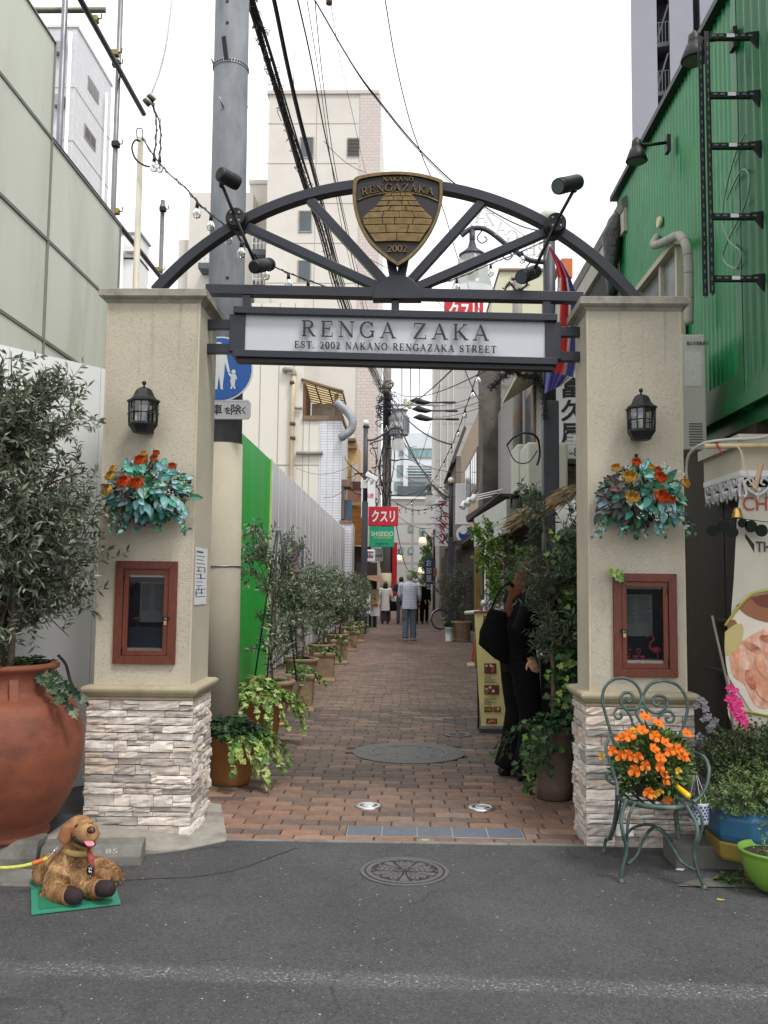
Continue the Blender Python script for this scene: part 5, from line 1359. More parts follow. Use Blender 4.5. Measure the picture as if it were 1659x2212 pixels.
rod('leg_strut',[V(1.18,4.89,SZ),W(370,1400,4.92),W(330,1560,4.95),W(285,1700,4.97)],.0075)
leg([V(1.43,4.88,SZ),W(895,1500,4.87),W(930,1750,4.87),brf+V(-.01,0,.05),brf],brf)
rod('leg_strut',[V(1.46,4.88,SZ),W(912,1500,4.87),W(935,1650,4.87)],.0075)
rod('stretcher',[W(430,1660,4.9),W(480,1600,4.86),W(580,1560,4.8),W(690,1570,4.72),W(780,1640,4.65),W(870,1780,4.55),W(960,1915,4.48),W(1085,1985,4.45)],.008)
rod('stretcher',[W(445,1930,4.56),W(530,1850,4.62),W(590,1705,4.7),W(665,1600,4.76),W(740,1590,4.8),W(850,1700,4.84),W(930,1760,4.87)],.008)
pc=V(1.285,4.70,SZ+.01)
t=thing('pansy_basket','orange pansies spilling from a basket on the garden chair','flower basket',pc)
mb=MB();mb.lathe([(.07,0),(.09,.03),(.10,.07),(.095,.075)],pc,20,1.1,1.0,capt=False);mb.build('basket',mat('dark_basket',H(48,44,38),.9,var=.3,vs=50,bump=.5),t)
rng=random.Random(5);fol,wood=MB(),MB()
GREEN=[H(78,108,52),H(98,132,64),H(60,88,44),H(124,150,80),H(50,74,40)]
for i in range(1900):
 v=rdir(rng,.25);r=rng.random()**.33
 p=pc+V(v.x*.205*r,v.y*.17*r,.15+v.z*.17*r*(1.15 if v.z>0 else.95))
 if p.z<pc.z-.015:continue
 cc=rng.choice(GREEN);k=rng.uniform(.75,1.2);fol.col=tuple(x*k for x in cc)
 fol.leaf(p,v+rdir(rng,.2)*.7,v+rdir(rng,.4),rng.uniform(.024,.046),rng.uniform(.012,.02),'oval')
M_PANO=mat('orange_pansy_petal',H(232,122,24),.6,var=.3,vs=90,transl=.25);M_PANY=mat('yellow_pansy_petal',H(226,178,44),.6,var=.15,vs=60,transl=.25)
M_PANC=mat('pansy_eye',H(190,70,20),.6)
def pansy_mesh(m):
 mb=MB()
 for k,(a,s_)in enumerate(((90,1.0),(35,.95),(145,.95),(-38,1.05),(-142,1.05))):
  a=rad(a);o=V(math.cos(a),math.sin(a),0);x=V(-math.sin(a),math.cos(a),0)
  def fn(u,v):
   w=(u-.5)*2;wd=math.sin(.25+v*2.45)*.0125*s_*(1+.08*math.sin(k*5+v*9))
   return o*(.003+v*.023*s_)+x*(w*wd)+V(0,0,.010*v*v-.004*w*w+.0007*k+.003*math.sin(w*3+k)*v)
  mb.smooth=True;mb.grid(fn,4,4)
 mb.cur=1;mb.ball(V(0,0,.003),.004,6,4)
 o=mb.build('pansy',[m,M_PANC]);me=o.data;bpy.data.objects.remove(o);return me
PANO,PANY=pansy_mesh(M_PANO),pansy_mesh(M_PANY)
PAN=[(610,550,0),(580,675,0),(730,610,0),(460,725,0),(380,745,0),(700,730,0),(800,795,0),(300,865,0),(200,915,1),(380,910,0),(450,905,0),(540,920,0),(690,845,0),(920,850,0),(840,870,0),(980,920,0),(750,930,0),(610,1005,0),(740,1010,0),(515,1055,0),(785,1085,0),(800,1140,0),(918,1050,1),(1000,705,0),(640,1260,0),(705,1275,1),(750,1245,1),(820,1340,0),(845,1390,0),(495,675,1),(945,885,0)]
for(x,y,yel)in PAN:
 q=W(x,y,4.7);dx,dz=(q.x-pc.x)/.235,(q.z-pc.z-.16)/.24
 dep=math.sqrt(max(0.02,1-dx*dx-dz*dz))*.19;p=W(x,y,4.70-dep)
 o=bpy.data.objects.new('pansy',PANY if yel else PANO);COL.objects.link(o);o.parent=t
 d=V(dx*.6,-1,.3+dz*.4)+rdir(rng,0)*.5
 s_=rng.uniform(1.0,1.3)*(.62 if yel else 1.0)
 o.matrix_basis=Matrix.Translation(p-pc)@d.to_track_quat('Z','Y').to_matrix().to_4x4()@Matrix.Rotation(rng.uniform(-.5,.5),4,'Z')@Matrix.Scale(s_,4)
 b0=pc+V((p.x-pc.x)*.4,(p.y-pc.y)*.4,.08);wood.tube(smooth_pts([b0,b0.lerp(p,.6)+V(0,0,.02),p+V(0,.004,0)],3),.0015,4,False)
kind(fol.build('leaves',M_LEAF,t),'stuff');wood.build('stems',mat('stem_green',H(84,110,52),.6),t)
t=thing('garden_trowel','garden trowel with a yellow handle lying on the iron chair','trowel',W(960,1240,4.55))
mb=MB();a,b_=W(875,1170,4.60),W(1030,1300,4.50);d=(b_-a);mb.tube([a,a+d*.1,a+d*.5,a+d*.8,a+d*.93,b_],[.008,.011,.013,.0145,.014,.007],12);mb.build('handle',mat('yellow_plastic',H(236,190,30),.35,var=.06),t)
mb=MB();mb.tube([a,a-d*.25],.004,6);mb.smooth=True;mb.loft([(a-d*(.25+.15*k),V(.022*w,0,0),V(0,.004,.004))for k,w in enumerate((.4,1,.95,.7,.15))],10);mb.build('blade',M_STEEL,t)
hc=W(1115,1430,4.62)
t=thing('hanging_pot','small white pot with blue lattice hanging from the chair arm','plant pot',hc-V(0,0,.06))
z0=hc.z
mb=MB();mb.lathe([(.034,-.062),(.044,-.058),(.047,-.03),(.050,.04),(.0515,.045),(.048,.046),(.045,.03)],hc,28,capt=False);pot=mb.build('pot',mat('white_pot_glaze',H(206,208,212),.35),t)
bl_=MB()
for r_ in range(5):
 for k in range(15):
  a=2*math.pi*(k+.5*(r_%2))/15;z=-.03+r_*.0145;rr_=.0472+(z+.03)*.043
  o=V(math.cos(a),math.sin(a),0);bl_.obox(hc+o*(rr_+.0002)+V(0,0,z),(.0062,.0012,.0048),Matrix.Rotation(a+math.pi/2,3,'Z'))
kind(bl_.build('blue_lattice',mat('cobalt_glaze',H(44,62,118),.4),pot),'stuff')
for a in(0.4,2.5,4.6):
 mb=MB();mb.tube([hc+V(.05*math.cos(a),.05*math.sin(a),.045),W(1085,1060,4.66)],.0016,4);mb.build('wire',M_WHITE,t)
fol=MB()
for i in range(70):fol.col=rng.choice(GREEN);fol.leaf(hc+V(rng.uniform(-.035,.035),rng.uniform(-.035,.035),.04),rdir(rng,.8),V(0,-1,.3),rng.uniform(.02,.05),.006,'lance')
kind(fol.build('leaves',M_LEAF,t),'stuff')
c=W(900,1985,4.55);c=gr(1460,1880)
tag((lambda m_:(m_.prism([c+V(0,0,.002),c+V(.03,-.008,.002),c+V(.045,.004,.002),c+V(.02,.012,.002)],V(0,0,.006)),m_.build('paper_scrap',M_WHITE))[1])(MB()),'small white paper scrap on the asphalt under the chair','litter')
# -- right: green corrugated building
XG=2.2
def corr(mb,X,y0,y1,z0f,z1f,pitch=.083,amp=.009,per=6,sgn=-1):
 n=int((y1-y0)/pitch*per);b=len(mb.v)
 for i in range(n+1):
  y_=y0+(y1-y0)*i/n;dx=amp*math.sin(2*math.pi*(y_-y0)/pitch)
  mb.v.append((X+sgn*dx,y_,z0f(y_)));mb.v.append((X+sgn*dx,y_,z1f(y_)))
 sm=mb.smooth;mb.smooth=True
 for i in range(n):mb.face((b+2*i,b+2*i+1,b+2*i+3,b+2*i+2))
 mb.smooth=sm
M_GREEN=mat('green_painted_sheet',H(14,122,64),0.36,var=0.18,vs=3,dirt=H(70,144,100),ds=1.6,damt=0.45,bump=.05,bs=40,coat=.15)
M_GREEND=mat('green_painted_flat',H(8,98,50),0.42,var=0.12,vs=4)
t=thing('green_building','green corrugated metal building above the right pillar','building',(3.2,7.2,0))
ztop=5.52
mb=MB();corr(mb,XG,5.7,9.06,lambda y:2.62,lambda y:ztop);mb.build('wall',M_GREEN,t)
mb=MB();corr(mb,XG-.03,3.9,5.70,lambda y:2.6,lambda y:ztop,.12,.012);mb.build('wall',M_GREEND,t)
mb=MB();mb.box(XG-.045,XG+.02,5.62,5.70,2.6,ztop);mb.build('corner_trim',M_GREEND,t)
mb=MB();mb.prism([V(XG-.06,4.0,2.60),V(XG-.06,9.0,2.60),V(XG-.02,9.0,2.86),V(XG-.02,4.0,2.86)],V(.02,0,0));mb.build('skirt',M_GREEND,t)
mb=MB();mb.bar(V(XG-.02,3.9,ztop+.01),V(XG-.02,9.1,ztop+.01),.10,.05);mb.build('roof_edge',M_BLACK,t)
mb=MB();mb.box(XG+.03,6.5,3.9,9.05,2.5,ztop-.02);mb.build('core',M_GREEND,t)
mb=MB();mb.tube([V(XG-.02,9.1,3.0),V(XG-.02,9.1,5.3)],.03,8);mb.build('corner_pipe',mat('beige_pipe',H(186,180,160),.6),t)
mb=MB();mb.box(XG+.02,6.5,5.6,9.05,0,2.5);mb.build('ground_floor',mat('dark_brown_boards',H(52,42,34),.8,var=.25,vs=10),t)
wa=atx(1395,636,XG-.03);wy0,wy1=atx(1390,625,XG-.05).y,atx(1470,530,XG-.05).y
M_BEIGE=mat('beige_window_frame',H(178,170,150),.6,var=.08)
zt_=(atx(1390,625,XG-.05).z+atx(1466,531,XG-.05).z)/2;zb_=zt_-1.0
wn_=MB();wn_.bar(V(XG-.06,wy1-.05,zt_),V(XG-.06,wy0+.05,zt_),.12,.05);win=wn_.build('window',M_BEIGE,t)
for yy in(wy0,(wy0+wy1)/2-.1,wy1):
 mb=MB();mb.box(XG-.09,XG-.03,yy-.025,yy+.025,zb_,zt_-.026);mb.build('frame',M_BEIGE,win)
mb=MB();mb.box(XG-.06,XG-.05,wy1+.03,wy0-.03,zb_,zt_-.03);mb.build('pane',mat('grey_pane',H(122,130,130),.12,var=.4,vs=3),win)
t=thing('vent_hose','thick grey wrapped hose bending out of the green wall','hose',atx(1470,520,XG-.1))
hp=[atx(1420,512,XG),atx(1412,528,XG-.12),atx(1424,527,XG-.16),atx(1450,515,XG-.17),atx(1468,509,XG-.18),atx(1482,530,XG-.18),atx(1487,570,XG-.17),atx(1488,630,XG-.17),atx(1488,700,XG-.17)]
mb=MB();mb.tube(smooth_pts(hp,6),.034,12);mb.build('hose',mat('grey_insulation',H(158,154,146),.8,var=.12,vs=20,bump=.4,bs=50),t)
sp_=smooth_pts(hp,6)
for i in range(8,len(sp_)-1,5):
 mb=MB();d=(sp_[i+1]-sp_[i]).normalized();mb.tube([sp_[i],sp_[i]+d*.012],.0355,12);mb.build('binding',mat('grey_tape',H(140,136,128),.7),t)
mb=MB();q=atx(1428,480,XG-.01);mb.tube([q,q+V(-.03,0,0)],[.05,.045],16)
tag(mb.build('wall_vent',mat('cream_vent',H(206,200,160),.6)),'small round cream vent cover high on the green wall','vent')
t=thing('sign_frame','black slotted-steel ladder frame bolted to the green wall','frame',atx(1530,640,XG-.35))
XF=XG-.34
yA=atx(1532,300,XF).y;zA,zB=atx(1530,62,XF).z,atx(1537,635,XF).z
M_SLOT=mat('black_slotted_steel',H(36,37,40),.5,metal=.3,var=.15)
for(dx,dy)in((0,0),(-.025,.05)):
 mb=MB();mb.box(XF+dx-.016,XF+dx+.016,yA+dy,yA+dy+.004,zB,zA);mb.box(XF+dx+.012,XF+dx+.016,yA+dy,yA+dy+.05,zB,zA);u=mb.build('upright',M_SLOT,t)
 mb=MB();nn=int((zA-zB)/.06)
 for i in range(nn):mb.box(XF+dx-.003,XF+dx+.003,yA+dy-.0015,yA+dy-.0005,zB+.02+i*.06,zB+.045+i*.06)
 kind(mb.build('slots',mat('slot_grey',H(104,116,108),.6),u),'stuff')
for py in(72,203,316,472,608):
 z=atx(1530,py,XF).z;mb=MB();p,q=V(XF,yA+.02,z),V(XG-.02,yA+.02,z+.0);mb.bar(p,q,.03,.034);a=mb.build('cross_arm',M_SLOT,t)
 mb=MB();mb.prism([V(XG-.10,yA+.0,z+.02),V(XG-.015,yA+.0,z+.03),V(XG-.015,yA+.0,z-.09)],V(0,.02,0));mb.build('gusset',M_SLOT,a)
 mb=MB();mb.box(XF+.12,XF+.17,yA-.0015,yA-.0005,z-.012,z+.012);mb.build('label',M_WHITE,a)
 mb=MB()
 for i in range(6):mb.box(XF+.03+i*.045,XF+.055+i*.045,yA-.0014,yA-.0004,z-.005,z+.005)
 kind(mb.build('slots',mat('slot_grey',H(104,116,108),.6),a),'stuff')
mb=MB();wl_=[atx(1608,290,XG-.05),atx(1590,330,XG-.06),atx(1570,400,XG-.05),atx(1560,470,XG-.06),atx(1575,520,XG-.06),atx(1600,545,XG-.06),atx(1590,580,XG-.06),atx(1562,560,XG-.06),atx(1570,525,XG-.06),atx(1610,440,XG-.06),atx(1618,380,XG-.06),atx(1600,370,XG-.06),atx(1570,430,XG-.06)]
mb.tube(smooth_pts(wl_,6),.006,5);tag(mb.build('loose_cable',mat('pale_grey_cable',H(126,150,134),.6)),'pale loose cable looped over the green wall inside the ladder frame','cable')
def cone_lamp(px,py,s_,label,X=XG-.32):
 c=atx(px,py,X);t=thing('cone_floodlight',label,'floodlight',c,'cone floodlights on the green building')
 mb=MB();mb.lathe([(.085,-.075),(.09,-.07),(.055,.03),(.04,.04),(.042,.05),(.038,.10),(.022,.115),(.012,.13)],c,22);mb.build('shade',M_BLACK,t)
 mb=MB();mb.lathe([(.075,-.078),(.07,-.072)],c,18);mb.build('lens',mat('dim_lens',H(90,88,84),.3),t)
 mb=MB();mb.tube([c+V(.03,0,.07),c+V(.12,0,.07),V(XG-.05,c.y,c.z+.09)],.014,8);mb.box(XG-.08,XG-.05,c.y-.04,c.y+.04,c.z,c.z+.14);mb.build('bracket',M_BLACK,t)
cone_lamp(1500,108,1,'black cone floodlight at the top of the ladder frame')
cone_lamp(1375,330,1,'black cone floodlight at the far roof corner of the green wall')
t=thing('outdoor_unit','tall cream outdoor air conditioner unit right of the pillar top','air conditioner',at(1500,975,5.95))
a,b_=at(1470,722,5.95),at(1528,972,5.95)
M_ACB=mat('cream_ac_casing',H(196,194,184),.5,var=.06,vs=4)
mb=MB();mb.box(a.x,b_.x,5.95,6.5,b_.z,a.z);mb.build('casing',M_ACB,t,bevel=.01)
mb=MB()
for i in range(9):z=b_.z+.03+i*.018;mb.box(b_.x-.12,b_.x-.03,5.946,5.951,z,z+.007)
mb.build('louvre',mat('louvre_shadow',H(96,94,90),.6),t)
lettering('省エネ対象商品',at(1507,741,5.945),.15,.028,depth=.0015).build('label_text',M_INK,t)
mb=MB();mb.box(b_.x-.14,b_.x-.03,5.947,5.951,a.z-.36,a.z-.12);mb.build('label',mat('pale_label',H(212,212,206),.6,var=.12,vs=60),t)
# -- restaurant front right of the pillar
t=thing('restaurant_kiosk','restaurant front with cream fascia and white fretwork right of the pillar','shopfront',(2.6,5.0,0))
XK,YK=1.885,4.98
M_CREAM=mat('cream_fascia',H(198,190,168),.6,var=.08,vs=4,dirt=H(160,150,128),ds=4,damt=.5)
M_DKW=mat('dark_stained_wood',H(46,38,32),.75,var=.3,vs=9,stretch=(8,8,1))
zr,zf0,zf1=2.28,2.11,2.25
mb=MB();mb.box(XK,4.2,YK,5.6,zf0,zf1);mb.build('fascia',M_CREAM,t)
mb=MB();mb.box(XK-.03,4.2,YK-.05,5.62,zf1,zf1+.06);mb.build('roof_slab',mat('pale_roof_sheet',H(186,182,166),.6,var=.1),t)
mb=MB();mb.box(XK-.012,4.2,YK-.012,5.58,zf0-.03,zf0+.0);mb.build('ledge',M_WHITE,t)
M_FRET=mat('white_fretwork',H(206,206,206),.5,var=.06)
def fret(o,ax,n,L):
 for i in range(n):
  mb=MB();p=o+ax*(L*i);nn=ax.cross(V(0,0,1))
  for s_ in(-1,1):
   mb.tube(smooth_pts([p+ax*(L*.5)+V(0,0,-.112),p+ax*(L*(.5+s_*.28))+V(0,0,-.08),p+ax*(L*(.5+s_*.42))+V(0,0,-.04),p+ax*(L*(.5+s_*.2))+V(0,0,-.012),p+ax*(L*(.5+s_*.12))+V(0,0,-.04),p+ax*(L*(.5+s_*.25))+V(0,0,-.052)],5),[.012]*10+[.010]*11+[.008]*5,6,True,.7)
   mb.tube(smooth_pts([p+ax*(L*(.5+s_*.5))+V(0,0,-.004),p+ax*(L*(.5+s_*.36))+V(0,0,-.096),p+ax*(L*(.5+s_*.45))+V(0,0,-.12)],4),.009,6,True,.7)
  mb.tube([p+ax*(L*.02)+V(0,0,-.0032),p+ax*(L*.98)+V(0,0,-.0032)],.009,6);mb.ball(p+ax*(L*.5)+V(0,0,-.08),.02,8,6);mb.tube([p+ax*(L*.5)+V(0,0,-.096),p+ax*(L*.5)+V(0,0,-.14)],[.013,.003],6)
  mb.build('fretwork',M_FRET,t)
fret(V(XK-.004,5.56,zf0-.03),V(0,-1,0),4,.145);fret(V(XK,YK-.004,zf0-.03),V(1,0,0),5,.17)
for i in range(6):
 mb=MB();y_=YK+.04+i*.1;mb.box(XK+.05+.004*(i%2),XK+.07,y_,y_+.095,.06,zf0-.03);mb.build('board',M_DKW,t)
for i in range(9):
 mb=MB();x_=XK+.08+i*.2;mb.box(x_,x_+.195,YK+.30+.004*(i%2),YK+.32,.06,zf0-.03);mb.build('board',M_DKW,t)
mb=MB();mb.box(XK+.02,XK+.07,YK+.02,YK+.07,.06,zf0);mb.build('post',M_DKW,t)
for(z,h_)in((1.25,.015),(.95,.015),(.6,.012)):
 mb=MB();mb.box(XK-.02,XK+.05,YK+.05,5.58,z,z+h_);mb.build('rail',M_DKW,t)
t=thing('bamboo_pole','horizontal bamboo pole with red and white ties along the awning edge','pole',(2.3,YK-.1,2.26))
mb=MB();p0,p1=at(1522,964,YK-.1),at(1720,962,YK-.14);mb.tube([p0,p1],.014,8);mb.build('pole',mat('bamboo',H(196,178,136),.5,var=.2,vs=14),t)
mb=MB();mb.tube(smooth_pts([at(1548,958,YK-.12),at(1553,968,YK-.125),at(1562,984,YK-.12)],3),[.012,.014,.013,.012,.010,.008,.003],6,True,.3);mb.build('red_tie',mat('red_ribbon',H(186,50,42),.6),t)
mb=MB();mb.tube(smooth_pts([at(1590,963,YK-.12),at(1601,975,YK-.14),at(1610,1010,YK-.15),at(1620,1040,YK-.16),at(1636,1058,YK-.15)],4),.012,6,True,.2);mb.build('ribbon',mat('cream_ribbon',H(206,190,160),.7),t)
mb=MB();mb.tube(smooth_pts([at(1645,1000,YK-.14),at(1635,1040,YK-.15),at(1630,1062,YK-.15)],4),.014,6,True,.2);mb.build('ribbon',mat('straw_ribbon',H(190,160,124),.7),t)
mb=MB();mb.tube(smooth_pts([at(1484,1040,5.2),at(1482,1010,5.18),at(1490,980,5.12),at(1520,958,5.0),at(1570,950,4.93),at(1640,946,4.88),at(1700,930,4.85)],6),.009,7)
tag(mb.build('white_cable',mat('pale_cable',H(188,186,172),.6)),'thick pale cable arching from the pillar over the restaurant awning','cable')
c=at(1593,1108,YK-.06);t=thing('brass_bell','small brass bell hanging under the white fretwork','bell',c-V(0,0,.03))
mb=MB();mb.lathe([(.032,-.028),(.030,-.022),(.024,.0),(.02,.018),(.012,.027),(.004,.030)],c,20);mb.build('bell',mat('bell_brass',H(206,172,92),.3,metal=.8),t)
mb=MB();mb.tube([c+V(0,0,.03),c+V(.008,0,.09),at(1590,1060,YK-.06)],.003,5);mb.build('cord',M_CABLE,t)
t=thing('glass_garland','dark green glass discs strung across the banner top','garland',at(1600,1130,YK-.05))
for(px,py,r)in((1540,1146,.032),(1562,1137,.034),(1583,1150,.03),(1604,1130,.026),(1622,1137,.034),(1645,1146,.034)):
 mb=MB();q=at(px,py,YK-.05);mb.tube([q+V(0,.004,0),q+V(0,-.004,0)],r,16);mb.build('disc',mat('bottle_glass',H(14,24,21),.6,spec=.2,var=.3),t)
mb=MB();mb.tube([at(1530,1128,YK-.045),at(1560,1122,YK-.045),at(1600,1120,YK-.045),at(1660,1128,YK-.045)],.002,4);mb.build('cord',M_CABLE,t)
YN=YK+.015
t=thing('food_banner','tall cream restaurant banner printed with prawns, lemon and a clay bowl','banner',at(1610,1620,YN))
def BN(x,y,d=0.0):return at(x,y,YN-d)
mb=MB();M_BAN=mat('cream_banner_cloth',H(196,190,172),.7,var=.06,vs=5,bump=.1,bs=8)
edge=[(1600,1052),(1592,1130),(1585,1250),(1575,1370),(1570,1470),(1573,1545),(1585,1570),(1600,1610),(1625,1650),(1625,1700)]
L_=[BN(x,y)for x,y in edge]
nr=len(L_)
for p in L_:
 for k in range(5):mb.v.append((p.x+(2.75-p.x)*k/4,p.y+.006*math.sin(k*2+p.z*4),p.z))
for i in range(nr-1):
 for k in range(4):mb.face((i*5+k,i*5+k+1,i*5+k+6,i*5+k+5))
mb.smooth=True;mb.build('cloth',M_BAN,t)
def blob(pts,col,name,d=.012,k=5):
 pp=smooth_pts([V(x,y,0)for x,y in pts]+[V(pts[0][0],pts[0][1],0)],k)[:-1]
 mb=MB();mb.col=col;mb.prism([BN(p.x,p.y,d)for p in reversed(pp)],V(0,.002,0));return mb.build(name,M_PRINT,t)
blob([(1566,1410),(1580,1335),(1610,1290),(1650,1275),(1720,1272),(1720,1520),(1640,1545),(1600,1500),(1574,1460)],H(222,212,194),'print_plate',.011)
mb=MB();mb.col=H(164,158,62);mb.tube(smooth_pts([BN(1566,1352,.014),BN(1585,1325,.014),BN(1610,1296,.014),BN(1640,1279,.014),BN(1720,1270,.014)],5),.008,5);mb.build('print_green_line',M_PRINT,t)
blob([(1590,1308),(1640,1284),(1720,1280),(1720,1345),(1660,1345),(1615,1330)],H(150,96,66),'print_bowl',.013)
blob([(1622,1292),(1660,1284),(1720,1284),(1720,1310),(1650,1312)],H(112,58,40),'print_sauce',.0145)
blob([(1566,1365),(1590,1348),(1605,1352),(1602,1385),(1585,1408),(1567,1414)],H(192,178,116),'print_lemon',.0145)
blob([(1570,1345),(1585,1338),(1592,1350),(1575,1362)],H(142,96,58),'print_crust',.0135)
M_PRAWN=mat('prawn_print',H(214,150,118),.6,var=.25,vs=26,dirt=H(240,214,196),ds=17,damt=1.0,stretch=(1,1,.55));M_PRAWN2=mat('prawn_print_dark',H(176,96,62),.6,var=.4,vs=30,dirt=H(226,176,150),ds=22,damt=.9,stretch=(.6,1,1))
def pblob(pts,m,d):
 pp=smooth_pts([V(x,y,0)for x,y in pts]+[V(pts[0][0],pts[0][1],0)],5)[:-1]
 mb=MB();mb.prism([BN(p.x,p.y,d)for p in reversed(pp)],V(0,.002,0));mb.build('print_prawn',m,t)
pblob([(1576,1420),(1600,1390),(1625,1372),(1660,1355),(1720,1350),(1720,1500),(1660,1530),(1630,1520),(1610,1480),(1585,1460)],M_PRAWN,.015)
for i,(x,y,r,an)in enumerate(((1600,1432,17,.9),(1628,1400,16,.5),(1645,1440,20,1.1),(1622,1468,18,1.2),(1650,1500,17,.8),(1660,1380,14,.3))):
 pblob([(x+r*(1.3*math.cos(k*.9)*math.cos(an)-.5*math.sin(k*.9)*math.sin(an)),y+r*(1.3*math.cos(k*.9)*math.sin(an)+.5*math.sin(k*.9)*math.cos(an)))for k in range(7)],M_PRAWN2 if i%2 else M_PRAWN,.0165+.0012*i)
mb=MB();mb.col=H(172,166,78);mb.tube(smooth_pts([BN(1600,1535,.014),BN(1640,1542,.014),BN(1720,1558,.014)],4),.007,5);mb.build('print_green_line',M_PRINT,t)
m_=lettering('CHAO',BN(1661,1088,.004),.29,.078,depth=.001,bold=0.0);m_.build('red_lettering',mat('red_print',H(166,74,60),.7),t)
lettering('THAI',BN(1662,1181,.004),.15,.058,depth=.001,bold=.01).build('dark_lettering',mat('brown_print',H(70,62,56),.7),t)
lettering('AO',BN(1608,1578,.004),.105,.085,depth=.001).build('red_lettering',MATS['red_print'],t)
mb=MB();mb.tube([at(1538,1330,4.98),at(1572,1480,4.95),at(1590,1620,4.92),at(1600,1690,4.9)],.007,7)
tag(mb.build('plant_cane',mat('grey_cane',H(120,114,102),.7)),'thin grey cane leaning in front of the dark boards','cane')
def sprig(name,label,pts,stem,m,s_,petals=5):
 base=stem[-1];t=thing(name,label,'flower',base);rg=random.Random(len(pts));mb=MB();mb.tube(smooth_pts(stem,5),.004,6);mb.build('stem',mat('dark_stem',H(66,60,48),.7),t)
 for(x,y,Y)in pts:
  mb=MB();c=at(x,y,Y)
  for k in range(petals):
   a=2*math.pi*k/petals+rg.random();o=V(math.cos(a),-.25,math.sin(a));mb.leaf(c,o,V(0,-1,.3),.03*s_,.024*s_,'oval')
  mb.build('bloom',m,t)
sprig('white_flower_sprig','white flower sprig greyed for shade in front of the dark boards',[(1512,1510,4.93),(1520,1518,4.92),(1505,1524,4.94),(1524,1532,4.92),(1530,1548,4.91),(1520,1552,4.93),(1545,1558,4.92),(1538,1566,4.9),(1532,1575,4.92),(1510,1590,4.92),(1520,1598,4.91),(1505,1600,4.93),(1516,1606,4.92)],[at(1508,1508,4.95),at(1525,1545,4.95),at(1525,1610,4.94),at(1530,1690,4.93)],mat('shaded_white_petal',H(128,126,130),.7,var=.2,vs=40),.85)  # white petals; their grey is shade put into the colour
sprig('orchid_spray','bright pink orchid spray in front of the food banner',[(1577,1485,4.84),(1586,1490,4.83),(1579,1505,4.84),(1574,1510,4.84),(1586,1517,4.82),(1592,1512,4.83),(1580,1527,4.83),(1591,1530,4.82),(1597,1523,4.83),(1588,1542,4.82),(1598,1540,4.81),(1603,1545,4.82),(1596,1552,4.82),(1605,1556,4.81),(1609,1562,4.82)],[at(1578,1470,4.86),at(1585,1510,4.86),at(1598,1560,4.85),at(1592,1620,4.84),at(1600,1690,4.82)],mat('orchid_pink',H(222,66,138),.55,var=.2,vs=40,transl=.2),.95)
PB=V(1.95,4.78,0)
t=thing('octagonal_planter','blue octagonal planter on a yellow base overgrown with green shrubs','planter',PB)
def octo(secs,m,name,sx=.34,sy=.22):
 mb=MB()
 for k_,z in secs:
  for(u,v_)in((-1,-.5),(-.62,-1),(.62,-1),(1,-.5),(1,.5),(.62,1),(-.62,1),(-1,.5)):mb.v.append((PB.x+u*sx*k_,PB.y+v_*sy*k_,z))
 for j in range(len(secs)-1):
  for i in range(8):mb.face((j*8+i,j*8+(i+1)%8,j*8+8+(i+1)%8,j*8+8+i))
 mb.face(tuple(len(secs)*8-8+i for i in range(8)));mb.face(tuple(range(7,-1,-1)))
 return mb.build(name,m,t,bevel=.008)
octo([(.94,.165),(.98,.20),(1.0,.285),(.97,.30),(.86,.315)],mat('shaded_blue_plastic',H(46,96,130),.45,var=.06),'blue_box')  # blue darkened to carry the shadow of the shrubs above
octo([(.93,.07),(.97,.09),(1.0,.165),(.96,.166)],mat('shaded_yellow_plastic',H(136,120,48),.55,var=.08),'yellow_base')  # yellow darkened as well, shrub shadow held in the base colour
for(u,v_)in((-.55,-.75),(.6,-.75),(-.6,.6)):
 mb=MB();mb.box(PB.x+u*.34-.04,PB.x+u*.34+.04,PB.y+v_*.22-.03,PB.y+v_*.22+.03,.0,.071);mb.build('foot',MATS['shaded_yellow_plastic'],t,bevel=.006)
rng=random.Random(15);fol,wood=MB(),MB()
SH1=[H(58,78,44),H(72,94,52),H(46,62,38),H(88,108,62)];SH2=[H(104,128,76),H(124,148,92),H(84,108,62),H(146,166,108)]
for i in range(900):
 v=rdir(rng,.4);r=rng.random()**.35;p=V(2.0+v.x*.44*r,4.82+v.y*.16*r,.52+v.z*.18*r)
 twig(rng,wood,fol,p,V(v.x,v.y-.2,.5)+rdir(rng,.2)*.6,rng.uniform(.05,.11),5,.018,.012,SH1,'oval',.0012)
for i in range(560):
 v=rdir(rng,.3);r=rng.random()**.4;p=V(1.93+v.x*.36*r,4.66+v.y*.14*r,.38+v.z*.14*r)
 twig(rng,wood,fol,p,V(v.x*.8-.25,v.y-.4,.25)+rdir(rng,.2)*.5,rng.uniform(.06,.12),9,.024,.0065,SH2,'lance',.0012)
kind(fol.build('shrub_leaves',M_LEAF,t),'stuff');wood.build('stems',M_BARK,t)
GB=V(1.80,4.36,0);GB=gr(1668,1868);GB=V(1.79,4.42,.015)
t=thing('bowl_planter','lime green plastic bowl planter at the right edge of the street','planter',GB)
mb=MB();mb.lathe([(.07,.0),(.085,.004),(.12,.05),(.145,.10),(.16,.155),(.163,.175),(.168,.178),(.168,.190),(.158,.19),(.15,.16)],GB,36,capt=False);mb.build('bowl',mat('lime_plastic',H(112,152,58),.4,var=.06),t)
mb=MB();mb.lathe([(.155,.155),(.08,.163),(.002,.166)],GB,20,capb=False);mb.build('soil',M_SOIL,t)
fol,wood=MB(),MB()
for i in range(16):twig(rng,wood,fol,GB+V(rng.uniform(-.07,.09),rng.uniform(-.07,.05),.16),rdir(rng,1),.10,8,.022,.006,SH2,'lance',.0012)
kind(fol.build('sprigs',M_LEAF,t),'stuff');wood.build('stems',M_BARK,t)
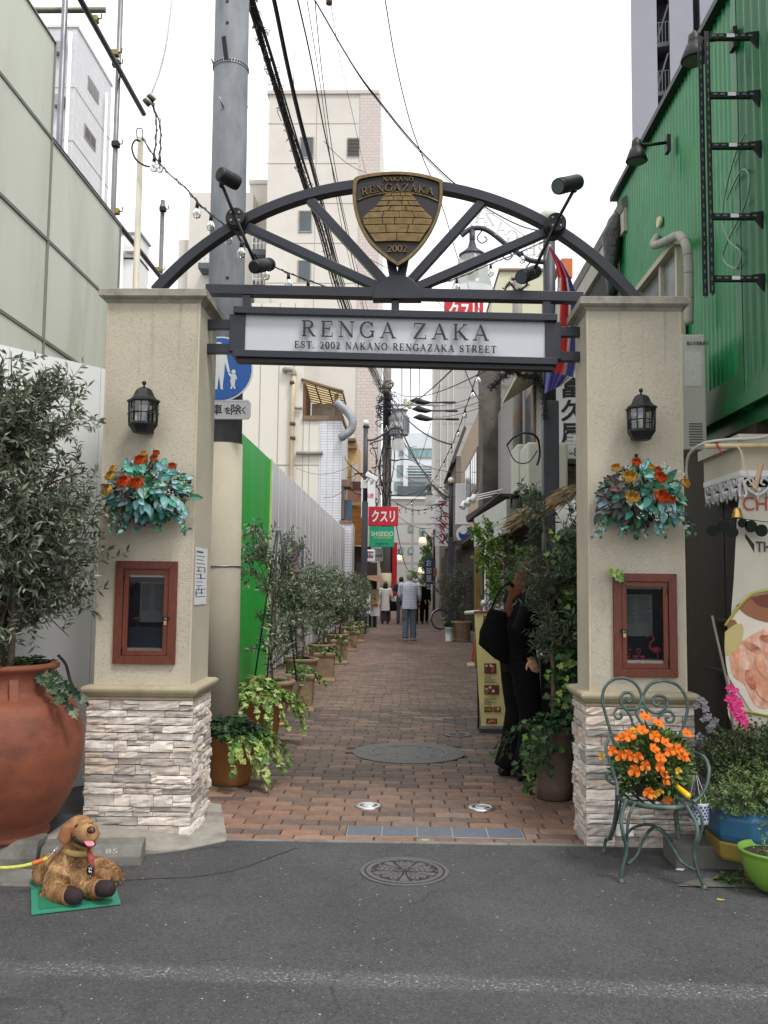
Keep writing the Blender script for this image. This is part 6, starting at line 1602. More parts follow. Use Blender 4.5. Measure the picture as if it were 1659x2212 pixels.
for(px,py,s_,lab)in((1603,1912,1.0,'larger green clover weed growing at the gutter edge'),(1562,1905,.6,'smaller green weed between the chair foot and the larger clover')):
 c=gr(px,py);t=thing('weed',lab,'weed',c);fol=MB()
 for i in range(int(110*s_)):v=rdir(rng,.8);fol.col=rng.choice(GREEN);fol.leaf(c+V(v.x*.06*s_,v.y*.035*s_,abs(v.z)*.065*s_*rng.random()+.004),V(v.x,v.y,.1),V(0,0,1),.018,.016,'oval')
 fol.build('leaves',M_LEAF,t)
mb=MB();c=gr(1556,1945,.0);rg=random.Random(2)
mb.prism([c+V(rg.uniform(-.02,.02),rg.uniform(-.02,.02),.002)if 0 else c+V(.022*math.cos(a)*rg.uniform(.4,1),.02*math.sin(a)*rg.uniform(.4,1),.003)for a in(0,.9,1.8,2.7,3.6,4.5,5.4)],V(0,0,.002))
tag(mb.build('yellow_mark',mat('yellow_paint',H(176,152,70),.8)),'small yellow paint fleck on the asphalt right of the chair','paint mark')
# -- left: site hoardings, scaffold, pole
XP=-2.62
M_PANEL=mat('pale_green_site_panel',H(202,205,190),.42,var=.06,vs=1.5,dirt=H(160,158,138),ds=2.2,damt=.5,stretch=(1,1,.22))
M_PSEAM=mat('panel_frame_grey',H(138,140,132),.5,metal=.2,var=.1)
t=thing('site_screen','pale green panelled site screen rising above the white hoarding','hoarding',(XP,6.2,0))
ycol=[3.4,4.95,atx(111,300,XP).y,atx(260,490,XP).y]
z3=(atx(108,296,XP).z+atx(260,488,XP).z)/2;z4=atx(115,85,XP).z;z2=atx(101,518,XP).z;z1=atx(93,735,XP).z
zrow=[1.6,z1,z2,z3,z4]
for i in range(3):
 for j in range(4):
  if j==3 and i==2:continue
  mb=MB();mb.box(XP-.03,XP+.004*((i+j)%2),ycol[i]+.012,ycol[i+1]-.012,zrow[j]+.012,zrow[j+1]-.012);p=mb.build('panel',M_PANEL,t,bevel=.006)
  mb=MB();g=.006
  for(ya,yb,za,zb)in((ycol[i]+.002,ycol[i+1]-.002,zrow[j]+.002,zrow[j]+.011),(ycol[i]+.002,ycol[i+1]-.002,zrow[j+1]-.011,zrow[j+1]-.002)):mb.box(XP-.02,XP+.012,ya,yb,za,zb)
  mb.box(XP-.02,XP+.012,ycol[i]+.002,ycol[i]+.011,zrow[j]+.012,zrow[j+1]-.012);mb.box(XP-.02,XP+.012,ycol[i+1]-.011,ycol[i+1]-.002,zrow[j]+.012,zrow[j+1]-.012)
  mb.build('edge',M_PSEAM,p)
mb=MB();mb.box(XP-.05,XP-.035,ycol[0],ycol[3],0,z3);mb.build('backing',M_PSEAM,t)
t=thing('scaffold','galvanised scaffold tubes standing behind the pale green screen','scaffold',(XP-.3,8.5,0))
XS_=XP-.10
M_TUBE=mat('scaffold_tube',H(128,128,132),.4,metal=.5,var=.2,vs=9);M_TUBED=mat('dark_scaffold_tube',H(62,58,64),.5,metal=.3,var=.25,vs=9);M_CLAMP=mat('brass_clamp',H(150,132,76),.45,metal=.5,var=.3,vs=40)
def stube(a,b,m=M_TUBE,r=.0243):
 mb=MB();mb.tube([a,b],r,12);return mb.build('tube',m,t)
def clamp(p,m=M_CLAMP):
 mb=MB();mb.box(p.x-.035,p.x+.035,p.y-.03,p.y+.03,p.z-.028,p.z+.028);c=mb.build('clamp',m,t,bevel=.008)
 mb=MB();mb.tube([p+V(.03,-.02,-.01),p+V(.07,-.03,-.01),p+V(.07,-.03,.03)],.006,6);mb.build('clamp_bolt',M_BLACK,c)
v1=atx(250,300,XS_);stube(V(v1.x,v1.y,0),V(v1.x,v1.y,9.5))
v2=atx(349,520,XS_);stube(V(v2.x,v2.y,0),V(v2.x,v2.y,atx(350,430,XS_).z));mb=MB();mb.tube([V(v2.x,v2.y,atx(350,452,XS_).z),V(v2.x,v2.y,atx(350,440,XS_).z)],.03,12);mb.build('collar',M_TUBE,t)
v3=atx(97,30,XS_);stube(V(v3.x-.1,v3.y+.6,0),V(v3.x-.1,v3.y+.6,9))
e1=atx(311,240,XS_+.05);s1=atx(150,-35,XS_+.05);zt_=(e1.z+s1.z)/2;stube(V(XS_+.05,5.0,zt_),V(XS_+.05,e1.y,zt_),M_TUBED)
e2=atx(340,590,XS_+.05);stube(V(XS_+.05,6.0,e2.z),V(XS_+.05,e2.y+.2,e2.z),M_TUBED)
a_=atx(195,33,XS_+.05);stube(V(a_.x-1.6,a_.y+.02,a_.z+.06),V(a_.x+.12,a_.y+.02,a_.z+.06),mat('green_grey_tube',H(118,120,108),.4,metal=.4,var=.2))
for(px,py)in((204,42),(249,115),(250,457),(344,583)):clamp(atx(px,py,XS_+.02))
clamp(atx(251,138,XS_+.01),M_BLACK);clamp(atx(250,312,XS_+.01),M_BLACK);clamp(atx(352,452,XS_+.01),M_BLACK)
h0,h1=at(-10,738,5.36),at(222,798,5.98)
zh=(h0.z+h1.z)/2
t=thing('white_hoarding','glossy white sheet hoarding behind the urn and olive tree','hoarding',(h0+h1)/2-V(0,0,zh))
M_HOARD=mat('white_hoarding_sheet',H(238,239,240),.32,var=.03,vs=2)
A,B_=V(h0.x,h0.y,0),V(h1.x+.1,h1.y+.16,0);d=(B_-A);nseg=3
cut=[0,.1,.80,1.0]
for i in range(3):
 a,b_=A+d*cut[i],A+d*cut[i+1];mb=MB();u=d.normalized();mb.prism([a+u*.002+V(0,0,.1),b_-u*.002+V(0,0,.1),b_-u*.002+V(0,0,zh),a+u*.002+V(0,0,zh)],V(-u.y,u.x,0)*.02);mb.build('panel',M_HOARD,t)
mb=MB();mb.box(-5,A.x-.01,A.y-.02,A.y,.1,zh);mb.build('panel',M_HOARD,t)
c=at(297,612,7.2);top=at(304,298,7.2)
t=thing('lamp_wire_post','thin cream steel post above the left pillar holding the light string','post',(c.x,7.2,0))
mb=MB();mb.tube([V(c.x-.01,7.2,0),V(top.x,7.2,top.z)],.026,14);mb.build('post',mat('cream_post',H(206,200,182),.5,var=.08),t)
mb=MB();mb.tube(smooth_pts([V(top.x-.02,7.18,top.z-.04),V(top.x-.025,7.16,top.z+.05),V(top.x,7.16,top.z+.065),V(top.x+.025,7.16,top.z+.05),V(top.x+.025,7.17,top.z-.04)],4),.006,6);mb.build('hook',M_GALV,t)
mb=MB();mb.tube(smooth_pts([at(303,305,7.15),at(292,303,7.12),at(285,318,7.12),at(290,338,7.12),at(302,352,7.12),at(322,360,7.1),at(335,352,7.1)],5),.008,6);mb.build('cable_loop',M_CABLE,t)
PC=V(-1.475,7.35,0)
t=thing('utility_pole','thick grey concrete utility pole behind the left pillar','utility pole',PC)
M_POLE=mat('grey_pole_concrete',H(122,126,131),.75,var=.22,vs=9,bump=.3,bs=50,dirt=H(92,97,102),ds=4,damt=.8,stretch=(1,1,.3))
cL,cR=at(452,600,7.35),at(528,600,7.35);r0=(cR.x-cL.x)/2;PC.x=(cL.x+cR.x)/2
zs_=at(500,955,7.2).z;ztp=10.0
ctop=at(502,0,7.35)
lean=(ctop.x-PC.x)/(ctop.z-cL.z)
def pc(z):return V(PC.x+lean*(z-cL.z),PC.y,z)
r2_=(at(538,0,7.35).x-at(466,0,7.35).x)/2
def pr(z):return r0+(r2_-r0)*(z-cL.z)/(ctop.z-cL.z)
mb=MB();mb.tube([pc(zs_-.02),pc(4),pc(ztp)],[pr(zs_),pr(4),pr(ztp)],40);sh=mb.build('shaft',M_POLE,t)
mb=MB();mb.tube([pc(0),pc(zs_)],[pr(0)+.01,pr(zs_)+.006],40);sl=mb.build('plaster_sleeve',M_PLAST,t)
z=at(500,1222,7.2).z;mb=MB();pts=[pc(z)+V((pr(z)+.012)*math.cos(a),(pr(z)+.012)*math.sin(a),.004*math.sin(a))for a in[2*math.pi*i/24 for i in range(25)]];mb.tube(pts,.006,6,False);mb.build('wire_band',M_GALV,t)
z=at(498,128,7.2).z
mb=MB();ring(mb,pc(z),pr(z)-.001,pr(z)+.005,-.018,.018,40);bd=mb.build('perforated_band',M_GALV,t)
mb=MB()
for i in range(40):
 a=2*math.pi*i/40;mb.obox(pc(z)+V((pr(z)+.0055)*math.cos(a),(pr(z)+.0055)*math.sin(a),0),(.003,.006,.009),Matrix.Rotation(a,3,'Z'))
kind(mb.build('perforations',M_CASTD,bd),'stuff')
mb=MB();q=at(490,118,7.15);mb.bar(q+V(0,-.01,-.05),q+V(-.02,-.05,.13),.04,.012);mb.build('bracket',M_BLACK,t)
for(px,py)in((484,235),(467,152),(532,232),(466,722)):
 q=at(px,py,7.35-pr(5)*.9 if 470<px<530 else 7.35);mb=MB();o=V(-.4,-1,.9).normalized();mb.tube([q,q+o*.10],.009,8);mb.tube([q-o*.002,q+o*.006],.02,8);mb.build('step_bolt',M_GALV,t)
for(px,py)in((491,49),(491,600),(491,2)):
 q=at(px,py,7.35-pr(5)*.985);mb=MB();mb.tube([q+V(0,.004,0),q+V(0,-.004,0)],.014,12);mb.build('plug_hole',M_CASTD,t)
YG=7.13
M_SIGNBLUE=mat('sign_blue',H(20,84,158),.4,var=.06,vs=4);M_SIGNWHITE=mat('sign_white',H(206,208,210),.45,var=.06);M_SIGNBACK=mat('sign_grey_back',H(150,152,152),.5)
c=at(476,797,YG);cr_=(at(547,797,YG).x-c.x)
t=thing('pedestrian_sign','round blue sign with white adult and child on the utility pole','road sign',c)
mb=MB();mb.tube([c+V(0,.006,0),c+V(0,-.002,0)],cr_,48);mb.build('plate',M_SIGNWHITE,t)
mb=MB();mb.tube([c+V(0,-.0024,0),c+V(0,-.004,0)],cr_*.955,48);mb.build('blue_face',M_SIGNBLUE,t)
def fig(pts,name):
 mb=MB();mb.prism([at(x,y,YG-.0044)for x,y in reversed(pts)],V(0,-.0018,0));mb.build(name,M_SIGNWHITE,t)
hd=lambda x,y,r:[(x+r*math.cos(a),y+r*math.sin(a))for a in[2*math.pi*i/18 for i in range(18)]]
fig([(a,b_)for a,b_ in hd(473,749,10)],'adult_head')
fig([(463,762),(483,762),(490,768),(493,785),(497,803),(495,806),(492,804),(488,790),(486,783),(485,800),(484,812),(482,825),(481,838),(483,841),(477,841),(475,825),(473,812),(471,825),(469,841),(462,841),(465,825),(464,805),(460,785),(456,800),(453,798),(457,772)],'adult_figure')
fig(hd(504.5,803,4.6),'child_head')
fig([(500,808),(509,808),(512,818),(510,822),(508,816),(508,825),(507,831),(509,840),(505,840),(504,832),(501,840),(497,840),(500,832),(497,824),(499,815),(494,810),(493,806),(496,806)],'child_figure')
t=thing('supplementary_sign','grey plate reading bicycles excepted in Japanese below the round sign','road sign',at(500,885,YG))
a,b_=at(405,863,YG),at(541,906,YG)
def rrect(x0,z0,x1,z1,r,y_,n=5):
 pts=[]
 for(cx_,cz_,s_)in((x1-r,z1-r,0),(x0+r,z1-r,90),(x0+r,z0+r,180),(x1-r,z0+r,270)):
  for k in range(n+1):a_=rad(s_+90*k/n);pts.append(V(cx_+r*math.cos(a_),y_,cz_+r*math.sin(a_)))
 return pts
mb=MB();mb.prism(rrect(a.x,b_.z,b_.x,a.z,.035,YG+.008),V(0,-.01,0));mb.build('plate',mat('dull_sign_grey',H(172,174,176),.5,var=.06),t)
mb=MB();pp=rrect(a.x+.008,b_.z+.008,b_.x-.008,a.z-.008,.03,YG-.0022);mb.tube(pp+pp[:1],.0025,4,False);mb.build('edge_line',M_SIGNWHITE,t)
lettering('自転車',V(a.x+.155,YG-.003,(a.z+b_.z)/2),.27,.088,depth=.001,bold=.012).build('characters',mat('sign_black',H(30,30,32),.5),t)
lettering('を',V(a.x+.335,YG-.003,(a.z+b_.z)/2-.008),.055,.055,depth=.001,bold=.012).build('characters',MATS['sign_black'],t)
lettering('除',V(a.x+.405,YG-.003,(a.z+b_.z)/2),.085,.088,depth=.001,bold=.012).build('characters',MATS['sign_black'],t)
lettering('く',V(a.x+.467,YG-.003,(a.z+b_.z)/2-.005),.032,.06,depth=.001,bold=.012).build('characters',MATS['sign_black'],t)
XFN=-2.2
yf0,yf1,yf2=9.0,atx(583,1100,XFN).y,32.4
zfn=3.46
t=thing('lane_fence','tall lane fence of green sheeting and translucent ribbed panels','fence',(XFN,14,0))
M_GSHEET=mat('bright_green_sheet',H(38,172,66),.45,var=.08,vs=2,bump=.25,bs=2.5,bdist=.05,stretch=(1,1,.15))
mb=MB()
def gs(u,v):return V(XFN+.012*math.sin(u*17+v*2)*math.sin(v*3),yf0+(yf1-yf0)*u,.02+(zfn-.02)*v)
mb.smooth=True;mb.grid(gs,40,12);mb.build('green_sheet',M_GSHEET,t)
mb=MB();mb.box(XFN-.02,XFN+.02,yf1-.01,yf1+.04,0,zfn+.02);mb.build('post',mat('yellow_green_edge',H(186,206,120),.5),t)
def ribbed():
 m=mat('translucent_ribbed_panel',H(206,205,208),.25,var=.07,vs=2,transl=.35,coat=.15,dirt=H(166,164,164),ds=1.6,damt=.45,stretch=(1,1,.15));return m
M_RIB=ribbed();npan=22
for i in range(npan):
 ya,yb=yf1+.05+(yf2-yf1-.05)*i/npan,yf1+.05+(yf2-yf1-.05)*(i+1)/npan
 mb=MB();corr(mb,XFN,ya,yb-.004,lambda y:.03,lambda y:zfn,.14,.014,6,1);mb.build('ribbed_panel',M_RIB,t)
 mb=MB();mb.box(XFN+.012,XFN+.024,ya-.012,ya+.012,.02,zfn);mb.build('batten',M_WHITE,t)
mb=MB();mb.box(XFN-.5,XFN-.45,yf1,yf2,0,zfn-.3);mb.build('backing_wall',mat('site_grey',H(168,166,170),.8,var=.1),t)
t=thing('fence_poster','torn blue and red poster stuck on the ribbed fence above the olives','poster',(XFN+.03,15.5,1.8))
rg=random.Random(9);ya,yb=atx(612,1180,XFN+.03).y,atx(655,1200,XFN+.03).y;z1_,z0_=atx(612,1155,XFN+.03).z,atx(612,1250,XFN+.03).z
for i in range(9):
 mb=MB();mb.col=(H(96,140,190),H(150,176,206),H(176,52,46),H(196,120,90),H(84,96,130))[(i*3)%5]
 y_a=ya+(yb-ya)*i/9;y_b=ya+(yb-ya)*(i+1)/9;e0,e1_=rg.uniform(0,.25),rg.uniform(0,.25)
 mb.prism([V(XFN+.036,y_a,z0_+e0),V(XFN+.036,y_b-.004,z0_+e1_),V(XFN+.036,y_b-.004,z1_-rg.uniform(0,.06)),V(XFN+.036,y_a,z1_-rg.uniform(0,.06))],V(.003,0,0));mb.build('strip',M_PRINT,t)
# -- pots along the left of the lane
def round_pot(name,label,c,R,Hh,m,group=None):
 t=thing(name,label,'potted plant',c,group)
 mb=MB();mb.lathe([(R*.66,0),(R*.70,.004),(R*.73,Hh*.1),(R*.75,Hh*.12),(R*.95,Hh*.86),(R*1.0,Hh*.88),(R*1.04,Hh*.92),(R*1.04,Hh*.985),(R,Hh),(R*.92,Hh),(R*.88,Hh*.9)],c,30,capt=False);mb.build('pot',m,t)
 mb=MB();mb.lathe([(R*.9,Hh*.9),(R*.4,Hh*.93),(.002,Hh*.94)],c,20,capb=False);mb.build('soil',M_SOIL,t)
 return t
M_POTB=mat('ochre_plastic_pot',H(160,112,68),.6,var=.1,vs=8,bump=.1,bs=60,dirt=H(128,88,56),ds=4,damt=.6)
rng=random.Random(61)
c=gr(488,1700);c=V(c.x,c.y+.14,0);t=round_pot('ivy_pot','ochre round pot of dark and variegated ivy beside the left pillar',c,.205,.37,M_POTB)
fol,wood=MB(),MB();ivy_mound(rng,fol,c+V(0,0,.35),.25,.14,360,IVYG+IVYD,.055,0);ivy_mound(rng,fol,c+V(0,0,.34),.21,.05,30,IVYY,.06,16,.36,wood,-.75);kind(fol.build('ivy',M_LEAF,t),'stuff');wood.build('stems',M_BARK,t)
c=gr(550,1612);c=V(c.x,c.y+.16,0);t=round_pot('ivy_pot','ochre round pot of pale yellow-green ivy, second from the left pillar',c,.235,.42,M_POTB)
fol,wood=MB(),MB();ivy_mound(rng,fol,c+V(0,0,.4),.27,.2,420,IVYY,.062,14,.4,wood,-.4);kind(fol.build('ivy',M_LEAF,t),'stuff');wood.build('stems',M_BARK,t)
ORD=['nearest','second','third','fourth','fifth','sixth','seventh']
def urn_tree(i,c,R,seed,env,n,label):
 t=thing('urn_olive',label,'potted tree',c,'terracotta urns with olives along the fence')
 rg=random.Random(seed)
 mb=MB();k=R/.235
 mb.lathe([(.12*k,.035),(.125*k,.05),(.115*k,.09),(.14*k,.11),(.15*k,.13),(.175*k,.2),(.205*k,.34),(.215*k,.40),(.235*k,.415),(.24*k,.43),(.24*k,.45),(.225*k,.46),(.2*k,.455),(.19*k,.42)],c,30,capt=False);mb.build('urn',M_TERRA,t)
 mb=MB();mb.lathe([(.15*k,0),(.165*k,.0),(.17*k,.03),(.16*k,.036)],c,26);mb.build('saucer',mat('ochre_saucer',H(192,156,104),.7,var=.1,vs=9),t)
 mb=MB()
 for a in(-.3,1.2,2.8,4.4):
  for q in range(7):mb.ball(c+V(.2*k*math.cos(a+(q-3)*.07),.2*k*math.sin(a+(q-3)*.07),.27+.012*math.cos(q*2)-.012*abs(q-3)*.5),.02,6,5)
 mb.build('swag',M_TERRA,t)
 mb=MB();mb.lathe([(.19*k,.42),(.002,.44)],c,18,capb=False);mb.build('soil',M_SOIL,t)
 wood,fol=shrub(rg,c+V(0,0,.42),.3,env,n[0],n[1],n[2],.075,.02,nl=6,tr=.016,stems=2 if i else 1,cols=[tuple(x*1.3 for x in c_)for c_ in OLIVE])
 f2=MB();ivy_mound(rg,f2,c+V(0,0,.42),.19*k,.06,90,IVYG+IVYD,.05,2,.15)
 wood.build('trunk',M_BARK,t);kind(fol.build('crown',M_LEAF,t),'stuff');kind(f2.build('ground_ivy',M_LEAF,t),'stuff')
 return t
YU=[9.25,12.0,14.9,18.0,21.2,24.2];XU=[-1.36,-1.38,-1.38,-1.36,-1.34,-1.32]
for i in range(6):
 c=V(XU[i],YU[i],0)
 if i==0:env,n=[(.15,.2),(.45,.46),(.8,.5),(1.1,.42),(1.4,.26),(1.62,.1)],(22,60,185)
 else:env,n=[(.2,.24),(.45,.46),(.72,.54),(.98,.44),(1.18,.26),(1.28,.12)],(36,120,450-40*i)
 t=urn_tree(i,c,.235,100+i,env,n,'%s olive in a swagged urn along the fence, counted from the gate'%ORD[i])
 if i==0:
  for(a,dx)in((.4,0),(2.5,.0),(4.6,0)):
   mb=MB();p=c+V(.26*math.cos(a),.2*math.sin(a),.44);mb.tube([p,at(601,1150,9.25)+V(.02*math.cos(a),0,.02)],.009,6);mb.build('stake',mat('green_stake',H(40,58,44),.6),t)
for i,(y_,x_)in enumerate(((10.25,-1.17),(13.4,-1.18),(16.4,-1.18),(19.5,-1.16),(22.6,-1.15))):
 c=V(x_,y_,0);t=thing('square_planter','%s square terracotta planter of ivy between the olive urns'%ORD[i],'planter',c,'square terracotta planters between the urns')
 mb=MB()
 secs=[(.155,0),(.155,.03),(.14,.045),(.13,.06),(.122,.07),(.14,.36),(.155,.38),(.16,.40),(.16,.425),(.14,.43)]
 for r,z in secs:
  for sx_,sy_ in((-1,-1),(1,-1),(1,1),(-1,1)):mb.v.append((c.x+sx_*r,c.y+sy_*r,z))
 for j in range(len(secs)-1):
  for k in range(4):mb.face((j*4+k,j*4+(k+1)%4,j*4+4+(k+1)%4,j*4+4+k))
 mb.face(tuple(len(secs)*4-4+k for k in range(4)));mb.build('box',M_TERRA,t,bevel=.004)
 rg=random.Random(200+i);fol=MB();ivy_mound(rg,fol,c+V(0,0,.42),.16,.12,120,IVYY[2:]+IVYG,.05,3,.25,None,-.4);kind(fol.build('ivy',M_LEAF,t),'stuff')
# -- background buildings
def pane_window(parent,x0,x1,z0,z1,y,fr=.05,m=M_DARKGLASS,fm=None,mull=0):
 fm=fm or MATS['alu_frame']
 mb=MB()
 mb.box(x0,x1,y-.03,y+.02,z0,z0+fr);mb.box(x0,x1,y-.03,y+.02,z1-fr,z1);mb.box(x0,x0+fr,y-.029,y+.02,z0+fr,z1-fr);mb.box(x1-fr,x1,y-.029,y+.02,z0+fr,z1-fr)
 for k in range(mull):
  x=x0+(x1-x0)*(k+1)/(mull+1);mb.box(x-fr*.4,x+fr*.4,y-.028,y+.02,z0+fr,z1-fr)
 w=mb.build('window',fm,parent)
 mb=MB();mb.box(x0+fr*.5,x1-fr*.5,y-.005,y+.005,z0+fr*.5,z1-fr*.5);mb.build('pane',m,w)
 return w
mat('alu_frame',H(150,146,138),.4,metal=.4)
def win_px(parent,xa,ya,xb,yb,Y,**k):
 a,b_=at(xa,ya,Y),at(xb,yb,Y);return pane_window(parent,a.x,b_.x,b_.z,a.z,Y,**k)
def blk(parent,name,m,xa,ya,xb,yb,Y,depth,base=None):
 a,b_=at(xa,ya,Y),at(xb,yb,Y);mb=MB();mb.box(a.x,b_.x,Y,Y+depth,base if base is not None else b_.z,a.z);return mb.build(name,m,parent)
def tiles(name,col,joint,sx,sz_,rough=.35,off=.5):
 if name in MATS:return MATS[name]
 m=bpy.data.materials.new(name);MATS[name]=m;nt,N,Lk,P=nodes(m)
 tc=N.new('ShaderNodeTexCoord');sp2=N.new('ShaderNodeSeparateXYZ');Lk.new(tc.outputs['Object'],sp2.inputs[0])
 ad=N.new('ShaderNodeMath');Lk.new(sp2.outputs[0],ad.inputs[0]);Lk.new(sp2.outputs[1],ad.inputs[1])
 cb=N.new('ShaderNodeCombineXYZ');Lk.new(ad.outputs[0],cb.inputs[0]);Lk.new(sp2.outputs[2],cb.inputs[1])
 b=N.new('ShaderNodeTexBrick');b.offset=off;b.inputs['Scale'].default_value=1;b.inputs['Brick Width'].default_value=sx;b.inputs['Row Height'].default_value=sz_;b.inputs['Mortar Size'].default_value=min(sx,sz_)*.07
 b.inputs['Color1'].default_value=(*col,1);b.inputs['Color2'].default_value=(*tuple(x*.93 for x in col),1);b.inputs['Mortar'].default_value=(*joint,1)
 Lk.new(cb.outputs[0],b.inputs['Vector']);Lk.new(b.outputs['Color'],P.inputs['Base Color']);P.inputs['Roughness'].default_value=rough
 return m
M_BG=mat('cream_render_wall',H(214,209,201),.8,var=.04,vs=.8,dirt=H(192,184,170),ds=.5,damt=.3)
M_BG2=mat('beige_render_wall',H(202,196,187),.8,var=.05,vs=.8)
M_TILEP=tiles('pinkish_small_tile',H(206,194,188),H(176,164,160),.30,.16)
M_TILEW=tiles('white_glazed_tile',H(222,224,228),H(150,150,158),.24,.10,.25,0)
M_TILEG=tiles('white_grey_tile',H(216,216,220),H(202,202,206),.3,.3,.5)
M_JOINT=mat('panel_joint',H(168,162,150),.8)
Y=42.0
t=thing('apartment_block','tall beige apartment block rising behind the arch emblem','building',at(705,1300,Y)*1.0)
blk(t,'wall',M_BG,582,199,778,700,Y,7,0);blk(t,'tile_strip',M_TILEP,778.2,203,817,700,Y-.05,7,0)
a,b_=at(817,204,Y),at(700,199,Y)
mb=MB();mb.box(b_.x,a.x-.02,Y+7.1,Y+13,0,a.z-.3);mb.build('rear_wing',M_WHITE,t)
mb=MB();mb.box(at(582,199,Y).x-.1,a.x+.06,Y-.1,Y+7.2,a.z,a.z+.18);mb.build('parapet',M_BG2,t)
for(xa,ya,xb,yb)in((648,296,678,342),(645,455,674,502),(643,562,672,607)):
 win_px(t,xa,ya,xb,yb,Y-.02,fr=.06)
w=win_px(t,750,298,777,337,Y-.02,fr=.05)
mb=MB();a,b_=at(751,300,Y-.06),at(776,336,Y-.06)
for i in range(12):z=b_.z+(a.z-b_.z)*i/12;mb.box(a.x,b_.x,Y-.075,Y-.04,z,z+.03)
mb.build('louvre',mat('grey_louvre',H(110,108,104),.5),w)
for i in range(6):
 z=at(600,268+i*86,Y).z;mb=MB();mb.box(at(582.5,0,Y).x,at(777,0,Y).x,Y-.012,Y+.01,z,z+.035);mb.build('panel_joint',M_JOINT,t)
mb=MB();x=at(681,400,Y).x;mb.box(x,x+.03,Y-.011,Y+.01,0,at(681,200,Y).z);mb.build('panel_joint',M_JOINT,t)
mb=MB();q=at(634,199,Y+2);mb.tube([q,q+V(0,0,2.2)],.025,6);mb.build('lightning_rod',M_GALV,t)
Y=45.0
t=thing('apartment_wing','lower beige building with balconies behind the utility pole','building',at(500,1300,Y))
blk(t,'wall',M_BG2,540,398,600,700,Y,6,0);blk(t,'wall',M_BG,410,416,541,700,Y-1,6,0);blk(t,'wall',M_BG,386,518,411,700,Y-.5,5,0)
mb=MB();a,b_=at(540,398,Y),at(600,398,Y);mb.box(a.x-.05,b_.x,Y-.08,Y+6,a.z,a.z+.2);mb.build('parapet',M_BG2,t)
for(xa,xb,y_)in((433,470,575),(548,581,546),(548,581,622)):
 a,b_=at(xa,y_,Y-1.5),at(xb,y_+12,Y-1.5);mb=MB();mb.box(a.x,b_.x,Y-2.0,Y-.9,b_.z,a.z);s_=mb.build('balcony',mat('blue_grey_slab',H(86,92,100),.7),t)
 mb=MB();h_=.95
 for k in range(5):x=a.x+(b_.x-a.x)*k/4;mb.box(x-.02,x+.02,Y-1.98,Y-1.94,a.z,a.z+h_)
 for k in range(3):z=a.z+h_*(k+1)/3;mb.box(a.x,b_.x,Y-1.975,Y-1.945,z-.02,z+.02)
 mb.build('railing',M_WHITE,s_)
mb=MB();q=at(549,600,Y-1.6);mb.tube([q,q+V(.1,-.12,.03)],[.02,.28],14);mb.build('satellite_dish',M_WHITE,t)
a,b_=at(550,628,41),at(582,655,41);tt=thing('roof_ac_unit','beige rooftop air conditioner seen just above the sign box','air conditioner',b_)
mb=MB();mb.box(a.x,b_.x,41,41.6,b_.z,a.z);mb.build('casing',M_ACB,tt);mb=MB();mb.box(a.x,a.x+.06,41.05,41.5,0,b_.z);mb.box(b_.x-.06,b_.x,41.05,41.5,0,b_.z);mb.build('stand',M_GALV,tt)
Y=30.0
t=thing('white_tiled_block','tall white tiled building behind the scaffold on the left','building',at(150,1300,Y))
a=at(167,60,Y);fx=a.x;a0_=at(85,60,Y);far_y=atx(237,300,fx).y
mb=MB();mb.box(a0_.x-2,fx,Y,far_y,0,a.z);mb.build('wall',M_TILEG,t)
mb=MB();mb.box(a0_.x-2,fx+.05,Y-.05,far_y+.05,a.z,a.z+.1);mb.build('parapet',M_WHITE,t)
def side_win(px0,px1,py0,py1,X):
 y0_,y1_=atx(px0,200,X).y,atx(px1,200,X).y;z1_=atx(px0,py0,X).z;z0_=atx(px0,py1,X).z
 mb=MB();mb.box(X-.05,X+.03,y0_,y1_,z0_,z1_);w=mb.build('window',MATS['alu_frame'],t)
 mb=MB();ym=(y0_+y1_)/2;mb.box(X+.028,X+.036,y0_+.07,ym-.04,z0_+.07,z1_-.07);mb.box(X+.028,X+.036,ym+.04,y1_-.07,z0_+.07,z1_-.07);mb.build('pane',mat('black_pane',H(40,44,48),.15),w)
side_win(189,213,160,190,fx);side_win(185,210,270,300,fx);side_win(182,206,382,412,fx)
mb=MB();x=at(146,300,Y).x;mb.tube([V(x,Y-.12,0),V(x,Y-.12,at(148,75,Y).z)],.07,10);mb.build('drain_pipe',M_WHITE,t)
mb=MB();q=atx(236,210,fx+.12);mb.tube([V(fx+.12,q.y-.3,0),V(fx+.12,q.y-.3,q.z)],.06,8);mb.build('drain_pipe',M_WHITE,t)
for py in(105,219):
 q=at(128,py,Y-.1);mb=MB();mb.box(q.x-.18,q.x+.18,Y-.25,Y,q.z-.2,q.z+.2);mb.build('vent_hood',M_GALV,t)
for py in(190,305):z=at(130,py,Y).z;mb=MB();mb.box(a0_.x-2,fx+.012,Y-.012,far_y,z,z+.03);mb.build('panel_joint',M_JOINT,t)
Y=26.0
t=thing('small_white_building','small white building seen past the end of the pale green screen','building',at(290,1300,Y))
a,b_=at(255,506,Y),at(302,506,Y);fy=atx(322,540,b_.x).y
mb=MB();mb.box(a.x-1,b_.x,Y,fy,0,a.z);mb.build('wall',M_WHITE,t)
mb=MB();mb.box(a.x-1,b_.x+.05,Y-.04,fy+.04,a.z,a.z+.07);mb.build('parapet',M_GALV,t)
mb=MB();q=at(281,538,Y-.1);mb.box(q.x-.14,q.x+.14,Y-.2,Y,q.z-.1,q.z+.08);mb.build('vent_hood',M_WHITE,t)
mb=MB();z=at(300,560,Y).z;mb.box(a.x-1,b_.x+.02,Y-.02,fy,z,z+.05);mb.build('string_course',M_CASTD,t)
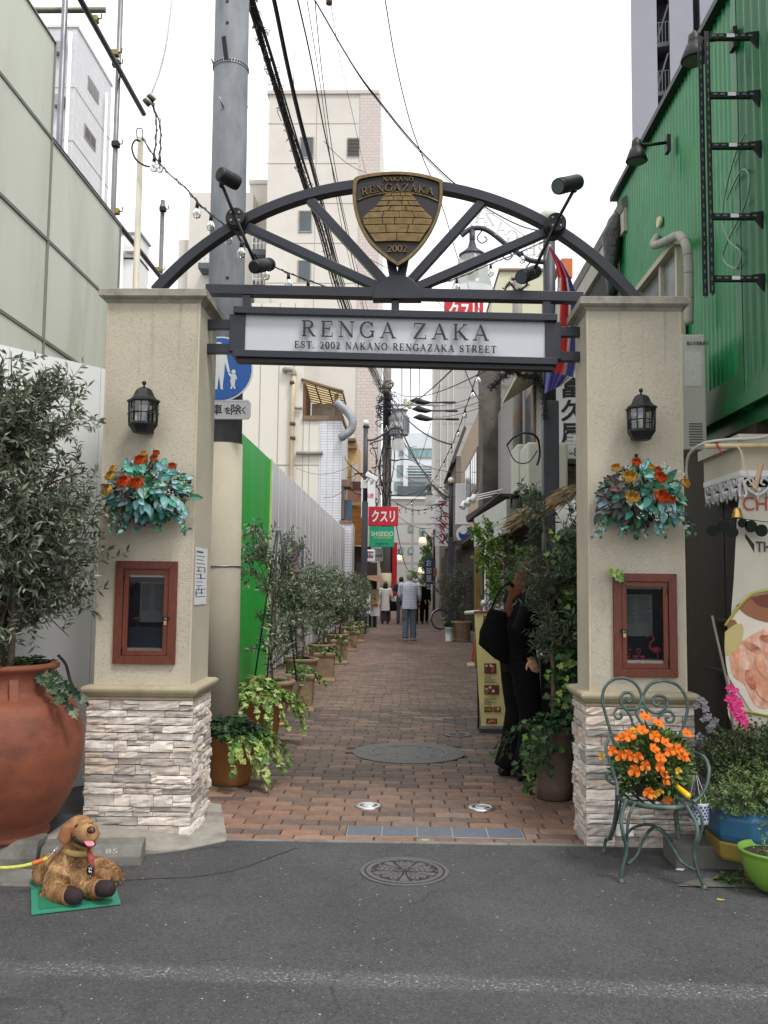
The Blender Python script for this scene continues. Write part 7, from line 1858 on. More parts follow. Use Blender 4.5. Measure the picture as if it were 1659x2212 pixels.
mb=MB();x=at(266,540,Y).x;mb.tube([V(x,Y-.08,0),V(x,Y-.08,at(266,515,Y).z)],.05,8);mb.build('drain_pipe',M_WHITE,t)
Y=33.0
t=thing('cream_building','cream panelled building with white tiled corner beyond the ribbed fence','building',at(620,1300,Y))
M_CRW=mat('ivory_siding',H(222,218,206),.7,var=.04,vs=.7,dirt=H(192,186,170),ds=.7,damt=.35)
xr=at(738,1000,Y).x;xl=at(430,900,Y).x-1;xm=at(655,850,Y).x;xt=at(689,1000,Y).x
zu=at(600,655,Y).z;zl_=at(700,908,Y).z
mb=MB();mb.box(xl,xm,Y,Y+6,0,zu);mb.build('wall',M_CRW,t)
mb=MB();mb.box(xm+.002,xt,Y-.01,Y+6,0,zl_);mb.build('wall',M_CRW,t)
mb=MB();mb.box(xt+.002,xr,Y-.04,Y+3.4,0,zl_);mb.build('tile_corner',M_TILEW,t)
mb=MB();mb.box(xm,xr+.05,Y-.10,Y+3.45,zl_,zl_+.16);mb.build('coping',mat('brown_coping',H(128,104,84),.6),t)
for px in(560,600,633,655,668):
 x=at(px,900,Y).x;mb=MB();mb.box(x,x+.025,Y-.018,Y,0,(zu if px<655 else zl_));mb.build('panel_joint',M_JOINT,t)
for py in(1130 if 0 else 1005,):z=at(600,py,Y).z;mb=MB();mb.box(xl,xt,Y-.02,Y-.002,z,z+.03);mb.build('panel_joint',M_JOINT,t)
M_PVC=mat('stained_pvc_pipe',H(188,174,146),.6,var=.2,vs=3,dirt=H(140,116,88),ds=1.5,damt=.7);M_PVCG=mat('grey_pvc_pipe',H(150,146,138),.6,var=.15)
q0,q1,q2,q3=at(616,798,Y-.15),at(633,800,Y-.15),at(631,900,Y-.15),at(628,1100,Y-.15)
mb=MB();mb.tube(smooth_pts([q0+V(0,.15,0),q0,q1,q1+V(.04,0,-.2)],4),.10,10);mb.build('drain_elbow',M_PVCG,t)
mb=MB();mb.tube([q1+V(.04,0,-.2),q2,q3,V(q3.x,q3.y,0)],.085,10);mb.build('drain_pipe',M_PVC,t)
for py in(830,919,950):q=at(632,py,Y-.15);mb=MB();mb.tube([q,q+V(0,0,.12)],.11,10);mb.build('pipe_clip',mat('rust_brown',H(104,70,50),.7),t)
mb=MB();mb.tube([at(640,979,Y-.12),at(697,978,Y-.12)],.075,10);mb.build('drain_pipe',M_PVCG,t)
mb=MB();mb.tube([at(630,880,Y-.12),at(652,882,Y-.12)],.06,8);mb.build('drain_pipe',M_PVCG,t)
mb=MB();a,b_=at(690,872,Y+1.2),at(738,905,Y+1.2);mb.box(a.x-.3,b_.x,Y+1.2,Y+1.5,zl_,a.z);mb.build('terrace_wall',mat('stained_concrete',H(164,158,146),.9,var=.2,vs=3,dirt=H(98,94,86),ds=2.4,damt=.9),t)
M_BRN=mat('brown_aluminium',H(122,98,76),.5,var=.1)
cp=[at(651,820,Y-.1),at(741,846,Y-.3),at(750,884,Y+1.6),at(668,866,Y+1.8)]
cn=MB();cn.tube([cp[0],cp[1]],.07,6);can=cn.build('canopy',M_BRN,t)
for i in range(8):
 u0,u1=i/8+.008,(i+1)/8-.008;mb=MB();mb.poly([cp[0].lerp(cp[3],u0),cp[1].lerp(cp[2],u0),cp[1].lerp(cp[2],u1),cp[0].lerp(cp[3],u1)]);mb.build('canopy_sheet',mat('amber_polycarbonate',H(226,206,160),.4,var=.05,transl=.6),can)
 mb=MB();mb.tube([cp[0].lerp(cp[3],u1+.008),cp[1].lerp(cp[2],u1+.008)],.03,4);mb.build('rib',M_BRN,can)
for u in(.33,.66,1):mb=MB();mb.tube([cp[0].lerp(cp[1],u)-V(0,0,.05),cp[3].lerp(cp[2],u)-V(0,0,.05)],.03,4);mb.build('rib',M_BRN,can)
for px in(727,737):a=at(px,850,Y+.1);mb=MB();mb.box(a.x-.07,a.x+.07,Y,Y+.15,zl_+.16,at(px,850 if px<730 else 865,Y).z);mb.build('post',M_BRN,t)
mb=MB();a=at(655,845,Y);mb.box(a.x,a.x+.1,Y-.02,Y+1.8,zl_+.16,at(655,830,Y).z);mb.build('screen',mat('lattice_brown',H(110,84,64),.8,var=.3,vs=14),t)
dk=[at(726,868,Y-.3),at(740,880,Y-.3),at(755,896,Y-.3),at(762,912,Y-.3),at(757,930,Y-.3),at(744,940,Y-.3),at(737,945,Y-.2)]
mb=MB();mb.tube(smooth_pts(dk,3),.155,14);mb.build('spiral_duct',mat('galvanised_duct',H(150,158,164),.55,metal=.2,var=.15,vs=6,dirt=H(150,90,60),ds=2,damt=.5),t)
blk(t,'tile_step',M_TILEW,735,1131,759,1300,Y-.8,1.5,0);blk(t,'coping',MATS['brown_coping'],733,1124,760,1131,Y-.85,1.6)
xs_=xr+.02
mb=MB();a=at(739,1055,Y+.1);mb.box(xr,xr+.34,Y+.1,Y+1.3,at(745,1050,Y).z-.0,at(745,1035,Y).z);mb.build('window_hood',MATS['brown_coping'],t)
mb=MB();mb.box(xr,xr+.10,Y+.15,Y+1.2,at(745,1120,Y).z,at(745,1050,Y).z);mb.build('side_window',mat('brown_glass',H(104,92,80),.3,var=.3),t)
mb=MB();mb.box(xr+.11,xr+.36,Y+.8,Y+.9,at(745,1118,Y).z,at(745,1075,Y).z);mb.build('shutter',mat('blue_shutter',H(78,104,128),.5,var=.2,vs=14,stretch=(10,10,.5)),t)
Y=38.5
t=thing('ochre_building','ochre and orange timber building behind the camera post','building',at(765,1300,Y))
M_OCH=mat('ochre_render',H(196,164,112),.8,var=.08,vs=1.5);M_ORW=mat('orange_boards',H(178,116,46),.7,var=.15,vs=3,stretch=(1,1,6))
blk(t,'wall',M_OCH,738,952,766,1300,Y,5,0);blk(t,'cornice',mat('brown_cornice',H(150,118,78),.7),735,960,770,968,Y-.3,.5);blk(t,'roof',MATS['brown_coping'],733,946,768,952,Y-.4,5)
blk(t,'panel',mat('plum_tiles',H(96,58,54),.7,var=.2,vs=6),758,1040,790,1070,Y-.6,2);blk(t,'fascia',mat('pink_slats',H(176,130,108),.7),750,1060,786,1084,Y-.9,.3)
for i in range(7):blk(t,'board',M_ORW,745+(i%2)*.3,1094+i*12,786,1105.4+i*12,Y-1.4,.2)
blk(t,'beam',M_OCH,743,1084,790,1092,Y-1.5,.4)
blk(t,'shop_base',mat('dim_shop',H(58,48,42),.8,var=.4,vs=2),745,1180,800,1300,Y-1.2,.5,0)
blk(t,'pipe_box',M_BG2,760,1000,771,1040,Y-.3,.5)
Y=52.0
t=thing('pale_grey_tower','pale grey windowless tower block right of the lane end','building',at(1000,1300,Y))
M_GT=tiles('pale_grey_panels',H(196,194,190),H(180,178,176),3.0,1.1,.7)
blk(t,'wall',M_GT,944,705,1060,1200,Y,9,0)
for px in(951,966,978):x=at(px,900,Y).x;mb=MB();mb.box(x,x+.06,Y-.06,Y,0,at(px,708,Y).z);mb.build('vertical_rib',M_WHITE,t)
Y=40.0
t=thing('grey_tower','tall lavender grey tower with dark balcony slot above the green wall','building',at(1450,1300,Y))
M_LAV=mat('lavender_grey_render',H(152,153,164),.75,var=.04,vs=.6)
zt=at(1400,-60,Y).z
for(xa,xb)in((1362,1415),(1441,1489),(1503,1700)):
 a,b_=at(xa,0,Y),at(xb,0,Y);mb=MB();mb.box(a.x,b_.x,Y,Y+8,0,zt);mb.build('wall',M_LAV,t)
a,b_=at(1410,0,Y),at(1520,0,Y);mb=MB();mb.box(a.x,b_.x,Y+1.4,Y+7,0,zt-.2);mb.build('recess_wall',mat('dark_recess',H(74,76,86),.8),t)
for py in(-30,95,200,310):
 a,b_=at(1414.5,py,Y),at(1441.5,py+9,Y);mb=MB();mb.box(a.x,b_.x,Y+.3,Y+1.4,b_.z,a.z);s_=mb.build('landing',mat('landing_grey',H(96,98,108),.7),t)
 mb=MB()
 for k in range(5):x=a.x+(b_.x-a.x)*k/4;mb.box(x-.015,x+.015,Y+.3,Y+.33,a.z,a.z+1.0)
 mb.box(a.x,b_.x,Y+.3,Y+.33,a.z+.97,a.z+1.0);mb.bar(V(a.x,Y+.6,a.z),V(b_.x,Y+.6,a.z+1.9),.3,.08);mb.build('stair_railing',mat('rail_grey',H(120,122,130),.5),s_)
pv=at(1362,1300,40.0);pv.z=0;t.matrix_basis=Matrix.Translation(pv)@Matrix.Rotation(rad(-14.5),4,'Z')@Matrix.Translation(-pv)@t.matrix_basis
Y=78.0
t=thing('glass_office','white and glass office building closing the far end of the lane','building',at(900,1290,Y))
M_OFW=mat('office_white_panel',H(208,214,220),.5,var=.05,vs=1);M_OFG=mat('office_blue_glass',H(120,160,166),.08,var=.35,vs=.7)
blk(t,'wall',M_OFW,845,935,950,1100,Y,12,0)
for(xa,ya,xb,yb,mu)in((880,968,944,990,2),(862,968,876,985,1),(858,1005,876,1030,1),(880,1006,944,1032,3),(852,1040,944,1060,4)):
 win_px(t,xa,ya,xb,yb,Y-.05,fr=.12,m=M_OFG,mull=mu)
for k in range(4):blk(t,'sunshade',M_WHITE,878,1010+k*6,945,1011.5+k*6,Y-.5,.3)
blk(t,'pilaster',M_OFW,872,950,881,1052,Y-.4,.4)
blk(t,'dark_storey',mat('dark_storey_glass',H(70,78,82),.1,var=.3),858,1050,944,1074,Y-1.2,1.0)
mb=MB()
for k in range(9):a,b_=at(862+k*9,916,Y+2),at(862+k*9,936,Y+2);mb.bar(a,b_,.12,.12,V(0,1,0));
for py in(918,925):mb.bar(at(858,py,Y+2),at(944,py-2,Y+2),.1,.14)
mb.build('roof_truss',M_WHITE,t)
Y=72.0
t=thing('grey_panel_wall','light grey panel wall with small windows at the lane end','building',at(905,1300,Y))
blk(t,'wall',tiles('light_grey_panels',H(178,176,172),H(150,148,146),2.2,1.6,.7,0),845,1078,960,1320,Y,4,0)
mb=MB();a,b_=at(845,1078,Y),at(960,1078,Y);mb.box(a.x,b_.x,Y-.15,Y+4,a.z,a.z+.2);mb.build('parapet',M_WHITE,t)
for(xa,ya)in((882,1135),(882,1182),(862,1182),(907,1140)):win_px(t,xa,ya,xa+10,ya+14,Y-.05,fr=.06,m=M_OFG)
mb=MB();mb.box(-40,40,124,125,-.1,5.5);tag(mb.build('end_wall',M_BG2),'pale wall far behind at the end of the lane','wall')
XR=1.72
t=thing('tiled_lane_house','grey tiled lane house with stained end wall and air conditioners','building',(2.4,14,0))
M_TILEGR=tiles('grey_brick_tile',H(140,136,134),H(104,100,98),.22,.075,.6)
M_STAIN=mat('soot_stained_concrete',H(96,90,82),.92,var=.3,vs=2.2,bump=.3,bs=20,dirt=H(40,38,36),ds=.9,damt=.95)
ya_,yb_=11.4,16.9
zt_=4.75
mb=MB();mb.box(XR+.05,4.4,ya_,yb_,2.55,zt_);mb.build('wall',M_TILEGR,t)
a,b_=at(1039,800,17.4),at(1100,800,17.4)
mb=MB();mb.box(a.x,b_.x+.1,17.0,18.0,0,6.2);mb.build('end_wall',M_STAIN,t)
mb=MB();mb.box(b_.x-.22,b_.x+.1,16.88,16.99,0,6.1);mb.build('pilaster',M_CONC,t)
mb=MB();mb.box(XR+.02,4.4,9.2,16.9,2.35,2.5);mb.build('canopy_slab',mat('dark_eave',H(50,46,44),.8),t)
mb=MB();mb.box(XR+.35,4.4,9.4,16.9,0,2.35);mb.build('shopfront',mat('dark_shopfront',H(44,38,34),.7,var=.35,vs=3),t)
for(p,q)in((1118,1128),(1140,1158)):
 y1_,y0_=atx(p,950,XR+.05).y,atx(q,950,XR+.05).y;mb=MB();mb.box(XR+.02,XR+.06,y0_,y1_,3.25,4.2);w=mb.build('window',MATS['brown_aluminium'],t);mb=MB();mb.box(XR+.012,XR+.021,y0_+.06,y1_-.06,3.3,4.15);mb.build('pane',M_DARKGLASS,w)
q=atx(1118,900,XR-.06);mb=MB();mb.tube([V(XR-.06,q.y,2.6),V(XR-.06,q.y,6)],.075,10);mb.build('rusty_downpipe',mat('rusty_pipe',H(126,126,122),.6,var=.2,vs=4,dirt=H(148,92,58),ds=2.5,damt=.8),t)
mb=MB();mb.prism([V(XR+.05,10.6,4.25),V(XR-.38,10.6,3.98),V(XR-.38,12.2,3.98),V(XR+.05,12.2,4.25)],V(0,0,.05));mb.build('window_awning',mat('cream_awning',H(176,168,146),.7),t)
t=thing('eaves_house','low house with steep tiled eave beside the green wall','building',(3.5,10.2,0))
e0,e1=atx(1345,452,2.15),atx(1225,655,2.15)
mb=MB();mb.prism([V(2.15,e0.y,e0.z),V(3.6,e0.y,e0.z+1.2),V(3.6,e0.y,e0.z+1.3),V(2.13,e0.y,e0.z+.1)],V(0,3.0,0));mb.build('roof',mat('slate_roof',H(112,106,106),.7,var=.2,vs=8),t)
mb=MB();mb.box(2.16,2.2,e0.y,e0.y+3.0,e0.z-.22,e0.z+.02);mb.build('barge_board',mat('grey_white_timber',H(172,166,156),.8,var=.15,vs=6),t)
mb=MB();mb.box(2.45,4.5,e0.y+.05,e0.y+3,2.3,e0.z-.02);mb.build('wall',mat('cream_plaster_old',H(188,182,146),.85,var=.1,vs=2),t)
mb=MB();mb.box(2.2,2.46,e0.y+.4,e0.y+2.9,e0.z-.7,e0.z-.22);mb.build('soffit',mat('dark_soffit',H(48,44,42),.8),t)
mb=MB();rg=random.Random(12);c=atx(1325,560,2.12)
mb.torso([(c.x-.02,c.y,c.z-.42,.03,.04),(c.x,c.y,c.z-.3,.07,.09),(c.x-.03,c.y,c.z-.1,.06,.12),(c.x,c.y+.02,c.z+.1,.09,.15),(c.x,c.y,c.z+.25,.11,.17),(c.x+.03,c.y,c.z+.42,.08,.14),(c.x+.05,c.y,c.z+.5,.04,.06)],12)
o=mb.build('black_tarpaulin',mat('black_plastic_sheet',H(28,28,30),.45,var=.3,vs=9,bump=.8,bs=14,bdist=.03));tag(o,'black plastic sheet hanging beside the green wall above the right pillar','tarpaulin')
Y=19.0
t=thing('cream_flat_house','cream house with dark roof edge behind the hanging lamp glass','building',at(1130,1300,Y))
a,b_=at(1080,586,Y),at(1180,586,Y);mb=MB();mb.prism([V(at(1062,640,Y).x,Y,4.0),V(b_.x,Y,4.0),V(b_.x,Y,a.z),V(a.x,Y,a.z),V(at(1062,645,Y).x,Y,at(1062,645,Y).z)],V(0,3,0));mb.build('wall',mat('pale_cream_boards',H(206,204,176),.75,var=.04,stretch=(8,8,.2)),t)
mb=MB();mb.box(a.x-.03,b_.x+.3,Y-.06,Y+3,a.z,a.z+.05);mb.build('roof_edge',mat('brown_coping',H(128,104,84),.6),t)
mb=MB();mb.box(2.2,6,17.5,22,0,4.3);mb.build('lower_storey',M_STAIN,t)
a,b_=at(1213,558,18),at(1237,598,18);mb=MB();mb.box(a.x,b_.x,18,18.5,b_.z,a.z);mb.build('orange_box',mat('orange_brick_paint',H(186,104,54),.7,var=.12),t)
t=thing('beige_lane_building','beige lane building with tall windows and small gable roofs','building',(2.6,23,0))
M_BEI=mat('tan_render',H(178,158,138),.8,var=.08,vs=2)
XB_=1.74;y0_,y1_=atx(1036,950,XB_).y,atx(996,950,XB_).y
mb=MB();mb.box(XB_,4,y0_,y1_,2.7,atx(1030,905,XB_).z+.1);mb.build('wall',M_BEI,t)
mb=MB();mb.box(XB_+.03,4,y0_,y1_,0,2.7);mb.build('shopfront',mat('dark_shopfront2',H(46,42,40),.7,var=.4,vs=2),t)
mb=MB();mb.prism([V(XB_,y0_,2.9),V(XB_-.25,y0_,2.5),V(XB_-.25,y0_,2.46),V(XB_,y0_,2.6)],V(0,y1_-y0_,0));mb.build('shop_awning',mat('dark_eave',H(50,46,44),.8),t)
ws_=[atx(1035,1000,XB_).y,atx(1020,1000,XB_).y,atx(1008,1000,XB_).y]
for i in range(2):
 mb=MB();ya,yb=ws_[i]+.15,ws_[i+1]-.15;z1_=atx(1030,972,XB_).z;z0_=atx(1030,1062,XB_).z;mb.box(XB_-.04,XB_+.02,ya,yb,z0_,z1_);w=mb.build('window',MATS['brown_aluminium'],t)
 for k in range(3):mb=MB();a=ya+(yb-ya)*k/3;mb.box(XB_-.05,XB_-.041,a+.06,a+(yb-ya)/3-.06,z0_+.1,z1_-.1);mb.build('pane',M_DARKGLASS,w)
Y=29.0
a,b_=at(980,985,Y),at(1003,985,Y)
mb=MB();mb.box(a.x+.05,4,Y,Y+8,2.9,at(985,990,Y).z);mb.build('wall',mat('shaded_tan_render',H(124,112,104),.85,var=.12,vs=2),t)  # wall lies in shade; that shade is painted in as a darker render
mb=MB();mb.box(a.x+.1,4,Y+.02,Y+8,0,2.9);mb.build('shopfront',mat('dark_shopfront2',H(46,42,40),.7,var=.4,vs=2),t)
mb=MB();mb.prism([at(975,1000,Y-.3),at(980,1000,Y-.3),at(1008,925,Y-.3),at(1003,918,Y-.3)],V(0,6,0));mb.build('gable_roof',mat('dark_gable',H(70,64,62),.7),t)
blk(t,'gable_wall',mat('grey_shingle',H(120,112,108),.8,var=.1),985,985,1012,1090,Y-.1,2)
mb=MB();mb.box(1.95,5,30,50,0,5.5);mb.build('row_wall',mat('dim_row_wall',H(122,112,104),.8,var=.15,vs=1),t)
mb=MB();mb.box(1.80,1.95,30.2,44,0,2.8);mb.build('shopfront',MATS['dark_shopfront2'],t)
t=thing('left_row_building','beige shop row on the left beyond the pharmacy signs','building',(-2.6,50,0))
mb=MB();mb.box(-6,-1.75,44.2,70,0,6.2);mb.build('wall',M_BG2,t)
mb=MB();mb.box(-6,-1.5,44,70,2.7,2.9);mb.build('canopy_slab',MATS['dark_eave'],t)
# -- lane lamp posts
M_POST=mat('dark_grey_post',H(66,68,74),.5,metal=.2,var=.12,vs=8)
M_LGLASS=mat('ribbed_lamp_glass',H(232,234,232),.15,var=.03,alpha=.42,transl=.5)
M_LETW=mat('pale_metal_letters',H(206,206,196),.4,metal=.2)
def lamp_post(x,Yp,zball,lx,lz,label,r=.07,letters=True,gs=1.0,lit=False):
 t=thing('lane_lamp',label,'street lamp',(x,Yp,0),'curved-arm lane lamps')
 mb=MB();mb.box(x-r,x+r,Yp-r,Yp+r,0,zball*.62);mb.build('lower_post',M_POST,t,bevel=.01)
 mb=MB();mb.tube([V(x,Yp,zball*.62),V(x,Yp,zball-.12)],r*.8,14);mb.tube([V(x,Yp,zball-.16),V(x,Yp,zball-.1)],r*1.05,14);mb.build('upper_post',M_POST,t)
 mb=MB();mb.ball(V(x,Yp,zball-.02),.095,18,12);mb.build('ball_finial',mat('opal_ball',H(216,222,206),.35),t)
 s_=1 if lx>x else-1;L=abs(lx-x)
 za=zball-.55
 arm=smooth_pts([V(x,Yp,za),V(x+s_*L*.25,Yp,za+.02),V(x+s_*L*.5,Yp,za+.16),V(x+s_*L*.8,Yp,za+.36),V(x+s_*L*1.0,Yp,za+.38),V(x+s_*L*1.14,Yp,za+.30)],6)
 mb=MB();mb.tube(arm,.03,8);mb.build('arm',M_POST,t)
 mb=MB()
 for k in range(3):
  p=arm[6+k*7]-V(0,0,.03);mb.tube(smooth_pts([p,p+V(s_*.05,0,-.08),p+V(0,0,-.14),p+V(-s_*.06,0,-.10),p+V(-s_*.03,0,-.06)],4),.008,5)
 mb.build('scrollwork',M_POST,t)
 lx_=x+s_*L;zt=za+.36
 mb=MB();mb.tube([V(lx_,Yp,zt),V(lx_,Yp,zt-.16)],.032,10);mb.lathe([(a*gs,b)for a,b in((.17,-.30),(.172,-.28),(.11,-.24),(.06,-.2),(.035,-.12))],V(lx_,Yp,zt),20);h=mb.build('lamp_cap',M_POST,t)
 mb=MB();n=48;secs=[(.145,-.29),(.185,-.38),(.215,-.5),(.235,-.62),(.25,-.70),(.262,-.72),(.262,-.735)]
 b=0
 for(rr_,z)in secs:
  for k in range(n):
   a=2*math.pi*k/n;q=gs*rr_*(1+(.012 if k%2 else 0));mb.v.append((lx_+q*math.cos(a),Yp+q*math.sin(a),zt-.29+(z+.29)*gs))
 mb.smooth=True
 for j in range(len(secs)-1):
  for k in range(n):mb.face((j*n+k,j*n+(k+1)%n,j*n+n+(k+1)%n,j*n+n+k))
 mb.build('glass_bell',M_LGLASS,t)
 mb=MB();mb.lathe([(.03,-.3),(.05,-.36),(.075,-.45),(.07,-.52),(.04,-.56),(.004,-.57)],V(lx_,Yp,zt),14)
 mb.build('bulb',mat('lit_bulb',(1.0,.72,.36),.4,emis=9.0,var=0)if lit else mat('frosted_bulb',H(190,188,180),.4),t)
 if letters:
  m_=MB();txt='RENGAZAKA'
  for k,ch in enumerate(txt):
   u=(k+.9)/(len(txt)+.6);i_=u*(len(arm)-1)*.95;j=int(i_);p=arm[j].lerp(arm[min(j+1,len(arm)-1)],i_-j)
   rt_=V(s_,0,0)
   roman(ch,p+V(0,-.03,.05),.15,.012,m_,right=rt_)
  m_.build('letters',M_LETW,t)
 return t
Yp=9.6
zb=at(1187,462,Yp).z;px_=at(1187,700,Yp).x;lx_=at(1020,500,Yp).x
lamp_post(px_,Yp,zb,lx_,0,'nearest lane lamp, its ribbed glass bell hanging below the right arch',.085,gs=.86)
Yp=26.4;zb=at(787,912,Yp).z;lamp_post(at(785,1369,Yp).x,Yp,zb,at(861,940,Yp).x,0,'lane lamp with readable letters left of the lane, carrying a camera',.09,gs=.82)
Yp=27.5;zb=at(974,1036,Yp).z;lamp_post(at(974,1100,Yp).x,Yp,zb,at(928,1060,Yp).x,0,'lane lamp beside the blank white sign on the right',.085,gs=.66)
Yp=50.0;lamp_post(at(938,1200,Yp).x,Yp,at(938,1142,Yp).z,at(913,1150,Yp).x,0,'lit lane lamp left of the vertical white sign',.08,False,lit=True)
Yp=56.0;lamp_post(at(845,1200,Yp).x,Yp,at(845,1182,Yp).z,at(862,1150,Yp).x,0,'lit lane lamp right of the red banner',.08,False,lit=True)
Yp=66.0;lamp_post(at(930,1220,Yp).x,Yp,at(930,1212,Yp).z,at(910,1200,Yp).x,0,'farthest lit lane lamp beside the blue vertical sign',.08,False,lit=True)
c=at(800,1030,26.1);t=thing('security_camera','white security camera on the left lane lamp post','camera',c)
mb=MB();R=Matrix.Rotation(.5,3,'Y');mb.obox(c+V(.05,0,0),(.2,.07,.07),R);mb.build('housing',M_WHITE,t,bevel=.02)
mb=MB();mb.tube([at(787,1044,26.3),c+V(-.05,0,-.05)],.04,8);mb.obox(at(787,1046,26.28),(.1,.08,.12));mb.build('mount',M_WHITE,t)
# -- signs along the lane
def board(name,label,xa,ya,xb,yb,Y,m,depth=.18,bevel=.01):
 a,b_=at(xa,ya,Y),at(xb,yb,Y);t=thing(name,label,'sign',V((a.x+b_.x)/2,Y,b_.z))
 mb=MB();mb.box(a.x,b_.x,Y,Y+depth,b_.z,a.z);mb.build('box',m,t,bevel=bevel);return t,a,b_
def txt(t,s,xa,ya,xb,yb,Y,m,bold=.0,name='lettering'):
 a,b_=at(xa,ya,Y),at(xb,yb,Y);lettering(s,V((a.x+b_.x)/2,Y-.004,(a.z+b_.z)/2),b_.x-a.x,a.z-b_.z,depth=.003,bold=bold).build(name,m,t)
M_SRED=mat('sign_red',H(190,26,48),.45,var=.05,vs=3);M_SGRN=mat('sign_green',H(14,158,116),.45,var=.05,vs=3);M_SBLU=mat('sign_navy',H(34,58,104),.5,var=.06);M_SW=mat('lit_sign_white',H(226,228,232),.45,var=.03)
M_TXR=mat('text_red',H(206,66,44),.5);M_TXD=mat('text_dark',H(36,36,44),.5);M_TXP=mat('text_pale',H(226,226,226),.5);M_TXY=mat('text_yellow',H(206,214,60),.5)
Y=27.6
t,_,_=board('pharmacy_sign','red sign box with white katakana on the left lamp post',796,1094,860,1136,Y,M_SRED)
txt(t,'クスリ',803,1102,853,1128,Y,M_TXP,.03)
t,_,_=board('chain_store_sign','green chain store sign box below the red katakana sign',798,1136.5,851,1182,Y+.02,M_SGRN)
txt(t,'SHISEIDO',802,1148,849,1158,Y+.02,M_TXP,.0);txt(t,'CHAINSTORE',807,1158.6,845,1164,Y+.02,M_TXY,.0);txt(t,'ワタナベ',811,1172,838,1178,Y+.02,M_TXD,.02)
t,_,_=board('card_sign','small white payment card sign under the green sign',787,1187,810,1214,Y-.1,M_SW,.06,.03)
for k,cc in enumerate((H(40,80,160),H(196,40,66),H(30,140,90))):
 a,b_=at(791+k*5.4,1191,Y-.11),at(795.6+k*5.4,1205,Y-.11);mb=MB();mb.box(a.x,b_.x,Y-.108,Y-.101,b_.z,a.z);mb.build('stripe',mat('card_stripe_%d'%k,cc,.5),t)
txt(t,'JCB',791,1195,807,1201,Y-.112,M_TXP,.02)
t,_,_=board('shop_sign','pale shop sign ending in oot behind the card sign',805,1184,827,1212,Y+.5,mat('pale_sign',H(196,198,200),.5))
txt(t,'oot',811,1196,826,1204,Y+.5,M_TXD,.01)
t,_,_=board('floor_sign','tall white sign panel marked 2F behind the left lamp post',781,1032,810,1118,30.0,M_SW)
txt(t,'2F',799,1038,808,1046,30.0,M_TXD,.01);txt(t,'風屋',788,1066,807,1076,30.0,M_TXR,.0);txt(t,'森',796,1104,808,1112,30.0,M_TXD,.01)
t,_,_=board('narrow_white_sign','narrow white sign strip left of the green chain store sign',787,1095,794,1182,28.5,M_SW)
t,a,b_=board('hanging_gold_sign','gold shield-shaped sign hanging beneath the little wooden roof',790,1273,818,1300,29.0,mat('gold_board',H(166,140,82),.5,metal=.3),.05)
mb=MB();mb.prism([at(790,1300,29),at(818,1300,29),at(804,1307,29)],V(0,.05,0));mb.build('point',MATS['gold_board'],t);mb=MB();q=at(804,1284,28.99)
for k in range(5):a_=math.pi*k/4;mb.ball(q+V(.09*math.cos(a_),-.0,.05*math.sin(a_)),.035,6,4)
mb.build('emblem',mat('mauve_emblem',H(130,116,150),.6),t);txt(t,'伊豆',797,1290,813,1296,28.99,M_TXD)
t=thing('stall_roof','small brown wooden canopy beside the left lamp post','canopy',at(805,1258,29.3))
a,b_=at(784,1252,29.3),at(830,1258,29.3);mb=MB();mb.prism([at(784,1250,28.8),at(790,1243,29.5),at(820,1243,29.5),at(832,1259,28.8)],V(0,.9,0));mb.build('roof',mat('stall_timber',H(128,92,68),.7,var=.2),t)
mb=MB();mb.box(a.x,a.x+.06,29.2,29.26,0,a.z);mb.build('post',M_DKW,t)
blkt=thing('dim_shopfront','dim shop opening behind the lane lamp on the left','shopfront',at(800,1340,30.3))
a,b_=at(770,1215,30.3),at(813,1340,30.3);mb=MB();mb.box(a.x,b_.x,30.3,30.6,0,a.z);mb.build('opening',mat('dim_shop2',H(54,48,46),.8,var=.45,vs=2.5),blkt)
for(xa,ya,xb,yb,Y,lab,s1,s2)in((786,1281,800,1326,27.0,'white shop stand sign at the foot of the left lamp post','店','薬'),(800,1281,819,1331,30.1,'white price sign with red writing behind the woman in white','販売','大特価')):
 t,a,b_=board('stand_sign',lab,xa,ya,xb,yb,Y,M_SW,.05);txt(t,s1,xa+2,ya+5,xb-2,ya+13,Y,M_TXD,.01);txt(t,s2,xa+2,ya+22,xb-2,ya+31,Y,M_TXR,.02)
 mb=MB();mb.box(a.x+.05,a.x+.09,Y+.01,Y+.05,0,b_.z);mb.box(b_.x-.09,b_.x-.05,Y+.01,Y+.05,0,b_.z);mb.build('leg',M_GALV,t)
t,a,b_=board('red_banner','narrow red hanging banner beside the far utility pole',848,1172,857,1288,38,M_SRED,.02,0);mb=MB();mb.tube([V(a.x,38,a.z),V(a.x-.5,38,a.z)],.02,5);mb.build('rod',M_GALV,t)
t,a,b_=board('black_banner','narrow black hanging cloth left of the red banner',842,1180,847.5,1250,38.2,M_BLACK,.02,0)
t,a,b_=board('high_pharmacy_sign','red katakana sign just above the sign box, right of the emblem',960,648,1044,740,22.0,M_SRED);txt(t,'クスリ',970,652,1036,690,22.0,M_TXP,.03)
mb=MB();mb.tube([V(b_.x-.02,22.1,b_.z+.3),V(2.6,22.1,b_.z+.3)],.04,8);mb.build('bracket',M_POST,t)
Y=31.0
t,_,_=board('blank_sign','tall blank white sign box on the right side of the lane',985,1044,1013,1133,24.5,M_SW,.25)
t,_,_=board('estate_agent_sign','tall white sign with red katakana letters running down',940,1077,974,1180,33.0,M_SW)
for k,ch in enumerate('アパマン'):txt(t,ch,947.5,1082+k*24.3,966,1101+k*24.3,33.0,M_TXR,.03)
t,_,_=board('estate_side_sign','white sign edge with red lettering right of the katakana sign',975,1084,985,1120,33.6,M_SW);txt(t,'活動',977,1090,983,1112,33.6,M_TXR)
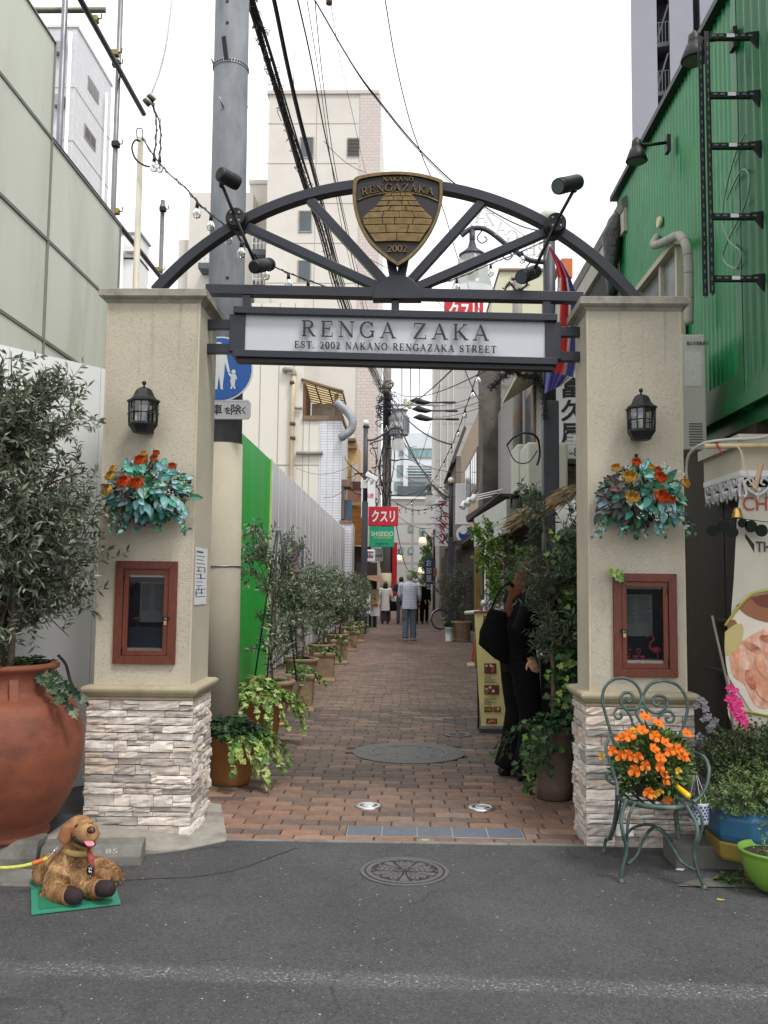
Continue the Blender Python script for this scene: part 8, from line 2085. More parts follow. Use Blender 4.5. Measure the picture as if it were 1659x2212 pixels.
t,_,_=board('room_sign','navy vertical sign with white Japanese characters down the lane',917,1206,936,1262,46,M_SBLU)
for k,ch in enumerate('お部屋'):txt(t,ch,921,1209+k*17,932,1223+k*17,46,M_TXP,.0)
t,_,_=board('leaf_sign','pale sign with a green leaf mark above the suited couple',908,1270,934,1292,44,mat('pale_green_sign',H(204,216,206),.5),.08)
mb=MB();q=at(919,1280,43.98)
for k in range(4):mb.ball(q+V(.05*k-.1,0,.06*math.sin(k*1.5)),.09,7,5,(1,.1,.8))
mb.build('leaf_mark',mat('leaf_mark_green',H(60,130,80),.6),t)
t,_,_=board('orange_sign','small orange sign behind the navy vertical sign',935,1228,944,1245,46.5,mat('orange_sign_m',H(206,140,60),.5))
t=thing('round_blue_sign','round white and blue sign on the right of the lane','sign',at(1004,1153,21.5))
c=at(1004,1153,21.5);R_s=.20;mb=MB();mb.tube([c+V(0,.12,0),c+V(0,-.0,0)],R_s*1.02,28);mb.build('drum',M_SW,t)
mb=MB();mb.tube([c+V(.02,-.001,-.01),c+V(.02,-.012,-.01)],R_s*.84,28);mb.build('blue_disc',mat('sign_cobalt',H(30,54,150),.4),t)
mb=MB();mb.tube([c+V(-.04,-.013,.09),c+V(-.04,-.017,.09)],R_s*.5,24);mb.build('crescent',M_SW,t)
# -- near right: board sign, AC units, thatch, lights
t,a,b_=board('restaurant_board','large white sign with black characters behind the right pillar',1196,756,1300,992,10.9,M_SW,.2)
for k,ch in enumerate('富久屋'):txt(t,ch,1211,812+k*51,1262,860+k*51,10.9,M_TXD,.025)
txt(t,'81-8',1200,966,1252,986,10.9,mat('text_grey',H(80,92,92),.5),.0)
mb=MB();mb.box(a.x-.03,b_.x,10.88,11.1,b_.z-.06,b_.z-.002);mb.build('bottom_rail',M_POST,t);mb=MB();mb.box(a.x,b_.x,10.885,10.899,at(1200,797,10.9).z,at(1200,791,10.9).z);mb.build('orange_band',mat('orange_band',H(196,142,84),.5),t)
for i,(px,lab)in enumerate(((1130,'front cream air conditioner on the tiled lane house'),(1153,'cream air conditioner nearest the dark lamp post'))):
 c=at(px,1008,12.0-.9*i);t=thing('wall_ac_unit',lab,'air conditioner',c,'cream air conditioners on the right lane wall')
 x0_=c.x-.13;mb=MB();mb.box(x0_,x0_+.5,c.y-.33,c.y+.33,c.z-.36,c.z+.26);mb.build('casing',M_ACB,t,bevel=.03)
 mb=MB()
 for k in range(4):mb.box(x0_-.004,x0_+.01,c.y-.28+k*.15,c.y-.22+k*.15,c.z-.3,c.z+.22)
 mb.build('ribs',mat('ac_rib',H(172,168,154),.6),t);mb=MB();mb.box(x0_-.02,x0_+.7,c.y-.25,c.y-.2,c.z-.42,c.z-.362);mb.build('bracket',M_BLACK,t);mb=MB();mb.box(x0_-.02,x0_+.7,c.y+.2,c.y+.25,c.z-.42,c.z-.362);mb.build('bracket',M_BLACK,t)
t=thing('thatch_awning','straw thatch awning fringe beside the right pillar','awning',at(1190,1110,8.6))
rg=random.Random(33);mb=MB()
e0,e1=at(1118,1118,9.3),at(1262,1046,8.0)
for i in range(420):
 u=rg.random();p=e0.lerp(e1,u)+V(rg.uniform(-.02,.03),rg.uniform(-.1,.2),rg.uniform(-.04,.05));L=rg.uniform(.14,.34)
 d=(V(-.75,-.25,-.55)+rdir(rg,0)*.22).normalized();mb.col=lerp(H(128,104,76),H(186,162,124),rg.random());mb.leaf(p,d,rdir(rg,.2),L,rg.uniform(.012,.024),'lance')
kind(mb.build('straw',M_LEAF,t),'stuff');mb=MB();mb.tube([e0,e1],.02,6);mb.build('rail',MATS['bamboo'],t)
mb=MB();mb.prism([at(1200,1085,9.0),at(1262,1040,8.6),at(1262,1160,8.6),at(1200,1165,9.0)],V(.3,0,0));mb.build('side_panel',M_WHITE,t)
t=thing('lane_canopy','sloping dark shop canopy with white fascia on the right of the lane','canopy',at(1050,1180,14))
mb=MB();mb.prism([at(1006,1115,17.5),at(1080,1066,14),at(1094,1072,14),at(1008,1128,17.5)],V(.8,0,.0));mb.build('roof',mat('dark_canopy_tile',H(66,62,62),.7,var=.2,vs=6),t)
mb=MB();mb.prism([at(1024,1120,15.5),at(1094,1078,13.2),at(1094,1150,13.2),at(1024,1182,15.5)],V(.06,.02,0));mb.build('fascia',mat('grey_white_fascia',H(190,188,182),.7,var=.06),t)
mb=MB();mb.prism([at(985,1172,19),at(1024,1150,16),at(1024,1158,16),at(990,1180,19)],V(.6,0,0));mb.build('lower_roof',MATS['dark_canopy_tile'],t)
mb=MB();q=at(1025,1300,16);mb.box(q.x,q.x+.1,15.9,16,0,at(1025,1160,16).z);mb.build('post',mat('ochre_post',H(150,118,60),.7,var=.2),t)
for k,(px,py)in enumerate(((1002,1090),(1012,1083),(1023,1076))):
 c=at(px,py,16.5-k*.35);t=thing('white_floodlight',('leftmost','middle','rightmost')[k]+' of three white floodlights on the lane canopy','floodlight',c,'white floodlights over the lane canopy');d=V(-.45,-.3,-.8).normalized()
 mb=MB();mb.tube([c-d*.06,c+d*.08],[.05,.062],14);mb.build('housing',M_WHITE,t);mb=MB();mb.tube([c-d*.05,c+V(.5,-.3,.13)],.012,6);mb.build('arm',M_WHITE,t)
rg=random.Random(14)
t=thing('black_garland','shaggy black garland hanging below the sign box at the right','garland',at(1140,815,9.5));mb=MB()
for pts in([at(1062,838,9.4),at(1085,815,9.4),at(1105,800,9.4),at(1130,812,9.45),at(1160,818,9.5),at(1172,840,9.5),at(1176,900,9.5)],[at(1085,786,9.4),at(1100,800,9.4),at(1125,795,9.4),at(1150,780,9.45),at(1160,818,9.5)]):
 sp_=smooth_pts(pts,10);mb.tube(sp_,.016,5)
 for p in sp_:
  for k in range(14):d=rdir(rg,0);mb.leaf(p,d,rdir(rg,0),rg.uniform(.04,.085),.009,'lance')
mb.build('tinsel',M_CABLE,t)
t=thing('black_garland','small black twig wreath above the sign box beside the flag','garland',at(1115,640,9.6));mb=MB()
for pts in([at(1085,640,9.6),at(1100,612,9.6),at(1118,628,9.6),at(1140,615,9.6)],[at(1105,605,9.6),at(1125,600,9.6),at(1138,612,9.6)]):
 sp_=smooth_pts(pts,6);mb.tube(sp_,.012,5)
 for p in sp_:
  for k in range(7):mb.leaf(p,rdir(rg,0),rdir(rg,0),.05,.008,'lance')
mb.build('twigs',M_CABLE,t)
t=thing('striped_flag','limp red white and blue flag hanging beside the right pillar','flag',at(1215,860,8.3))
M_FR,M_FW,M_FB=mat('flag_red',H(206,66,72),.7,transl=.3,var=.08),mat('flag_white',H(206,200,190),.7,transl=.3,var=.06),mat('flag_blue',H(88,86,150),.7,transl=.3,var=.08)
Lf=[(1186,536),(1200,570),(1206,600),(1200,660),(1196,720),(1192,770),(1180,800),(1176,850)];Rf=[(1190,534),(1216,570),(1232,600),(1246,640),(1248,720),(1244,780),(1238,815),(1215,832)]
mb=MB();nU=18
for i,(l,r)in enumerate(zip(Lf,Rf)):
 for k in range(nU+1):
  u=k/nU;x=l[0]+(r[0]-l[0])*u;y_=l[1]+(r[1]-l[1])*u;p=at(x,y_,8.35+.07*math.sin(u*15+i*.35)*min(1,i/2));mb.v.append(tuple(p))
mb.smooth=True
for i in range(7):
 for k in range(nU):
  u=(k+.5)/nU
  if i>=6:c_=2 if u<.8 else 1
  else:c_=1 if(u<.22 or(.6<u<.72))else(0 if u<.66 else 2)
  if i<2:c_=0 if u<.75 else 2
  mb.cur=c_;b=i*(nU+1)+k;mb.face((b,b+1,b+nU+2,b+nU+1))
mb.build('cloth',[M_FR,M_FW,M_FB],t)
mb=MB();mb.tube([at(1180,560,8.9),at(1188,530,8.35)],.012,6);mb.build('pole',M_WHITE,t)
t=thing('chain_hoop','iron hoop and chain on the dark lamp post at the right','bracket',at(1150,950,9.5));mb=MB()
mb.tube(smooth_pts([at(1095,962,9.4),at(1110,945,9.4),at(1135,935,9.4),at(1160,945,9.45),at(1166,980,9.5),at(1160,1005,9.5)],6),.012,6);mb.build('hoop',M_BLACK,t)
mb=MB();ch=smooth_pts([at(1096,964,9.4),at(1108,990,9.4),at(1122,1000,9.4),at(1142,998,9.4),at(1160,975,9.45)],8)
for i,p in enumerate(ch):d=(ch[min(i+1,len(ch)-1)]-ch[max(i-1,0)]).normalized();mb.tube([p-d*.014,p+d*.014],.006,5)
mb.build('chain',M_BLACK,t)
# -- right plants by the pillar
rng=random.Random(91)
c=gr(1205,1733);c=V(c.x,c.y+.13,0)
M_POTD=mat('dark_weathered_pot',H(104,88,76),.85,var=.2,vs=10,bump=.3,bs=70)
t=thing('tall_potted_olive','tall dark potted olive wrapped in ivy beside the right pillar','potted tree',c)
mb=MB();R,Hh=.15,.50;mb.lathe([(.095,0),(.12,.004),(.125,.1),(.118,.11),(.135,.3),(.148,.44),(.158,.45),(.16,.49),(.15,.5),(.13,.46)],c,28,capt=False);mb.build('pot',M_POTD,t)
mb=MB();mb.lathe([(.14,.45),(.002,.47)],c,18,capb=False);mb.build('soil',M_SOIL,t)
wood,fol=shrub(rng,c+V(.03,.02,.45),.5,[(.4,.10),(.7,.15),(.95,.2),(1.2,.22),(1.45,.22),(1.7,.1)],30,100,400,.062,.016,cols=[H(70,86,66),H(88,104,80),H(54,68,52),H(104,118,94)],nl=6,tr=.02,stems=3)
wood.build('trunk',M_BARK,t);kind(fol.build('crown',M_LEAF,t),'stuff')
iv,iw=MB(),MB()
for i in range(900):
 z=rng.uniform(.3,1.85);wv=.09+.08*(1-abs(z-1.1));p=V(c.x+.10+rng.gauss(0,.06)-.1*max(0,.9-z),c.y-.02+rng.gauss(0,.07),z)
 cc=rng.choice(IVYD+IVYG[:2])if rng.random()<.85 else rng.choice(IVYY[:3]);iv.col=tuple(x*rng.uniform(.8,1.15)for x in cc)
 iv.leaf(p,V(rng.uniform(-1,1),-.5,-.5),V(0,-1,.5)+rdir(rng,0)*.5,rng.uniform(.035,.06),rng.uniform(.035,.055),'ivy')
ivy_mound(rng,iv,c+V(0,-.02,.48),.17,.1,160,IVYD+IVYG,.055,10,.45,iw,-2.2)
for i in range(60):
 a=rng.random();p=V(c.x-.16-rng.random()*.05,c.y-.12,.45-a*.4);iv.col=rng.choice(IVYG+IVYY[:3]);iv.leaf(p,V(-.5,-.5,-.6)+rdir(rng,0)*.5,V(-.3,-1,.4),.05,.048,'ivy')
pq=[at(1285,1215,5.9),at(1300,1225,5.5),at(1318,1232,5.1),at(1330,1240,5.05)]
for p in smooth_pts(pq,4):iv.col=rng.choice(IVYY[:3]);iv.leaf(p+rdir(rng,0)*.015,V(.6,-.3,-.3)+rdir(rng,0)*.6,V(0,-1,.4),.055,.05,'ivy')
iw.tube(smooth_pts(pq,4),.002,3,False)
kind(iv.build('ivy',M_LEAF,t),'stuff');iw.build('ivy_stems',M_BARK,t)
c=V(1.12,9.6,0);t=thing('green_shrub','bright green leafy shrub above the woman in black','shrub',c)
wood,fol=shrub(rng,c,.9,[(1.55,.2),(1.8,.34),(2.05,.36),(2.22,.24),(2.36,.1)],22,90,280,.055,.024,cols=[H(92,126,54),H(116,150,68),H(76,108,46),H(136,166,84)],kind_='oval',nl=5,tr=.012,tw=(.08,.16))
for i in range(40):p=V(.98+rng.gauss(0,.04),9.4,rng.uniform(1.1,1.7));twig(rng,None,fol,p,V(-.3,-.3,-.6),.1,4,.05,.022,[H(92,126,54),H(116,150,68)],'oval')
wood.build('trunk',M_BARK,t);kind(fol.build('crown',M_LEAF,t),'stuff')
c=V(1.45,8.6,0);t=thing('dark_shrub','dark leafy shrub against the shop behind the ivy pot','shrub',c)
wood,fol=shrub(rng,c,.4,[(.3,.25),(.8,.45),(1.3,.5),(1.7,.42),(2.0,.2)],26,110,330,.06,.018,cols=[H(58,76,48),H(72,92,58),H(46,60,40)],nl=6,tr=.014,tw=(.08,.18))
wood.build('trunk',M_BARK,t);kind(fol.build('crown',M_LEAF,t),'stuff')
c=gr(1000,1386);c=V(c.x,c.y+.3,0);t=thing('potted_olive','round olive in a large terracotta pot beside the bicycle wheel','potted tree',c)
mb=MB();mb.lathe([(.25,0),(.26,.03),(.2,.04),(.215,.06),(.22,.1),(.225,.12),(.26,.42),(.275,.45),(.29,.47),(.295,.51),(.27,.52),(.25,.48)],c,30,capt=False);mb.build('pot',M_TERRA,t)
mb=MB();mb.lathe([(.26,.47),(.002,.49)],c,18,capb=False);mb.build('soil',M_SOIL,t)
wood,fol=shrub(random.Random(3),c+V(0,0,.46),.3,[(.2,.35),(.6,.66),(1.0,.74),(1.35,.6),(1.65,.25)],34,120,330,.085,.02,nl=5,tr=.02,stems=2);wood.build('trunk',M_BARK,t);kind(fol.build('crown',M_LEAF,t),'stuff')
c=gr(970,1386);t=thing('white_planter','small white planter of green leaves beside the large terracotta pot','planter',V(c.x,c.y,0))
mb=MB();mb.lathe([(.10,0),(.10,.03),(.085,.035),(.10,.33),(.115,.34),(.11,.36),(.09,.34)],V(c.x,c.y+.1,0),20);mb.build('pot',M_SW,t)
fol=MB();rg=random.Random(8)
for i in range(90):v=rdir(rg,.9);fol.col=rg.choice(IVYG);fol.leaf(V(c.x,c.y+.1,.35)+v*.05,v,rdir(rg,.3),.14,.035,'lance')
kind(fol.build('leaves',M_LEAF,t),'stuff')
t=thing('concrete_step','grey concrete step behind the large terracotta pot','step',(2.0,22.2,0));mb=MB();mb.box(1.72,2.4,20.5,24.5,0,.28);mb.build('block',M_CONC,t,bevel=.02)
for(x,Y,z0,z1,r,lab)in((2.0,58,2.2,5.2,1.0,'green street tree behind the navy vertical sign'),(1.5,70,.5,4.0,1.0,'green tree at the far end of the lane')):
 c=V(x,Y,0);t=thing('street_tree',lab,'tree',c);wood,fol=shrub(random.Random(int(Y)),c,1,[(z0,r*.6),((z0+z1)/2,r),(z1,r*.3)],20,70,240,.2,.09,cols=[H(96,132,66),H(76,108,52),H(116,148,80)],kind_='oval',nl=5,tr=.06,tw=(.2,.5));wood.build('trunk',M_BARK,t);kind(fol.build('crown',M_LEAF,t),'stuff')
# -- menu stand, banner, cone
t=thing('menu_stand','yellow cloth menu stand with food pictures behind the woman','menu stand',gr(1060,1585))
Ym=gr(1035,1583).y
def MN(x,y,d=0.0):return at(x,y,Ym+.10*(1585-y)/265.0-d)
M_YC=mat('pale_yellow_cloth',H(216,204,138),.75,var=.06,vs=4,bump=.3,bs=5,bdist=.02)
mb=MB()
xl_=[(1025,1322),(1030,1420),(1034,1500),(1040,1568)];xr_=[(1092,1322),(1096,1420),(1098,1500),(1100,1568)]
for l,r in zip(xl_,xr_):
 for k in range(9):u=k/8;mb.v.append(tuple(MN(l[0]+(r[0]-l[0])*u,l[1],.012*math.sin(u*9+l[1]*.05))))
mb.smooth=True
for i in range(3):
 for k in range(8):b=i*9+k;mb.face((b,b+1,b+10,b+9))
mb.build('cloth',M_YC,t)
mb=MB();mb.tube([MN(1024,1322,.01),MN(1093,1322,.01)],.012,6);mb.build('top_bar',mat('maroon_bar',H(140,58,44),.6),t)
mb=MB();mb.box(MN(1036,1585).x,MN(1102,1585).x,Ym+.01,Ym+.35,.0,.04);mb.tube([V(MN(1036,1585).x,Ym+.12,.03),MN(1030,1330,-.02)],.010,6);mb.build('frame',M_POST,t)
FOOD=[H(190,92,52),H(176,70,44),H(206,128,80),H(160,96,60)]
rg=random.Random(6)
for(xa,ya,xb,yb)in((1046,1433,1072,1455),(1046,1480,1078,1500),(1046,1527,1064,1538),(1066,1527,1082,1538),(1050,1552,1074,1563),(1044,1330,1060,1344)):
 mb=MB();mb.prism([MN(xa,yb,.020),MN(xb,yb,.020),MN(xb,ya,.020),MN(xa,ya,.020)],V(0,-.002,0));p=mb.build('picture',mat('dark_picture',H(96,44,34),.6,var=.3,vs=40),t)
 mb=MB()
 for k in range(7):
  x,y_=rg.uniform(xa+4,xb-4),rg.uniform(ya+3,yb-3);mb.col=rg.choice(FOOD+[H(220,200,180),H(96,130,60)]);q=MN(x,y_,.0235+.0004*k);mb.tube([q,q+V(0,-.0008,0)],rg.uniform(.008,.016),10)
 mb.build('food_print',M_PRINT,p)
mb=MB()
for k in range(10):
 y_=1462+(k%5)*3.2+(k//5)*46;mb.tube([MN(1046,y_,.021),MN(1046+rg.uniform(14,30),y_,.021)],.0025,4)
mb.build('print_lines',M_INK,t)
t=thing('nobori_banner','tall pale banner with red characters behind the woman in black','banner',(at(1070,1330,11.5).x,11.5,0))
a,b_=at(1052,1190,11.5),at(1088,1325,11.5);mb=MB();mb.box(a.x,b_.x,11.5,11.505,b_.z,a.z);mb.build('cloth',mat('pale_pink_cloth',H(216,206,220),.7),t)
mb=MB();mb.tube([V(a.x-.02,11.5,0),V(a.x-.02,11.5,a.z+.2)],.014,6);mb.build('pole',M_WHITE,t)
for k,ch in enumerate('ポスカ'):txt(t,ch,1068,1208+k*31,1086,1236+k*31,11.49,M_TXR,.02)
c=gr(1030,1440);t=thing('traffic_cone','red traffic cone on a cream base behind the menu stand','cone',c)
mb=MB();mb.box(c.x-.17,c.x+.17,c.y-.17,c.y+.17,0,.05);mb.lathe([(.14,.05),(.12,.09),(.1,.1)],c,4);mb.build('base',mat('cream_weight',H(216,206,176),.6),t,bevel=.02)
mb=MB();mb.lathe([(.11,.1),(.105,.12),(.03,.68),(.025,.7)],c,20);mb.build('cone',mat('faded_red_plastic',H(168,60,44),.5),t)
t=thing('white_pipe_stand','white plastic pipe bracket beside the top of the menu stand','stand',at(1020,1325,12.5));mb=MB();mb.tube([at(1005,1324,12.5),at(1036,1321,12.3)],.025,8);mb.build('pipe',M_WHITE,t)
a=at(1072,1310,11);t=thing('spray_bottle','white round-topped stand finial above the yellow menu','finial',a);mb=MB();mb.ball(at(1046,1303,11),.045,10,8);mb.tube([at(1046,1303,11),V(at(1046,1303,11).x,11,0)],.016,6);mb.build('knob',M_WHITE,t)
t=thing('menu_lectern','dark lectern with pale top half hidden behind the ivy','lectern',(at(1195,1500,7.4).x,7.4,0));a,b_=at(1168,1412,7.4),at(1212,1560,7.4)
mb=MB();mb.box(a.x,b_.x,7.4,7.7,0,a.z-.03);mb.build('body',mat('black_board',H(26,24,24),.7),t);mb=MB();mb.prism([V(a.x-.03,7.32,a.z-.03),V(b_.x+.03,7.32,a.z-.03),V(b_.x+.03,7.72,a.z+.05),V(a.x-.03,7.72,a.z+.05)],V(0,0,.02));mb.build('top',mat('grey_green_top',H(140,144,126),.6),t)
# -- people
M_SKIN=mat('skin',H(206,160,130),.55,var=.06,vs=20)
def hand(mb,w,d,side,s_=1.0,curl=.5):
 """palm at wrist w pointing along d with five fingers"""
 d=d.normalized();x=V(0,1,0);x=(x-d*x.dot(d)).normalized();n=d.cross(x)*side
 pe=w+d*.085*s_
 mb.loft([(w,x*.024*s_,n*.017*s_),(w+d*.03*s_,x*.036*s_,n*.017*s_),(pe,x*.040*s_,n*.014*s_)],10)
 for k,(o,L)in enumerate(((-.028,.065),(-.010,.074),(.009,.070),(.027,.055))):
  p=pe+x*o*s_;q=p+(d-n*curl*.4).normalized()*L*.5*s_;r=q+(d-n*curl).normalized()*L*.5*s_
  mb.tube([p-d*.012*s_,p,q,r],[.0095*s_,.0092*s_,.0086*s_,.0070*s_],7)
 p=w+d*.03*s_-x*.032*s_;mb.tube([p,p+(d*.6-x*.7).normalized()*.035*s_,p+(d*.9-x*.5-n*.2).normalized()*.065*s_],[.012*s_,.0105*s_,.0085*s_],7)
def person(label,loc,rz,s_,P,group=None):
 """P: dictionary of looks; the figure is built facing +Y round the origin, then placed"""
 t=thing('person',label,'person',(0,0,0),group)
 k=s_/1.7;st=P.get('stride',.1);sh=P.get('sh',.19)
 def v(x,y,z):return V(x*k,y*k,z*k)
 lean=P.get('lean',0.0)
 hipz,shz=.90,1.40
 def up(x,y,z):
  zz=z-.92;return v(x,y+zz*math.sin(lean),.92+zz*math.cos(lean))if z>.92 else v(x,y,z)
 hx=P.get('headturn',0);hdn=P.get('headdown',.0)
 hc=up(0,.03+hdn,1.585-hdn*.3)
 arms={}
 for sd in(-1,1):
  a=P.get('armR' if sd>0 else 'armL',[(sh+.03,-.02,1.12),(sh+.05,.06,.88)])
  el,wr=a
  arms[sd]=(up(sd*sh,0,shz-.02),up(sd*abs(el[0]),el[1],el[2]),up(sd*abs(wr[0]),wr[1],wr[2]))
 legs={sd:(v(sd*.09,0,hipz),v(sd*.095,.04+sd*st*.5,.49),v(sd*.10,sd*st-.02,.085))for sd in(-1,1)}
 body=MB()
 body.torso([tuple(hc+v(0,0,-.115))+(.045*k,.055*k),tuple(hc+v(0,.01,-.07))+(.062*k,.08*k),tuple(hc+v(0,.0,0))+(.076*k,.098*k),tuple(hc+v(0,0,.06))+(.07*k,.09*k),tuple(hc+v(0,0,.105))+(.035*k,.045*k)],14)
 body.tube([hc+v(0,-.015,-.08),up(0,-.01,1.43)],[.05*k,.056*k],12)
 body.tube([hc+v(0,.09,.01),hc+v(0,.115,-.02),hc+v(0,.1,-.035)],[.012*k,.017*k,.012*k],8)
 for sd in(-1,1):
  body.ball(hc+v(sd*.078,-.005,-.005),.026*k,8,6,(.4,.8,1.2))
  S,E_,W_=arms[sd];body.tube([S,E_,W_],[.045*k,.036*k,.025*k],10);hand(body,W_,(W_-E_),sd,k,.6)
  h,kn,an=legs[sd];body.tube([h,kn,an],[.07*k,.05*k,.035*k],10);body.ball(an+v(0,.05,-.04),.045*k,8,6,(.8,1.8,.7))
 body.torso([tuple(up(0,0,.86))+(.14*k,.10*k),tuple(up(0,0,1.1))+(.13*k,.09*k),tuple(up(0,0,1.35))+(.16*k,.10*k),tuple(up(0,0,1.44))+(.08*k,.07*k)],14)
 remesh(body.build('body',M_SKIN,t),P.get('vox',.011),2)
 for sd in(-1,1):
  mb=MB();mb.ball(hc+v(sd*.032,.088,.012),.011*k,8,6);mb.build('eye',M_EYE,t)
 mb=MB();mb.tube([hc+v(-.025,.094,-.06),hc+v(0,.1,-.062),hc+v(.025,.094,-.06)],.006*k,6);mb.build('mouth',mat('lips',H(160,92,84),.5),t)
 tr_=MB();w_=P.get('legw',1.0)
 tr_.torso([(0,0,.80*k,.155*k,.11*k),(0,0,.90*k,.165*k,.12*k),tuple(up(0,0,1.0))+(.15*k,.105*k),tuple(up(0,0,1.04))+(.145*k,.1*k)],16)
 for sd in(-1,1):
  h,kn,an=legs[sd];tr_.tube([h+v(0,0,.0),h.lerp(kn,.5),kn,kn.lerp(an,.5),an+v(0,0,-.02)],[.098*k*w_,.09*k*w_,.075*k*w_,.07*k*w_,.068*k*w_*P.get('hem',1)],14)
 if P.get('trousers'):remesh(tr_.build('trousers',P['trousers'],t),.013,3)
 for sd in(-1,1):
  an=legs[sd][2];mb=MB();mb.loft([(an+v(0,-.07,-.05),V(.035*k,0,0),V(0,0,.032*k)),(an+v(0,-.03,-.04),V(.043*k,0,0),V(0,0,.05*k)),(an+v(0,.06,-.05),V(.046*k,0,0),V(0,0,.036*k)),(an+v(0,.15,-.058),V(.043*k,0,0),V(0,0,.027*k)),(an+v(0,.19,-.065),V(.02*k,0,0),V(0,0,.016*k))],14);remesh(mb.build('shoe',P['shoes'],t),.008,3)
 top=MB();hem=P.get('tophem',.86);fl=P.get('flare',1.0)
 secs=[(hem,.168*fl,.125*fl),((hem+1.1)/2,.16*(fl+1)/2,.12*(fl+1)/2),(1.1,.158,.115),(1.25,.17,.12),(1.36,.178,.115),(1.42,.13,.09),(1.465,.062,.062)]
 top.torso([tuple(up(0,-.0,z))+(a*k*P.get('bulk',1),b*k*P.get('bulk',1))for z,a,b in secs],18)
 for sd in(-1,1):
  S,E_,W_=arms[sd];sl=P.get('sleeve',.95)
  if sl>.5:top.tube([S+v(-sd*.05,0,.01),S,E_,E_.lerp(W_,(sl-.5)*2)],[.07*k,.072*k,.056*k,.048*k],12)
  else:top.tube([S+v(-sd*.05,0,.01),S,S.lerp(E_,sl*2)],[.07*k,.074*k,.068*k],12)
 remesh(top.build('top',P['top'],t),P.get('tvox',.013),3)
 hr=MB();L=P.get('hair_len',0)
 hr.torso([tuple(hc+v(0,-.035,-.06))+(.07*k,.07*k),tuple(hc+v(0,-.03,-.01))+(.084*k,.085*k),tuple(hc+v(0,-.012,.05))+(.082*k,.098*k),tuple(hc+v(0,0,.10))+(.055*k,.07*k),tuple(hc+v(0,0,.122))+(.02*k,.03*k)],16)
 if L:
  o=P.get('hair_dir',V(0,-.05,-1));o=o.normalized();p=hc+v(0,-.06,.02);hr.loft([(p,V(.09*k,0,0),V(0,.07*k,0)),(p+o*L*.4*k,V(.105*k,0,0),V(0,.075*k,0)),(p+o*L*.8*k,V(.085*k,0,0),V(0,.04*k,0)),(p+o*L*k,V(.05*k,0,0),V(0,.02*k,0))],14)
 remesh(hr.build('hair',P['hair'],t),.009,2)
 t.matrix_basis=Matrix.Translation(loc)@Matrix.Rotation(rz,4,'Z')
 return t
M_JEAN=mat('faded_jeans',H(104,120,134),.85,var=.2,vs=9,bump=.3,bs=40,dirt=H(62,72,84),ds=3,damt=.7)
def plaid():
 m=bpy.data.materials.new('pale_blue_check');nt,N,Lk,P=nodes(m);tc=N.new('ShaderNodeTexCoord');sp2=N.new('ShaderNodeSeparateXYZ');Lk.new(tc.outputs['Object'],sp2.inputs[0])
 out_=[]
 for ax in(0,2):
  mt=N.new('ShaderNodeMath');mt.operation='MULTIPLY';mt.inputs[1].default_value=95;Lk.new(sp2.outputs[ax],mt.inputs[0]);sn=N.new('ShaderNodeMath');sn.operation='SINE';Lk.new(mt.outputs[0],sn.inputs[0]);r=N.new('ShaderNodeMapRange');r.inputs[1].default_value=.5;r.inputs[2].default_value=.9;Lk.new(sn.outputs[0],r.inputs[0]);out_.append(r.outputs[0])
 ad=N.new('ShaderNodeMath');Lk.new(out_[0],ad.inputs[0]);Lk.new(out_[1],ad.inputs[1]);ml=N.new('ShaderNodeMath');ml.operation='MULTIPLY';ml.inputs[1].default_value=.5;Lk.new(ad.outputs[0],ml.inputs[0])
 mx=N.new('ShaderNodeMix');mx.data_type='RGBA';Lk.new(ml.outputs[0],mx.inputs['Factor']);mx.inputs['A'].default_value=(*H(220,226,238),1);mx.inputs['B'].default_value=(*H(172,184,208),1);Lk.new(mx.outputs['Result'],P.inputs['Base Color']);P.inputs['Roughness'].default_value=.85
 nz=N.new('ShaderNodeTexNoise');nz.inputs['Scale'].default_value=7;Lk.new(tc.outputs['Object'],nz.inputs['Vector']);b=N.new('ShaderNodeBump');b.inputs['Strength'].default_value=.5;b.inputs['Distance'].default_value=.03;Lk.new(nz.outputs['Fac'],b.inputs['Height']);Lk.new(b.outputs[0],P.inputs['Normal'])
 return m
M_BLKC=mat('black_cloth',H(13,13,16),.9,spec=.15,var=.25,vs=8,bump=.35,bs=14,bdist=.02);M_NAVY=mat('navy_cloth',H(40,44,60),.85,var=.15);M_WHC=mat('white_cloth',H(212,208,202),.85,var=.06,bump=.3,bs=10,bdist=.02)
M_SHOE=mat('pale_trainers',H(176,168,156),.6,var=.15,vs=20);M_BSHOE=mat('black_shoes',H(22,22,24),.35)
M_HGREY=mat('grey_hair',H(150,148,146),.7,var=.2,vs=60,bump=.4,bs=120);M_HBLK=mat('black_hair',H(24,20,20),.45,var=.2,vs=60,bump=.4,bs=120);M_HRED=mat('auburn_hair',H(88,44,25),.75,spec=.2,var=.45,vs=40,bump=.5,bs=70,stretch=(1,1,.15))
p=gr(884,1384)
person('grey-haired man in pale blue checked shirt and jeans walking up the lane',V(p.x,p.y,0),.03,1.79,dict(top=plaid(),trousers=M_JEAN,shoes=M_SHOE,hair=M_HGREY,tophem=.78,flare=1.06,bulk=1.14,sh=.215,stride=.07,headdown=.02,armL=[(.25,.06,1.13),(.22,.26,1.06)],armR=[(.25,.05,1.13),(.26,.2,.98)],sleeve=.9,legw=1.08,hem=1.12))
p=gr(832,1348)
person('long-haired woman in a long white cardigan carrying bags',V(p.x,p.y,0),-.05,1.58,dict(top=M_WHC,trousers=mat('dark_jeans',H(40,46,60),.85),shoes=M_BSHOE,hair=M_HBLK,tophem=.52,flare=1.12,hair_len=.36,armL=[(.25,.0,1.15),(.27,.12,.95)],armR=[(.24,0,1.15),(.25,.1,.92)],legw=.85,stride=.08))
q=V(p.x,p.y,0)
